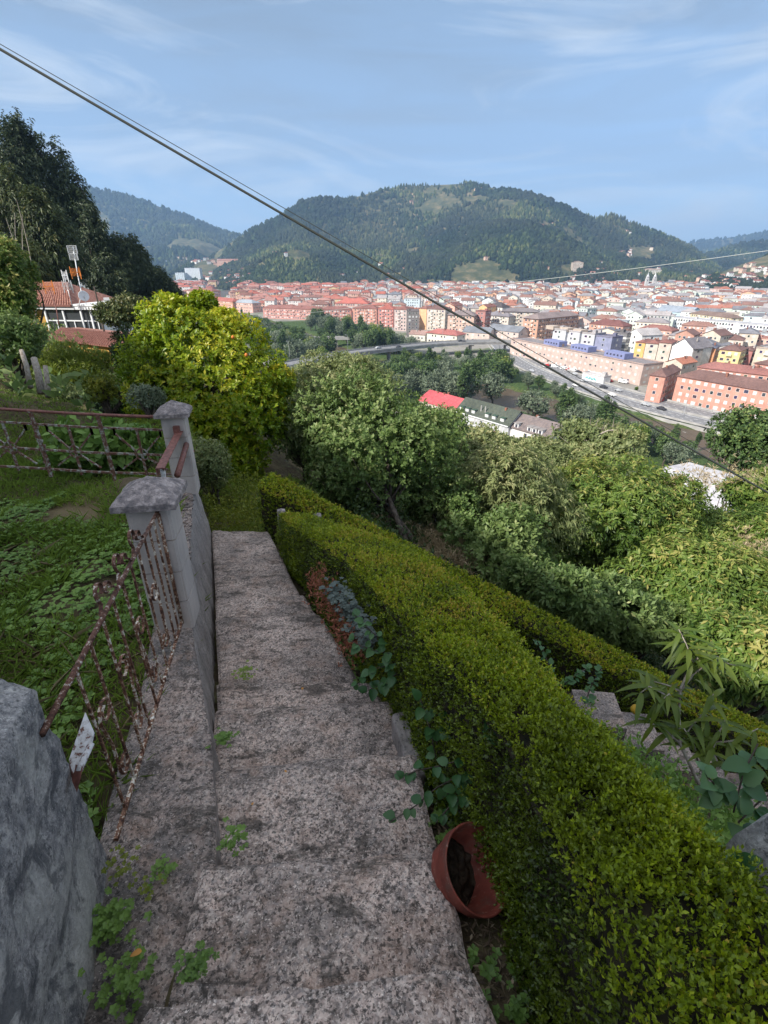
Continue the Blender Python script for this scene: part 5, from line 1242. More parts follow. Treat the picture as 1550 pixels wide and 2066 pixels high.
B('orange_block', 'deep orange block with slate blue roof', (1421, 701), (1445, 703), 15, 14, (.62, .24, .08), (.12, .14, .20), 'hip', balc=2)
B('beige_house', 'beige gabled house with orange tiled roof in front of the big white gable', (1345, 730), (1378, 735), 12, 14, (.58, .48, .38), (.50, .19, .11), 'gable2')
B('yellow_block', 'yellow apartment block with brown hipped roof', (1453, 705), (1496, 709), 17, 15, (.74, .52, .20), RB, 'hip', balc=1)
B('red_brick_block', 'dark red brick block right of the yellow one', (1498, 706), (1520, 708), 16, 15, (.36, .09, .08), RB, 'hip', balc=1)
B('striped_block', 'beige block with white balconies at the right edge', (1527, 702), (1562, 706), 18, 14, BE, GR, 'flat', balc=1)
B('beige_block', 'broad beige block behind the big white gable', (1418, 674), (1455, 678), 15, 15, (.58, .48, .38), RB, 'gable2')
B('beige_block', 'beige row with brown roof right of the broad beige block', (1457, 684), (1501, 687), 12, 14, (.60, .50, .42), RB, 'hip')
B('salmon_block', 'salmon pink row at the right edge with orange end', (1502, 680), (1560, 685), 11, 14, (.74, .38, .30), RR, 'flat')
B('brick_block', 'red brick gabled block in front of the white slab', (1364, 674), (1401, 677), 14, 15, (.46, .20, .13), RB, 'gable2')
B('brick_block', 'low red and white row left of the red brick gabled block', (1291, 662), (1356, 668), 12, 13, (.55, .30, .22), RR, 'hip', balc=1)
# middle
B('orange_apartments', 'big orange-brown apartment block with grey roof and white bands, above the school', (1087, 644), (1168, 636), 20, 15, (.52, .25, .15), (.30, .25, .24), 'hip', balc=1, over=1.2, rise=4)
B('round_corner_block', 'pale beige corner block with a grey conical roof', (981, 635), (1027, 639), 16, 15, (.58, .50, .43), (.26, .26, .29), 'hip', balc=2, over=1)
B('banded_apartments', 'long beige block with brown balcony bands', (1013, 628), (1086, 630), 20, 14, (.55, .44, .36), (.22, .21, .22), 'hip', balc=1, over=1.2, rise=3)
B('orange_gable', 'orange gable end left of the black mansard roof', (967, 619), (983, 620), 20, 18, (.78, .44, .17), RR, 'gable2', sp=9)
B('mansard_block', 'white block under a black mansard roof', (984, 619), (1014, 621), 19, 15, (.68, .62, .56), (.06, .06, .065), 'hip', over=.2, rise=5)
B('salmon_apartments', 'salmon block with white upper band', (904, 635), (957, 637), 18, 15, (.56, .36, .28), (.28, .24, .24), 'hip', balc=1, band=None, over=1)
B('red_tower', 'narrow dark red tower with glazed bay', (960, 628), (980, 629), 21, 13, (.38, .12, .10), RB, 'flat', balc=2)
B('orange_end_block', 'narrow bright orange end wall left of a beige block', (847, 622), (861, 623), 20, 14, (.78, .40, .18), RR, 'hip', sp=9)
B('beige_apartments', 'beige block joined to the narrow bright orange end wall', (862, 623), (899, 625), 20, 14, (.52, .44, .37), RB, 'hip', balc=1)
B('pink_gable', 'salmon pink gable rising behind the salmon block', (898, 616), (918, 617), 19, 18, (.78, .38, .28), RR, 'gable2', sp=9)
B('dark_block', 'dark brown almost black apartment block', (822, 628), (846, 628), 22, 16, (.12, .10, .10), (.25, .24, .25), 'flat')
B('pink_block', 'greyish pink block left of the dark brown one', (796, 624), (821, 625), 20, 15, (.52, .38, .35), RR, 'hip', balc=1)
B('brick_block', 'red brick block with white window bays, left of the greyish pink one', (763, 623), (794, 624), 18, 14, (.48, .15, .12), RD, 'hip', balc=1)
B('brick_block', 'orange brick block behind the riverside trees, centre', (712, 622), (760, 623), 16, 14, (.54, .22, .15), RR, 'hip', balc=1)
B('brick_apartments', 'red brick row with white windows behind the riverside trees', (649, 625), (709, 625), 14, 13, (.50, .19, .15), RR, 'hip', balc=1)
B('brick_apartments', 'long low red brick row at the left behind the riverside trees', (530, 621), (647, 625), 12, 13, (.52, .20, .16), RR, 'hip', balc=1)
B('red_roof_block', 'broad block with bright red roof behind the red brick rows', (676, 612), (742, 613), 16, 22, (.55, .33, .27), (.56, .16, .12), 'hip')
B('orange_school', 'orange building left of the riverside trees', (412, 604), (469, 609), 13, 16, (.66, .28, .14), RD, 'hip')
B('pink_school', 'pink building with big white windows beside the orange one', (470, 610), (509, 612), 12, 16, (.66, .36, .28), (.38, .45, .5), 'hip')
B('salmon_tower', 'tall salmon and beige apartments at the left end of the town', (376, 586), (428, 588), 24, 16, (.64, .36, .27), RR, 'hip', balc=1)
B('grey_shed', 'low grey building in front of the pink one', (474, 618), (512, 621), 6, 16, (.45, .44, .43), GR, 'flat', sp=5)
B('station_building', 'cream station building with red roof below the town centre', (862, 671), (922, 677), 8, 13, (.72, .66, .55), (.46, .15, .13), 'hip', over=1)
B('station_building', 'small cream building left of the station building', (826, 674), (858, 676), 5, 11, (.68, .62, .54), (.42, .28, .24), 'gable')
B('station_shed', 'pinkish shed with slate roof right of the station building', (934, 669), (988, 673), 8, 15, (.56, .44, .38), (.22, .26, .30), 'gable', sp=5)
B('station_shed', 'larger pinkish shed with slate roof reaching to the long school', (984, 664), (1047, 671), 10, 15, (.54, .42, .37), (.22, .26, .30), 'gable', sp=6)
B('small_house', 'small grey-roofed house by the viaduct in the middle', (768, 669), (792, 669), 6, 10, (.60, .50, .44), GR, 'gable')
# near halls below the slope
B('red_roofed_hall', 'hall with a bright pinkish-red roof below the slope', (846, 807), (917, 828), 7, 13, (.60, .50, .42), (.62, .09, .11), 'gable', sp=4)
gh = B('green_roofed_house', 'long grey house with dark green roof and white dormers', (921, 829), (1027, 860), 7, 11, (.46, .47, .50), (.050, .085, .060), 'gable', sp=4.5, rise=4.6, floors=2)
P0, P1 = at_z(921, 829, -53), at_z(1027, 860, -53); Lw = np.linalg.norm(P1 - P0); axv = (P1 - P0) / Lw; ayv = np.array((-axv[1], axv[0], 0)); ayv = ayv if ayv @ P0 > 0 else -ayv; rz_ = math.atan2(axv[1], axv[0])
for u_ in (.08, .20, .32, .58, .71, .86):
    d_ = MB(); q = P0 + axv * Lw * u_ + ayv * 1.6
    d_.box(q + (0, 0, 1.2), (1.7, 2.4, 1.7), rz_, (.66, .66, .65)); d_.box(q + (0, 0, 2.15) + ayv * .3, (2.2, 3.4, .18), rz_, (.06, .10, .07)); d_.box(q + (0, 0, 1.25) - ayv * 1.22, (1.0, .05, 1.1), rz_, (.62, .63, .65))
    d_.build('dormer', M['face'], gh, cols=True)
for u_ in (.42, .50): MB().tube([P0 + axv * Lw * u_ + ayv * 2 + (0, 0, 1), P0 + axv * Lw * u_ + ayv * 2 + (0, 0, 4.2)], .25, 8).build('flue', M['conc'], gh)
MB().bar(P0 + (0, 0, -.1) - ayv * .55, P1 + (0, 0, -.1) - ayv * .55, .25, .35).build('gutter', M['white'], gh)
gb = B('grey_roofed_house', 'white house with grey-brown roof joined to the green-roofed one', (1029, 861), (1112, 885), 6.5, 11, (.74, .72, .70), (.22, .19, .185), 'gable', sp=3.5, rise=4)
P0, P1 = at_z(1029, 861, -53.5), at_z(1112, 885, -53.5); Lw = np.linalg.norm(P1 - P0)
for u_ in (.16, .48, .60, .74):
    d_ = MB(); q = P0 + (P1 - P0) * u_ + ayv * 1.2; d_.box(q + (0, 0, 1.0), (1.8, 2.4, 1.9), rz_, (.74, .74, .74)); d_.box(q + (0, 0, 1.1) - ayv * 1.22, (1.0, .05, 1.1), rz_, (.06, .06, .08)); d_.box(q + (0, 0, 2.05), (2.3, 3.0, .16), rz_, (.30, .27, .26))
    d_.build('dormer', M['face'], gb, cols=True)
B('grey_hall', 'broad low hall with pale brownish-grey roof in front of the white dormered house', (985, 903), (1150, 953), 4.5, 15, (.52, .34, .26), (.34, .30, .29), 'gable', sp=5, rise=2)
B('teal_roofed_shed', 'small shed with a pale teal roof', (962, 880), (1000, 890), 4, 6, (.5, .48, .45), (.28, .52, .44), 'gable', sp=4, rise=1)
B('white_hall', 'big hall with a white sheet roof below the chestnuts at right', (1283, 985), (1448, 1040), 8, 30, (.66, .67, .69), (.76, .78, .80), 'gable', sp=6, rise=2)
# hillside landmarks
def slope_at(px_, py_, tol=90):
    best = None
    for nme, G in HILLS.items():
        Q = G.reshape(-1, 3); d_ = Q[:, 1] * CP - Q[:, 2] * SP
        e_ = (775 + FPX * Q[:, 0] / d_ - px_) ** 2 + (1033 - FPX * (Q[:, 1] * SP + Q[:, 2] * CP) / d_ - py_) ** 2
        k = e_.argmin()
        if e_[k] < tol and (best is None or Q[k, 1] < best[1]): best = Q[k]
    return best
def on_hill(px_, py_, y_): return at_y(px_, py_, y_)
def hb(name, lab, px0, py0, px1, py1, y_, ht, depth, wall, roof, rt, **k):
    Q_ = slope_at((px0 + px1) / 2, py0 + ht * FPX / y_ * 1.02, 400); y_ = float(Q_[1]) - depth if Q_ is not None else y_
    ht = ht * 1.0; A_, B_ = at_y(px0, py0, y_), at_y(px1, py1, y_); zb = (A_[2] + B_[2]) / 2 - ht
    return building_w(name, lab, A_, B_, ht, depth, wall, roof, rt, zb=zb, **k)
hb('hospital_tower', 'white block with window grid on the far left hillside', 372, 541, 402, 541, 1640, 34, 26, (.66, .70, .74), (.55, .58, .6), 'flat', sp=5, floors=8, wcol=(.22, .27, .32), shut=.1)
hb('hospital_wing', 'lower pale blue wing left of the white block with window grid', 353, 550, 371, 551, 1620, 26, 26, (.58, .66, .72), (.5, .55, .6), 'flat', sp=6)
hb('hospital_wing', 'long low white building below the white block with window grid', 352, 566, 398, 566, 1500, 14, 22, (.66, .70, .73), (.55, .6, .64), 'flat', sp=6)
hb('hillside_school', 'long orange brick building high on the left hillside', 437, 523, 487, 528, 1850, 20, 22, (.62, .30, .19), (.42, .2, .15), 'hip', sp=6)
hb('quarry_house', 'tall tan building on the hill foot right of centre', 1157, 529, 1178, 530, 1560, 24, 16, (.50, .38, .28), (.3, .22, .18), 'gable2')
hb('hill_convent', 'cream building alone on the hill at right', 1303, 545, 1336, 544, 1660, 13, 16, (.74, .68, .56), (.42, .33, .26), 'hip')
ch = empty('church', (*at_z(1308, 588, ZG)[:2], ZG), 'pale church with twin pointed towers rising above the roofs', 'church')
q = np.array(ch.location)
for dx in (-8.5, 9.5):
    b = MB(); x, y = q[0] + dx, q[1]
    b.box((x, y, ZG + 13), (7, 7, 30), 0, (.58, .56, .54)); b.box((x, y, ZG + 28.6), (8, 8, .8), 0, (.66, .64, .62)); b.box((x, y, ZG + 31.5), (5.5, 5.5, 5.5), 0, (.60, .58, .57))
    b.lathe((x, y, ZG + 34), [(3.1, 0), (2.6, 2.4), (1.2, 4.2), (.9, 5.6), (.3, 8.6), (.01, 9.6)], 8, None, (.62, .63, .65)); b.box((x, y - 3.53, ZG + 25), (2, .1, 3.4), 0, (.08, .08, .09)); b.box((x, y - 2.8, ZG + 31.4), (1.6, .1, 3), 0, (.08, .08, .09))
    b.build('tower', M['face'], ch, cols=True)
b = MB(); b.box((q[0], q[1] + 18, ZG + 8), (18, 34, 18), 0, (.56, .50, .45)); b.build('nave', M['face'], ch, cols=True)
b = MB(); b.add([(q[0] - 9.6, q[1] + 1, ZG + 17), (q[0] + 9.6, q[1] + 1, ZG + 17), (q[0], q[1] + 1, ZG + 22.5), (q[0] - 9.6, q[1] + 35, ZG + 17), (q[0] + 9.6, q[1] + 35, ZG + 17), (q[0], q[1] + 35, ZG + 22.5)], [[0, 1, 2], [3, 5, 4], [0, 2, 5, 3], [1, 4, 5, 2]], RR); b.build('roof', M['roof'], ch, cols=True)

# ---- the rest of the town
def free(x, y, r):
    for fx, fy, fr, *_ in FOOT:
        if (x - fx) ** 2 + (y - fy) ** 2 < (r + fr * .80) ** 2: return False
    return True
ZONES = lambda px_, py_: ('far left of town' if px_ < 560 else 'behind the riverside trees' if px_ < 760 else 'centre of town' if px_ < 1000 else 'right of the centre' if px_ < 1230 else 'below the church' if px_ < 1380 else 'right side of town')
PAL_L = [('red brick', (.48, .20, .15)), ('pink', (.62, .38, .32)), ('salmon', (.66, .36, .26)), ('beige', (.62, .50, .40)), ('white', (.72, .69, .66)), ('ochre', (.64, .44, .20)), ('grey', (.50, .48, .47)), ('rust brown', (.40, .20, .14))]
PAL_R = [('white', (.75, .74, .72)), ('cream', (.70, .62, .50)), ('beige', (.60, .50, .40)), ('pale blue', (.55, .66, .72)), ('grey', (.48, .48, .49)), ('orange', (.66, .36, .20)), ('pink', (.66, .46, .40)), ('white', (.78, .78, .77)), ('brick', (.48, .24, .17)), ('pale green', (.60, .68, .60))]
RF_L = [('red', (.42, .14, .10)), ('brown', (.28, .14, .11)), ('red', (.50, .17, .12)), ('pinkish', (.46, .24, .20))]
RF_R = [('brown', (.27, .15, .12)), ('grey', (.34, .33, .34)), ('brown', (.33, .18, .14)), ('red', (.44, .18, .12)), ('slate', (.22, .24, .27)), ('pale grey', (.48, .47, .47))]
cand = []
g = 24.5
for u in np.arange(-1500, 1700, g):
    for v in np.arange(150, 1900, g * .93):
        th_ = R(22)
        x = u + random.uniform(-4, 4) + .32 * 0; y = v + random.uniform(-3, 3) + .25 * u * .35
        # blocks follow the curve of the valley: turned more on the right
        px_, py_ = proj(np.array((x, y, ZG + 10)))
        if not (330 < px_ < 1640) or y < 200: continue
        if y > 1640 - .05 * abs(x) or py_ > 900: continue
        if px_ < 440 and y < 900: continue
        hx = np.interp(y, [p_[1] for p_ in HIGHWAY], [p_[0] for p_ in HIGHWAY]) if y < 640 else -200
        if y < 640 and x < hx + 42: 
            if not (y > 600 and x < hx - 20): 
                if not (x < 30 and y > 590): continue
        if y < 600 and x < hx + 40: continue
        if y > 560 and seg_dist(np.array([x]), np.array([y]), RIVER)[0] < 42: continue
        cand.append((math.hypot(x, y), x, y, px_, py_))
cand.sort()
TW, TR, TN = MB(), MB(), MB(); nthing = 0; LIM = 296 - 70
for r_, x, y, px_, py_ in cand:
    left = px_ < 800 + random.uniform(-160, 160)
    wn_, wc = random.choice(PAL_L if left else PAL_R); rn_, rc = random.choice(RF_L if left else RF_R)
    v_ = random.uniform(.85, 1.12); wc = tuple(min(.8, k * v_) for k in wc)
    h = random.choice([7, 9.5, 12, 12, 14, 15, 17]) if r_ < 1200 else random.choice([7, 9, 10, 12, 13, 15, 18])
    if r_ < 420: h = min(h, 12)
    Lw, dp = random.uniform(13, 27), random.uniform(11, 15)
    if not free(x, y, math.hypot(Lw, dp) * .42): continue
    an = (R(-4) if px_ < 760 else np.interp(px_, [760, 1200], [R(-6), R(-34)])) + random.choice([0, 0, math.pi / 2]) + random.uniform(-.06, .06)
    a_ = np.array((math.cos(an), math.sin(an))); n_ = np.array((-a_[1], a_[0])); n_ = n_ if n_[1] > 0 or abs(n_[1]) < 1e-3 else -n_
    c0 = np.array((x, y)) - n_ * dp / 2; P0, P1 = c0 - a_ * Lw / 2, c0 + a_ * Lw / 2
    if (P1 - P0) @ np.array((c0[1], -c0[0])) < 0: P0, P1 = P1, P0
    rt = random.choices(['hip', 'gable', 'flat', 'gable2'], [5, 3, 1.6, 1])[0]
    det = 2 if r_ < 700 else 1 if r_ < 1100 else 0
    kw = dict(detail=det, sp=3.1 if r_ < 800 else 4.0, winh=1.35 if r_ < 900 else 1.6)
    if nthing < LIM:
        o = building_w('town_block', None, P0, P1, h, dp, wc, rc, rt, group='town', balc=random.choice([0, 1, 2]), **kw)
        later(o, f"{wn_} {('two','three','four','four','five','six','six')[min(6, max(0, int(h/3.05) - 2))]}-storey block with {rn_} {'flat' if rt == 'flat' else 'pitched'} roof, {ZONES(px_, py_)}", 'town blocks')
        nthing += 1
    else:
        wc = tuple(a * .84 + b_ * .16 for a, b_ in zip(wc, (.72, .68, .64))); W, Rf, Wn, cc = bgeo(P0, P1, dp, h, wc, rc, rt, **kw)
        FOOT.append((cc[0], cc[1], math.hypot(Lw, dp) / 2 * .95, 0, 0, 0))
        for A_, B_ in ((TW, W), (TR, Rf), (TN, Wn)):
            A_.add(B_.V, B_.F); A_.C[-len(B_.C):] = B_.C if B_.C else A_.C[-len(B_.C):]
for nm, A_, mt in (('far_town_walls', TW, 'face'), ('far_town_roofs', TR, 'roof'), ('far_town_windows', TN, 'pane')):
    if A_.V: tagd(A_.build(nm, M[mt], None, cols=True), 'crowded far blocks filling the back of the town', kind='stuff')
# hamlets on the hills (placed on the slope itself)
HH, HR = MB(), MB()
for cx_, cy_, sx_, sy_, n_ in ((1280, 513, 22, 7, 26), (1300, 520, 12, 5, 10), (1200, 558, 40, 12, 46), (1170, 575, 30, 6, 20), (1320, 550, 10, 3, 4), (400, 527, 28, 6, 26), (460, 545, 22, 12, 24), (440, 565, 40, 6, 20), (1500, 558, 45, 14, 40), (1440, 572, 30, 6, 20), (1540, 540, 12, 10, 14), (960, 380, 6, 4, 4), (830, 405, 14, 5, 4), (1100, 453, 12, 3, 7), (1270, 470, 12, 4, 6), (570, 515, 18, 5, 4), (980, 520, 8, 3, 4), (760, 560, 30, 8, 8), (1400, 560, 20, 10, 8)):
    for k in range(n_):
        Q = slope_at(cx_ + random.gauss(0, sx_), cy_ + random.gauss(0, sy_))
        if Q is None: continue
        w_, d_, h_ = random.uniform(8, 16), random.uniform(8, 12), random.uniform(5, 9)
        q = Q + np.array((random.uniform(-9, 9), random.uniform(-6, 6), 0)); an = random.uniform(-.5, .5)
        ca, sa = math.cos(an), math.sin(an); P0 = q[:2] - np.array((ca, sa)) * w_ / 2; P1 = q[:2] + np.array((ca, sa)) * w_ / 2
        W, Rf, Wn, cc = bgeo(P0, P1, d_, h_, random.choice([WH, (.70, .60, .48), (.66, .45, .34), (.75, .72, .68)]), random.choice([RR, RB, (.42, .2, .14)]), random.choice(['hip', 'gable']), zb=q[2] + 1, detail=0, sp=4.5)
        for A_, B_ in ((HH, W), (HH, Wn), (HR, Rf)):
            if B_.V: A_.add(B_.V, B_.F); A_.C[-len(B_.C):] = B_.C
tagd(HH.build('hillside_houses', M['face'], None, cols=True), 'small pale houses scattered over the hillsides', kind='stuff')
tagd(HR.build('hillside_roofs', M['roof'], None, cols=True), 'red and brown roofs of the small houses over the hillsides', kind='stuff')

# ---- trees of the valley: a few kinds, copied
def kind_tree(name, R3, ht, ntw, leafL, leafW, m, **kw):
    return tree(name, 'x', 'tree', (0, 0, ht), R3, ntw, 6, leafL, leafW, m, base=(0, 0, 0), seed=1, **kw)
KIND = {
 'willow': [kind_tree('willow_tree', (4.2, 4.0, 3.6), 4.6, 620, .55, .20, 'willow', nblob=16, trunk=.25, tone=.5, top=.22) for _ in range(2)],
 'alder': [kind_tree('alder_tree', (3.4, 3.4, 4.4), 5.4, 620, .50, .26, 'river', nblob=16, trunk=.25, tone=.42, top=.24) for _ in range(2)],
 'poplar': [kind_tree('poplar_tree', (2.0, 2.0, 6.0), 6.8, 620, .48, .22, 'river', nblob=18, trunk=.22, tone=.36, top=.2, bl=.36) for _ in range(2)],
 'ash': [kind_tree('ash_tree', (3.6, 3.4, 3.4), 5.0, 620, .50, .30, 'chest', nblob=16, trunk=.22, tone=.36, top=.24) for _ in range(1)]}
DESC = {'willow': 'silvery grey-green willow', 'alder': 'dark green alder', 'poplar': 'slender dark poplar', 'ash': 'bright green ash'}
used_k = set()
def copy_tree(src, loc, sc, rz):
    if src.name not in used_k: used_k.add(src.name); o = src
    else:
        o = src.copy(); COL.objects.link(o)
        for ch_ in src.children: c_ = ch_.copy(); COL.objects.link(c_); c_.parent = o
    o.location = loc; o.scale = (sc, sc, sc * random.uniform(.9, 1.15)); o.rotation_euler = (0, 0, rz); return o
def plant_tree(kd, x, y, sc, where, z=None, grp='riverside trees'):
    z = gz(x, y) if z is None else z
    o = copy_tree(random.choice(KIND[kd]), (x, y, z - .2), sc, random.uniform(0, 6.28)); o['category'] = 'tree'
    later(o, f'{DESC[kd]} {where}', grp); return o
nt = 0
RV = [(p_[0], p_[1]) for p_ in RIVER]
pts_r, nrm_r = ribbon(RV, 0, 0, 10)
VB = [(p_[0], p_[1]) for p_ in VIA]
for k in range(7000):
    i_ = random.randrange(len(pts_r)); s_ = random.choice([-1, 1]); off = random.uniform(16.5, 48)
    q = pts_r[i_] + nrm_r[i_] * off * s_ + np.array((random.uniform(-6, 6), random.uniform(-6, 6)))
    x, y = q
    if not (140 < y < 560): continue
    px_, py_ = proj(np.array((x, y, -56)))
    if not (380 < px_ < 1620): continue
    if seg_dist(np.array([x]), np.array([y]), [h_[:2] for h_ in HIGHWAY])[0] < 20: continue
    if seg_dist(np.array([x]), np.array([y]), VB)[0] < 10: continue
    if seg_dist(np.array([x]), np.array([y]), RV)[0] < 16: continue
    if 1000 < px_ < 1090 and 775 < py_ < 850 and off < 30: continue     # the river shows here
    if 1390 < px_ < 1475 and py_ > 880: continue
    if any((x - f_[0]) ** 2 + (y - f_[1]) ** 2 < (f_[2] * .8 + 3) ** 2 for f_ in FOOT): continue
    if y > 250 and any(abs(x - a) + abs(y - b_) < 7 for a, b_ in [tuple(t_[0].location[:2]) for t_ in PENDING if t_[2] != 'town blocks']): continue
    if any((x - a) ** 2 + (y - b_) ** 2 < 26 for a, b_ in [tuple(t_[0].location[:2]) for t_ in PENDING if t_[2] != 'town blocks']): continue
    kd = random.choices(['willow', 'alder', 'poplar', 'ash'], [6, 4, 2.5, 1.5])[0]
    wh = 'by the river below the highway' if px_ > 1090 else 'by the river below the viaduct' if px_ > 760 else 'in the wood behind the viaduct'
    sc_ = random.uniform(1.35, 2.15); ok = False
    while sc_ > .42:
        tx, ty = proj(np.array((x, y, gz(x, y) + 10.8 * sc_)))
        lim = np.interp(tx, [560, 590, 700, 800, 1030], [748, 738, 715, 701, 696]) if (tx < 1030 and y < np.interp(x, [v_[0] for v_ in VIA], [v_[1] for v_ in VIA])) else (np.interp(tx, [1030, 1100, 1150, 1200, 1300, 1420, 1530], [722, 748, 768, 792, 830, 872, 890]) if tx >= 1030 else 0)
        if ty > lim + 3 and not (1000 < tx < 1085 and ty < 836 and py_ > 805): ok = True; break
        sc_ *= .88
    if not ok: continue
    plant_tree(kd, x, y, sc_, wh); nt += 1
    if nt > 185: break
for px_, py_, kd, sc_ in ((1130, 850, 'alder', .95), (1185, 868, 'willow', 1.0), (1238, 884, 'alder', .85), (1285, 902, 'willow', 1.1), (1335, 914, 'willow', .95), (1385, 926, 'alder', .85), (1205, 852, 'ash', .6), (1302, 880, 'alder', .7), (1405, 905, 'poplar', .6), (1095, 838, 'willow', .7), (1120, 800, 'willow', .8), (1160, 818, 'alder', .6), (1215, 838, 'alder', .5)):
    q = at_z(px_, py_, ZG); plant_tree(kd, q[0], q[1], sc_, 'by the river below the highway', -60.3)
for k in range(46):      # the wood between the viaduct and the brick rows
    px_ = random.uniform(500, 745); y_ = random.uniform(400, 520)
    q = at_y(px_, 650, y_)
    if seg_dist(np.array([q[0]]), np.array([q[1]]), RV)[0] < 15: continue
    if seg_dist(np.array([q[0]]), np.array([q[1]]), VB)[0] < 10 or (abs(q[0] + 57) < 33 and abs(q[1] - 430) < 11): continue
    plant_tree(random.choices(['willow', 'alder', 'poplar'], [3, 4, 2])[0], q[0], q[1], random.uniform(.9, 1.3), 'in the wood behind the viaduct')
for k, (px_, py_) in enumerate(((1385, 812), (1398, 806), (1422, 808), (1433, 806), (1482, 826), (1525, 838), (1283, 790), (860, 662), (905, 676), (1405, 800))):
    q = at_z(px_, py_, ZG); plant_tree('ash', q[0], q[1], .32, 'on the verge by the brick blocks' if px_ > 1100 else 'near the station buildings', ZG, 'small roadside trees')
for k in range(34):      # trees on the slope below the chestnuts
    x, y = random.uniform(10, 75), random.uniform(35, 150)
    d_ = x - xw(y)
    if not (30 < d_ < 118): continue
    px_, py_ = proj(np.array((x, y, gz(x, y) + 6)))
    if not (560 < px_ < 1650) or any((x - f_[0]) ** 2 + (y - f_[1]) ** 2 < (f_[2] + 5) ** 2 for f_ in FOOT): continue
    if 850 < px_ < 1440 and py_ < 1010: 
        continue
    plant_tree(random.choice(['ash', 'alder', 'willow']), x, y, random.uniform(.5, .8), 'on the slope above the halls', grp='slope trees')
for k in range(40):
    q = at_z(random.uniform(380, 1600), random.uniform(583, 650), ZG)
    if q[1] > 1500 or q[1] < 520 or not free(q[0], q[1], 3): continue
    plant_tree(random.choice(['alder', 'ash', 'poplar']), q[0], q[1], random.uniform(.7, 1.2), 'between the town blocks', ZG, 'town trees')

# ---- cars, vans, lamps
def car(lab, x, y, rz, colr, van=False, z=ZG):
    o = empty('parked_van' if van else 'car', (x, y, z), lab, 'van' if van else 'car', None, rz)
    def add(nm, build_, m): 
        b = MB(); build_(b); link(nm, mesh_np(nm, b.V, b.F, np.array(b.C)), M[m], o)
    L2, W2 = (2.7, .98) if van else (2.15, .88); H_ = 2.1 if van else 1.42
    def body(b):
        if van: prof = [(-L2, .4), (-L2, H_), (L2 * .55, H_), (L2 * .78, 1.25), (L2, 1.05), (L2, .4)]
        else: prof = [(-L2, .35), (-L2, .88), (-L2 * .72, .92), (-L2 * .5, H_), (L2 * .15, H_), (L2 * .48, .92), (L2 * .95, .78), (L2, .35)]
        n = len(prof); V = [(x_, -W2 * (1 if z_ < 1 else .86), z_) for x_, z_ in prof] + [(x_, W2 * (1 if z_ < 1 else .86), z_) for x_, z_ in prof]
        b.add(V, [list(range(n)), list(range(n, 2 * n))[::-1]] + [[i, n + i, n + (i + 1) % n, (i + 1) % n] for i in range(n)], colr)
    add('body', body, 'face')
    def glass(b):
        if van: b.box((L2 * .30, 0, 1.6), (1.0, W2 * 1.76, .5), 0, (.03, .035, .04))
        else: b.box((-L2 * .16, 0, 1.14), (1.75, W2 * 1.80, .34), 0, (.03, .035, .04))
    add('windows', glass, 'pane')
    for sx_ in (-1, 1):
        for sy_ in (-1, 1):
            b = MB(); A_ = np.array([(1, 0, 0), (0, 0, 1), (0, -1, 0)]).T; b.lathe((sx_ * L2 * .62, sy_ * (W2 - .04), .33), [(0, -.12), (.33, -.12), (.33, .12), (0, .12)], 10, A_, (.02, .02, .02)); link('wheel', mesh_np('wheel', b.V, b.F, np.array(b.C)), M['face'], o)
    return o
pc_ = [(1104, 736, 'white', 0), (1112, 738, 'dark', 0), (1121, 740, 'white', 1), (1130, 741, 'silver', 0), (1139, 744, 'white', 1), (1149, 746, 'red', 0), (1158, 748, 'white', 1), (1167, 750, 'dark', 0)]
CC = {'white': (.7, .7, .7), 'dark': (.05, .05, .06), 'silver': (.42, .43, .45), 'red': (.45, .04, .04), 'blue': (.1, .2, .45)}
ORD = ['first', 'second', 'third', 'fourth', 'fifth', 'sixth', 'seventh', 'eighth']
for k, (a, c_, cn, v_) in enumerate(pc_):
    q = at_z(a, c_, ZG + .5); o = car(f'{cn} {"van" if v_ else "car"} parked before the long pinkish block, {ORD[k]} of the row from left', q[0], q[1], R(-20), CC[cn], bool(v_)); o['group'] = 'vehicles parked before the long pinkish block'
q = at_z(1230, 768, ZG + .5); car('red car parked right of the white kiosk', q[0], q[1], R(-60), CC['red'])
q = at_z(1258, 771, ZG + .5); car('white van parked below the end of the long pinkish block', q[0], q[1], R(-60), CC['white'], True)
for a, c_, cn, lab, v_ in ((1177, 769, 'silver', 'silver car driving on the highway above the kiosk side', 0), (1218, 782, 'dark', 'dark car driving on the highway left of the brick blocks', 0), (1500, 842, 'dark', 'dark car driving on the highway at the far right', 0), (609, 737, 'dark', 'dark car on the road left of the viaduct', 0)):
    q = at_z(a, c_, -59.5 if a > 700 else -53); 
    car(lab, q[0], q[1], R(-58) if a > 700 else R(20), CC[cn], False, -59.7 if a > 700 else gz(q[0], q[1]))
ph_, nh_ = ribbon(HIGHWAY, 0, 0, 24)
for k in range(16):
    i_ = random.randrange(26, 120); off = random.choice([-10.5, -7, -3.5, 3.5, 7, 10.5]); q = ph_[i_] + nh_[i_] * off; d_ = ph_[i_ + 1] - ph_[i_]
    cn = random.choice(['white', 'dark', 'silver', 'red', 'blue', 'silver', 'white']); o = car('x', q[0], q[1], math.atan2(d_[1], d_[0]) + (math.pi if off > 0 else 0), CC[cn], False, -59.7); later(o, f'{cn} car driving on the highway', 'cars on the highway')
for k in range(5):
    i_ = random.randrange(10, 38); s_ = random.choice([-2.5, 2.5]); q = pv[i_] + np.append(nv[i_] * s_, 0); d_ = pv[i_ + 1] - pv[i_]; cn = random.choice(['white', 'dark', 'silver'])
    o = car('x', q[0], q[1], math.atan2(d_[1], d_[0]), CC[cn], False, float(q[2]) + .02); later(o, f'{cn} car crossing the viaduct', 'cars on the viaduct')
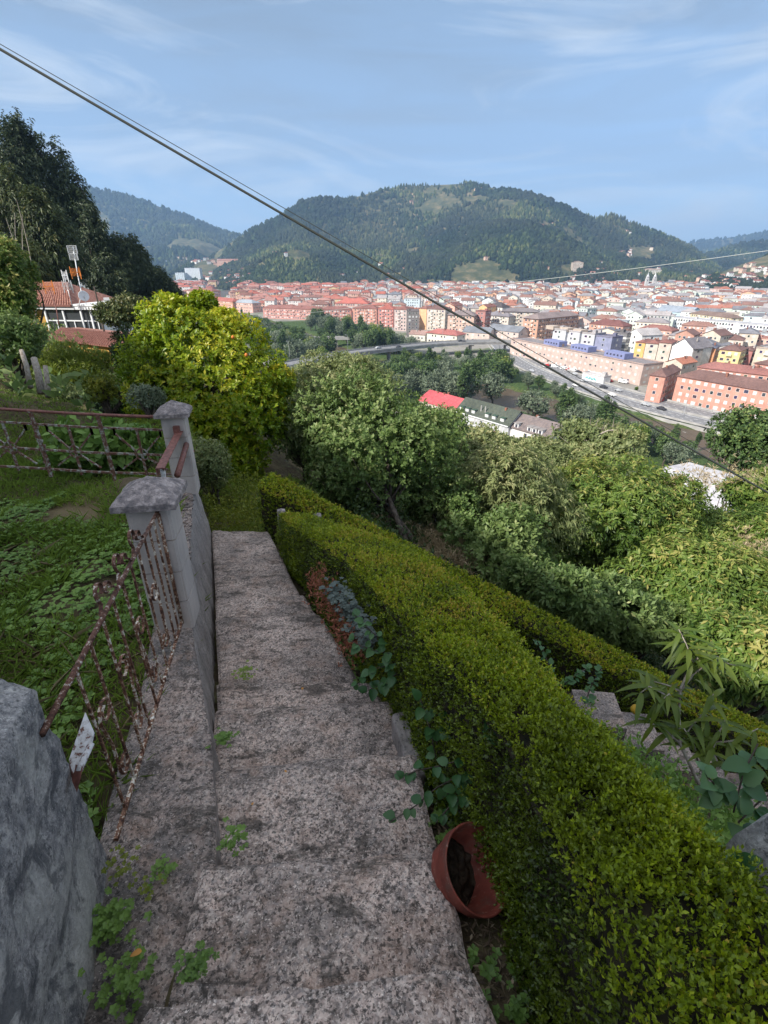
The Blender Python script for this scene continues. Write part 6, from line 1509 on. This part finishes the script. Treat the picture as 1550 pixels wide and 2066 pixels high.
kq = building('kiosk', 'white kiosk with a teal painted emblem beside the highway', (1176, 753), (1219, 762), 3.6, 6, (.76, .77, .77), (.7, .7, .7), 'flat', sp=40, cat='kiosk')
P0, P1 = at_z(1176, 753, -56.4), at_z(1219, 762, -56.4); axk = (P1 - P0) / np.linalg.norm(P1 - P0); ayk = np.array((-axk[1], axk[0], 0)); ayk = ayk if ayk @ P0 > 0 else -ayk
b = MB()
for k in range(9):
    q = P0 + (P1 - P0) * (.18 + .06 * k) - ayk * .08 + (0, 0, -1.9 + .35 * math.sin(k * 2.2)); w_ = axk * .55; b.add([q - w_ - (0, 0, .5), q + w_ - (0, 0, .35), q + w_ * .8 + (0, 0, .6), q - w_ * .7 + (0, 0, .4)], [[0, 1, 2, 3]], (.10, .42, .42) if k % 2 else (.30, .58, .60))
tagd(b.build('painted_emblem', M['face'], kq, cols=True), kind='stuff')
def lamp(lab, base, h, rz=0):
    o = empty('street_lamp', base, lab, 'street lamp', 'street lamps by the roads', rz); b = MB(); b.tube([(0, 0, 0), (0, 0, h)], [.13, .07], 8)
    link('pole', mesh_np('pole', b.V, b.F), M['alu'], o); b = MB(); b.tube([(0, 0, h), (.8, 0, h + .35), (1.7, 0, h + .4)], .06, 6); link('arm', mesh_np('arm', b.V, b.F), M['alu'], o)
    b = MB(); b.box((2.0, 0, h + .38), (.8, .35, .16)); link('lamp_head', mesh_np('lamp_head', b.V, b.F), M['alu'], o); return o
for lab, px_, py_, z_, h_ in (('street lamp on the highway verge, in front of the brick wing', 1379, 838, -60, 11), ('street lamp in front of the long brick row', 1424, 817, -60, 10), ('street lamp on the viaduct above the dark wood', 702, 705, -52, 9), ('street lamp at the left end of the viaduct', 585, 720, -52.4, 9), ('street lamp on the road left of the viaduct, beside the leftmost one', 610, 715, -53, 9), ('street lamp standing by the right end of the viaduct', 1008, 706, -60, 16), ('street lamp standing in front of the viaduct middle', 892, 706, -58, 14)):
    lamp(lab, at_z(px_, py_, z_), h_, 2.4)
# roads beside the viaduct, left
tagd(strip('side_road', [(-150, 250, -53.7), (-110, 262, -53.9), (-72, 283.5, -52.97)], -5, 5, .03, M['road']), kind='structure')

# ---- tell look-alikes apart by their order from the left
NUM = 'first second third fourth fifth sixth seventh eighth ninth tenth eleventh twelfth thirteenth fourteenth fifteenth sixteenth seventeenth eighteenth nineteenth twentieth'.split()
def ordw(k):
    if k < 20: return NUM[k]
    tens = ['twenty', 'thirty', 'forty', 'fifty', 'sixty', 'seventy', 'eighty', 'ninety'][(k + 1) // 10 - 2]
    return tens + ('-' + NUM[(k + 1) % 10 - 1] if (k + 1) % 10 else 'th')
by = {}
for o, lab, grp, a, c_ in PENDING: by.setdefault(lab, []).append((a, o, grp))
for lab, lst in by.items():
    lst.sort(key=lambda q: q[0])
    for k, (a, o, grp) in enumerate(lst):
        if len(lst) == 1: o['label'] = lab
        elif len(lst) == 2: o['label'] = lab + (', left one' if k == 0 else ', right one')
        else: o['label'] = lab + f', {ordw(k)} from left'
        o['group'] = grp
# ================================================================== left side: tall trees, yellow house, aerials
def euc(lab, px_, py_, t_, rx, m='euca', ntw=1700, src=None, nb=30):
    top = at_t(px_, py_, t_); zb = gz(top[0], top[1]); H_ = top[2] - zb
    c = (top[0], top[1], zb + H_ * .60)
    return tree('eucalyptus_tree', lab, 'tree', c, (rx, rx * .9, H_ * .52), ntw, 8, .55, .17, m, nblob=nb, trunk=.35, bl=.30, droop=.45, up=-.35, spread=.8, tw=.9, tone=.42, top=.18, inner=.3, group='tall dark trees on the left hillside')
for a in (('tallest eucalyptus, cut by the left edge of the picture', -25, 165, 78, 5.5, 'euca', 2400),
          ('second tall eucalyptus from the left edge', 28, 215, 80, 4.6, 'euca', 2200),
          ('eucalyptus with a separate puffy top, third from the left edge', 112, 285, 84, 4.0, 'euca', 1800),
          ('eucalyptus standing at the right end of the tall group', 163, 385, 86, 4.2, 'euca', 1800),
          ('lower dark eucalyptus in front of the tall group', 75, 390, 74, 5.5, 'euca', 2000),
          ('olive-toned eucalyptus in front of the tall group at the left edge', 10, 330, 62, 3.8, 'euca2', 1500),
          ('yellow-tipped young tree before the tall group', 70, 385, 60, 2.6, 'euca2', 900),
          ('domed dark tree standing apart right of the tall group', 252, 470, 92, 4.6, 'euca', 1700),
          ('dark tree sloping down beside the domed one', 292, 515, 95, 4.6, 'euca', 1500),
          ('last dark tree, beside the far town', 328, 560, 98, 3.8, 'euca', 1200),
          ('dark tree filling the gap behind the television mast', 205, 505, 88, 5.0, 'euca', 1500),
          ('dark tree behind the yellow house roof', 100, 500, 66, 4.8, 'euca', 1500),
          ('light green tree behind the yellow house at the left edge', 20, 475, 48, 3.2, 'euca2', 1300)):
    euc(*a)
b = MB(); q0 = at_t(20, 480, 40); 
o = empty('bare_tree', (q0[0], q0[1], gz(q0[0], q0[1])), 'small bare pale branches sticking out before the tall trees', 'tree')
for e_ in ((30, 430), (45, 432), (34, 405), (12, 440)):
    limb(b, np.array(o.location) + (0, 0, 0), at_t(*e_, 40), .06, .015, .1, 5)
b.build('branches', M['pale'], o)
# ---- yellow house with glazed veranda
t = NT('yellow_render'); M['yellow'] = t.fin(t.ramp(t.noise(t.pos(), 2, 4), [(.3, (.38, .22, .05)), (.7, (.50, .30, .08))]), .9)
t = NT('dark_glass'); M['glass'] = t.fin((.05, .055, .06), .12, None, .7)
t = NT('clay_tile'); n = t.noise(t.pos(), 3.2, 5, .7); M['tile'] = t.fin(t.ramp(n, [(.3, (.17, .08, .06)), (.5, (.30, .135, .10)), (.65, (.38, .21, .16)), (.8, (.38, .29, .25))]), .9)
A0 = at_t(46, 614, 45); A1 = at_t(203, 619, 44.2); A0[2] = A1[2] = (A0[2] + A1[2]) / 2
ex = (A1 - A0); LW = np.linalg.norm(ex); ex /= LW; ey = np.array((-ex[1], ex[0], 0)); ey = ey if ey @ A0 > 0 else -ey; ez = np.array((0, 0, 1.))
def hp_(a, b_, c_): return A0 + ex * a + ey * b_ + ez * c_
hs = empty('yellow_house', hp_(LW / 2, 3, -3.2), 'yellow house with white-framed glazed veranda and red tiled roof among the trees', 'house')
def hexw(a0, a1, b0, b1, c0, c1): return [hp_(a0, b0, c0), hp_(a1, b0, c0), hp_(a1, b1, c0), hp_(a0, b1, c0), hp_(a0, b0, c1), hp_(a1, b0, c1), hp_(a1, b1, c1), hp_(a0, b1, c1)]
b = MB(); b.hexa(hexw(-3, LW * .66, .35, 7, -4, -.02)); b.build('wall', M['yellow'], hs)
b = MB(); b.hexa(hexw(-3.3, LW + .25, -.25, .25, -.30, 0)); b.build('veranda_beam', M['white'], hs)
b = MB(); b.hexa(hexw(-3.35, LW * .66, -.38, -.26, -.06, .10)); b.build('gutter', M['rust3'], hs)
for u_ in (.0, .27, .505, .735, .86, .985): MB().hexa(hexw(LW * u_ - .07, LW * u_ + .07, -.12, .02, -3.2, -.30)).build('window_frame', M['white'], hs)
for u0, u1 in ((.28, .50), (.51, .73), (.745, .85), (.87, .98)):
    MB().hexa(hexw(LW * u0, LW * u1, -.06, -.0, -1.30, -1.20)).build('transom', M['white'], hs)
    MB().hexa(hexw(LW * u0, LW * u1, .03, .05, -3.1, -.31)).build('pane', M['glass'], hs)
    MB().hexa(hexw(LW * (u0 + u1) / 2 - .04, LW * (u0 + u1) / 2 + .04, -.05, 0.0, -3.1, -1.21)).build('mullion', M['white'], hs)
b = MB(); b.hexa(hexw(LW * .99, LW * 1.0, 0, 5, -3.2, -.02)); b.hexa(hexw(LW * .67, LW * .99, 5, 5.1, -3.2, -.02)); 
b.build('side_wall', M['white'], hs)['kind'] = 'stuff'
b = MB(); b.hexa(hexw(LW * .665, LW + .3, -.3, 5.3, .0, .14)); b.build('flat_roof', M['white'], hs)
rx0, rx1, rd = -3.4, LW * .66, 7.4
RFp = [hp_(rx0, -.35, .02), hp_(rx1, -.35, .02), hp_(rx1, rd, .02), hp_(rx0, rd, .02), hp_(rx0 + 1, 3.4, 1.75), hp_(rx1 - 2.6, 3.4, 1.75)]
b = MB(); b.add(RFp, [[0, 1, 5, 4], [1, 2, 5], [2, 3, 4, 5], [3, 0, 4], [3, 2, 1, 0]]); b.build('roof', M['tile'], hs)
def tile_ribs(P_low0, P_low1, P_top0, P_top1, step, r_, m, parent, name='roof_tiles'):
    """half-round tile courses laid up the slope, each course cut into short tiles"""
    b = MB(); Ln = np.linalg.norm(P_low1 - P_low0); n = int(Ln / step)
    nrm_ = np.cross(P_low1 - P_low0, P_top0 - P_low0); nrm_ /= np.linalg.norm(nrm_); nrm_ = nrm_ if nrm_[2] > 0 else -nrm_
    e1 = (P_low1 - P_low0) / Ln
    for k in range(n + 1):
        u = k / n; a = P_low0 * (1 - u) + P_low1 * u; c_ = P_top0 * (1 - u) + P_top1 * u
        m_ = max(2, int(np.linalg.norm(c_ - a) / .42))
        for j in range(m_):
            s0, s1 = j / m_, min(1, (j + 1.12) / m_); A_, B_ = a * (1 - s0) + c_ * s0, a * (1 - s1) + c_ * s1; lift = random.uniform(0, .015)
            V = []
            for P_, rr_ in ((A_, r_ * 1.08), (B_, r_ * .9)):
                for g_ in (0, .25, .5, .75, 1): V.append(P_ + e1 * math.cos(math.pi * g_) * rr_ + nrm_ * (math.sin(math.pi * g_) * rr_ + .01 + lift))
            b.add(V, [[i, i + 1, i + 6, i + 5] for i in range(4)] + [[0, 1, 2, 3, 4]])
    o = b.build(name, m, parent); o['kind'] = 'stuff'; return o
tile_ribs(RFp[0], RFp[1], RFp[4], RFp[5], .25, .09, M['tile'], hs)
# lower tiled roof
B0, B1 = at_t(88, 668, 37), at_t(246, 722, 33.5); T0, T1 = at_t(122, 648, 40.5), at_t(262, 690, 37.2)
B1[2] = B0[2] = (B0[2] + B1[2]) / 2; T0[2] = T1[2] = (T0[2] + T1[2]) / 2
ann = empty('tiled_annex', ((B0 + T1) / 2) * (1, 1, 0) + (0, 0, B0[2] - 2.4), 'low outbuilding with weathered orange tiled roof below the yellow house', 'house')
bk0, bk1 = T0 + (T0 - B0) * (1, 1, -1), T1 + (T1 - B1) * (1, 1, -1)
b = MB(); b.add([B0, B1, T1, T0, bk0, bk1], [[0, 1, 2, 3], [3, 2, 5, 4]]); b.build('roof', M['tile'], ann)
b = MB(); i_ = .06; q = [B0 * (1 - i_) + bk1 * i_, B1 * (1 - i_) + bk0 * i_, bk1 * (1 - i_) + B0 * i_, bk0 * (1 - i_) + B1 * i_]
b.hexa([(*k[:2], B0[2] - 2.8) for k in q] + [(*k[:2], B0[2] - .06) for k in q]); b.build('wall', M['yellow'], ann)
tile_ribs(B0, B1, T0, T1, .26, .095, M['tile'], ann)
# ---- aerials, dish, poles
def roofz(): return A0[2]
def aerial(name, lab, pts, t_, rad, m, grids=(), yagi=(), cat='antenna', m2='alu'):
    P = [at_t(a, c_, t_) for a, c_ in pts]; o = empty(name, P[0], lab, cat)
    MB().tube(P, rad, 6).build('mast', M[m], o, True)
    for gx, gy, w_, h_ in grids:
        c_ = at_t(gx, gy, t_ - .1); b = MB()
        for k in np.linspace(-.5, .5, 8): b.bar(c_ + ex * w_ * k - ez * h_ / 2, c_ + ex * w_ * k + ez * h_ / 2, .028)
        for k in np.linspace(-.5, .5, 5): b.bar(c_ - ex * w_ / 2 + ez * h_ * k + (0, .035, 0), c_ + ex * w_ / 2 + ez * h_ * k + (0, .035, 0), .028)
        for k in (-.5, .5): b.bar(c_ + ex * w_ * k - ez * h_ / 2 - (0, .03, 0), c_ + ex * w_ * k + ez * h_ / 2 - (0, .03, 0), .06)
        tagd(b.build('grid_reflector', M['alu'], o), kind='stuff')
    for gx, gy, L_, n_, mm in yagi:
        c_ = at_t(gx, gy, t_ - .15); b = MB(); b.bar(c_ - ey * L_ * .3 - ex * L_ * .4, c_ + ex * L_ * .5, .04)
        for k in np.linspace(-.45, .5, n_): b.bar(c_ + ex * L_ * k - ez * .32, c_ + ex * L_ * k + ez * .32, .03)
        for k in (-.45, .45): b.bar(c_ + ex * L_ * k - ez * .55, c_ + ex * L_ * k + ez * .45, .05)
        tagd(b.build('dipole_rods', M[mm], o), kind='stuff')
    return o
aerial('television_aerial', 'tall television mast with two grid panels and an orange aerial', [(158, 622), (165, 592), (158, 560), (151, 520), (147, 498)], 43.8, .045, 'white', [(146, 503, .85, .6), (149, 518, .75, .5)], [(152, 549, .95, 8, 'orange')])
aerial('television_aerial', 'short aerial with white dipole rods left of the tall mast', [(146, 618), (137, 585), (129, 553)], 43.6, .03, 'alu', (), [(136, 577, .9, 8, 'alu'), (131, 556, .5, 5, 'white')])
aerial('television_aerial', 'bent reddish aerial pole rising before the yellow house roof', [(119, 655), (114, 625), (106, 600), (97, 574)], 40.5, .04, 'rust3', (), [(98, 578, .85, 7, 'orange')])
dc = at_t(169, 597, 43.6); o = empty('satellite_dish', dc, 'round white satellite dish on the flat veranda roof', 'satellite dish')
dn = -unit(dc * np.array((1, 1, 0)) + np.array((-14, 0, -14.))); dx_ = np.cross(dn, (0, 0, 1.)); dx_ /= np.linalg.norm(dx_); dy_ = np.cross(dn, dx_)
MB().lathe(dc, [(.001, -.08), (.15, -.07), (.30, -.035), (.42, .02), (.43, .0), (.30, -.06), (.001, -.10)], 24, np.stack([dx_, dy_, dn], 1)).build('reflector', M['white'], o, True)
MB().tube([dc, dc + (0, .1, -.75)], .03, 6).build('stand', M['alu'], o); MB().tube([dc + dy_ * .40, dc + dn * .42], .015, 5).build('feed_arm', M['alu'], o)
b = MB(); b.tube([at_t(190, 578, 36), at_t(199, 617, 36), at_t(210, 668, 36)][::-1], [.07, .06, .05], 7)
tagd(b.build('wooden_pole', M['bark']), 'thin leaning wooden pole right of the yellow house', 'pole')
c_ = at_t(216, 604, 38); o = empty('outdoor_lamp', c_, 'small white floodlight right of the satellite dish', 'lamp'); b = MB(); b.box(c_, (.42, .28, .24), .3); b.build('lamp_body', M['white'], o); MB().tube([c_, c_ + (-.5, .1, -.15)], .03, 6).build('arm', M['alu'], o)
for k, (x0, y0, x1, y1, w_, t_) in enumerate(((43, 706, 62, 771, .055, 11.5), (68, 722, 84, 782, .075, 11.0), (91, 738, 97, 790, .055, 10.8))):
    tagd(MB().tube([at_t(x1, y1 + 12, t_), at_t((x0 + x1) / 2 + 1, (y0 + y1) / 2, t_), at_t(x0, y0, t_)], [w_ * 1.1, w_, w_ * .85], 8).build('fence_stake', M['pale'], None, True), ('leftmost', 'middle, thickest', 'rightmost')[k] + ' of three weathered stakes above the dark lawn', 'stake', 'wooden stakes')

# ---- big-leaved plants close by, leaf by leaf
def leaf_mesh(name, L_, W_, curl, m, shape='oval', seed=0):
    n = 8; V = []; F = []
    rs = np.random.default_rng(seed)
    for i in range(n + 1):
        u = i / n
        w_ = W_ * .5 * (math.sin(math.pi * u ** (.75 if shape == 'oval' else .8)) ** (.75 if shape == 'oval' else .9)) + .0004
        if shape == 'oval' and 0 < i < n: w_ *= 1 + (.05 if i % 2 else -.04)
        y = L_ * u; z = -curl * L_ * u * u
        for s_ in (-1, 0, 1): V.append((w_ * s_, y, z + abs(s_) * w_ * .35))
    for i in range(n):
        for k in (0, 1): a = i * 3 + k; F.append([a, a + 1, a + 4, a + 3])
    me = mesh_np(name, V, F, rnd=np.full(len(V), rs.uniform(.25, .9)), smooth=True); me.materials.append(M[m]); return me
def put_leaf(me, parent, P, D, up=(0, 0, 1), s=1.0):
    D = Vector(D).normalized(); U = Vector(up); X = D.cross(U); X = X.normalized() if X.length > 1e-3 else Vector((1, 0, 0)); Z = X.cross(D)
    o = bpy.data.objects.new('leaf', me); COL.objects.link(o); o.parent = parent
    mat_ = Matrix((X, D, Z)).transposed().to_4x4() @ Matrix.Diagonal((s, s, s, 1)); mat_.translation = Vector(P) - Vector(parent.location); o.matrix_local = mat_; return o
OV = [leaf_mesh('oval_leaf', .048, .036, .25, 'bramble', 'oval', k) for k in range(4)]
OVB = [leaf_mesh('broad_leaf', .105, .075, .3, 'bramble', 'oval', k + 9) for k in range(3)]
def creeper(lab, px_pts, t_, m, nl, sc=1.0, name='bramble', meshes=None, stem='bark'):
    o = empty(name, at_t(*px_pts[0][0], t_), lab, 'plant')
    for run in px_pts:
        P = [at_t(a, c_, t_ + .03 * math.sin(k)) for k, (a, c_) in enumerate(run)]
        MB().tube(P, .0022, 5).build('stem', M[stem], o, True)
        for j in range(nl):
            u = (j + .5) / nl * (len(P) - 1); i_ = min(int(u), len(P) - 2); q = P[i_] * (1 - u + i_) + P[i_ + 1] * (u - i_)
            dr = P[i_ + 1] - P[i_]; dr /= np.linalg.norm(dr); side = np.cross(dr, (0, 0, 1)) * (1 if j % 2 else -1)
            for e_ in range(2):
                D = side * random.uniform(.5, 1.1) + dr * random.uniform(-.1, .8) + np.array((0, -.3, random.uniform(-.25, .3))) + rdir(1)[0] * .35
                put_leaf(random.choice(meshes or OV), o, q + rdir(1)[0] * .008, D, (random.uniform(-.3, .3), random.uniform(-.6, 0), 1), sc * random.uniform(.65, 1.15))
    return o
creeper('dark green bramble reaching over the step above the tipped flower pot', [[(935, 1560), (880, 1590), (840, 1625), (785, 1660)], [(940, 1530), (890, 1545), (840, 1555), (805, 1570)], [(945, 1600), (905, 1630), (880, 1660)], [(950, 1550), (925, 1590), (890, 1610)]], 1.62, 'bramble', 6, .82)
creeper('leafy bramble at the hedge foot above the edging stone', [[(800, 1340), (750, 1350), (715, 1385)], [(790, 1320), (745, 1310), (700, 1290)], [(780, 1300), (745, 1270), (715, 1240)], [(800, 1360), (770, 1380), (730, 1400)]], 2.25, 'bramble', 6, 1.05)
creeper('bramble stem with round leaves climbing the dark hedge face', [[(880, 1530), (870, 1480), (858, 1440), (845, 1400)], [(880, 1500), (900, 1470), (905, 1430)]], 1.75, 'bramble', 6, .9)
creeper('bramble shoot with blue-green leaflets growing out of the hedge top', [[(1130, 1400), (1110, 1350), (1095, 1310), (1080, 1290)], [(1080, 1400), (1060, 1350), (1040, 1310)], [(1180, 1420), (1195, 1380), (1215, 1350)], [(1140, 1380), (1165, 1360), (1190, 1345)]], 1.85, 'bramble', 9, .55, 'wild_rose')
creeper('small leafy shoot among box leaves at the near hedge', [[(1000, 1500), (990, 1470), (985, 1450)], [(1020, 1510), (1040, 1490), (1050, 1460)]], 1.4, 'bramble', 6, .5, 'wild_rose')
creeper('big-leaved green plant at the right edge behind the near hedge', [[(1480, 1640), (1500, 1560), (1530, 1500)], [(1490, 1660), (1530, 1620), (1570, 1590)], [(1450, 1620), (1440, 1580), (1420, 1560)], [(1500, 1700), (1530, 1690), (1560, 1700)]], 1.35, 'bramble', 4, .62, 'kiwi_plant', OVB)
creeper('single bright three-leaf sprig above the dark stone at right', [[(1485, 1800), (1490, 1770), (1485, 1740)]], .92, 'bramble', 2, .42, 'kiwi_plant', OVB)
# peach sapling
PL = [leaf_mesh('lance_leaf', .125, .024, .55, 'peachleaf', 'lance', k + 20) for k in range(5)]
pb = at_t(1421, 1600, 2.05)
pt_ = empty('peach_sapling', pb, 'young peach tree with drooping narrow leaves and one yellow fruit, between the hedges', 'tree')
tt = 2.08
BR_ = [[(1421, 1600), (1400, 1560), (1372, 1500), (1370, 1440), (1373, 1390), (1398, 1335), (1385, 1300), (1370, 1270)], [(1405, 1570), (1440, 1555), (1480, 1540), (1520, 1532)], [(1372, 1500), (1345, 1475), (1318, 1460)], [(1370, 1430), (1350, 1400), (1330, 1418)], [(1373, 1395), (1355, 1385), (1320, 1375)],
       [(1372, 1500), (1395, 1465), (1420, 1440), (1440, 1400)], [(1420, 1560), (1435, 1520), (1450, 1480), (1465, 1450)], [(1410, 1545), (1400, 1500), (1380, 1470)], [(1373, 1395), (1400, 1360), (1440, 1330), (1490, 1345)], [(1398, 1335), (1420, 1320), (1450, 1325)], [(1372, 1440), (1340, 1400), (1310, 1385), (1290, 1400)], [(1430, 1500), (1480, 1495), (1530, 1470)]]
for k, run in enumerate(BR_):
    P = [at_t(a, c_, tt + .06 * math.sin(k * 1.7) * (i / len(run))) for i, (a, c_) in enumerate(run)]
    MB().tube(P, list(np.linspace(.0085 if k == 0 else .005, .002, len(P))), 6).build('branch', M['pale'], pt_, True)
    nl = 3 if k == 0 else 1
    for e_ in range(4 * (len(P) - 1) + 6):
        u = random.uniform(.25 if k else .7, 1) * (len(P) - 1); i_ = min(int(u), len(P) - 2); q = P[i_] * (1 - u + i_) + P[i_ + 1] * (u - i_)
        a = random.uniform(0, 6.28); D = np.array((math.cos(a), math.sin(a) * .7, random.uniform(-.5, .5)))
        put_leaf(random.choice(PL), pt_, q, D, (0, 0, 1), random.uniform(.6, 1.05))
MB().lathe(at_t(1283, 1432, 2.05), [(.0005, -.019), (.011, -.0165), (.019, -.006), (.0205, .003), (.016, .014), (.006, .019), (.001, .017)], 16, None).build('peach', M['peachfruit'] if 'peachfruit' in M else M['orange'], pt_, True)
t = NT('peach_skin'); t.fin((.62, .36, .04), .55); bpy.data.objects['peach'].data.materials[0] = t.m
# weeds at the cracks and steps
def tuft(name, lab, px_, py_, t_, r_, n, m, Lf, h=.03, k=5):
    c_ = at_t(px_, py_, t_); P = c_ + RNG.normal(0, 1, (n, 3)) * (r_, r_, h * .3) + np.array((0, 0, h * .5))
    return rosettes(name, lab, P, k, Lf * .85, m, .25, h)
for a in (('crack_weeds', 'green weed growing in the crack beside the third step', 455, 1500, 2.06, .022, 40, 'weed', .014), ('crack_weeds', 'tuft of grass in the crack of the kerb', 480, 1712, 1.60, .02, 30, 'weed', .014, .05), ('crack_weeds', 'weeds at the left end of the nearest step', 400, 1965, 1.22, .018, 50, 'weed', .013, .04),
          ('crack_weeds', 'weeds between the stone slab and the kerb', 232, 1880, 1.42, .028, 110, 'weed', .014, .05), ('crack_weeds', 'yellow flowered weed on the kerb', 300, 1808, 1.47, .022, 16, 'yweed', .010, .03), ('crack_weeds', 'dark weeds at the lower left corner beside the slab', 262, 1995, 1.30, .035, 90, 'weed', .014, .05),
          ('crack_weeds', 'small weed on the middle step', 498, 1363, 2.85, .03, 40, 'grass', .014, .03), ('crack_weeds', 'yellowing weed by the slab edge', 250, 1770, 1.52, .025, 30, 'yweed', .011, .05), ('crack_weeds', 'weed on the kerb under the railing', 335, 1765, 1.56, .02, 30, 'weed', .012, .03)):
    tuft(*a)
c_ = at_t(690, 1240, 2.95); P = np.concatenate([at_t(640 + 75 * s, 1185 + 145 * s, 3.1 - .55 * s) + RNG.normal(0, 1, (60, 3)) * (.035, .05, .03) + (0, 0, .05) for s in np.linspace(0, 1, 9)])
undergrowth('reddish_weeds', 'dry reddish weeds along the hedge foot beside the middle steps', P, 5, .022, .007, 'redweed', .03, .5)
P = np.concatenate([at_t(680 + 60 * s, 1215 + 90 * s, 2.9 - .35 * s) + RNG.normal(0, 1, (50, 3)) * (.03, .04, .03) + (0, 0, .04) for s in np.linspace(0, 1, 5)])
rosettes('blue_grey_weeds', 'grey-blue leafy weed in front of the hedge foot', P, 5, .020, 'bluish', .5, .05)
# fallen leaves
t = NT('fallen_leaf'); M['fallen'] = t.fin((.50, .24, .06), .7)
FL_ = leaf_mesh('fallen', .026, .014, .3, 'fallen', 'oval', 3)
for lab, px_, py_, t_, s_ in (('orange fallen leaf lying on the kerb near the bottom left', 287, 1921, 1.30, 1.1), ('tiny yellow fallen leaf on the second step', 508, 1626, 1.86, .5), ('dry curled leaf on the third step', 578, 1560, 1.98, .6), ('pale fallen leaf on the middle steps', 610, 1393, 2.5, .8)):
    q = at_t(px_, py_, t_); o = bpy.data.objects.new('fallen_leaf', FL_); COL.objects.link(o); o.location = q + (0, 0, .004); o.rotation_euler = (.1, .1, random.uniform(0, 6)); o.scale = (s_,) * 3; tagd(o, lab, 'leaf')
# ---- unseen house block, added behind the viewer to throw shade over the steps
shd = np.array((-.556, .831)); sh_ = np.array((.829, .559)); C0 = np.array((-18.0, -10.0)) + shd * 3.2 - sh_ * 4
zb_ = gz(*C0) - .5; rzh = math.atan2(shd[1], shd[0])
hq = empty('hillside_house', (C0[0], C0[1], zb_), 'plain unseen house block added uphill behind the viewer to shade the steps', 'house')
def hq_(a, b_, c_): q = C0 + shd * a + sh_ * b_; return (q[0], q[1], c_)
ZT = 14.5
b = MB(); b.add([hq_(-11, -4, zb_), hq_(9, -4, zb_), hq_(9, 4, zb_), hq_(-11, 4, zb_), hq_(-11, -4, ZT), hq_(9, -4, ZT), hq_(9, 4, ZT), hq_(-11, 4, ZT)], [f[::-1] for f in BOXF], (.68, .65, .60)); b.build('wall', M['face'], hq, cols=True)  # walls of the added shade block
b = MB(); b.add([hq_(-11.5, -4.5, ZT), hq_(9.5, -4.5, ZT), hq_(9.5, 4.5, ZT), hq_(-11.5, 4.5, ZT), hq_(-6, 0, ZT + 2), hq_(6, 0, ZT + 2)], [[0, 1, 5, 4], [1, 2, 5], [2, 3, 4, 5], [3, 0, 4], [3, 2, 1, 0]], RR); b.build('roof', M['roof'], hq, cols=True)  # roof of the added shade block
for k in range(5):
    for f_ in range(3): MB().box(hq_(-6.8 + k * 3.4, 4.03, zb_ + 3.2 + f_ * 3.1), (1.2, .08, 1.4), rzh, (.06, .06, .07)).build('window', M['pane'], hq, cols=True)  # windows of the added shade block
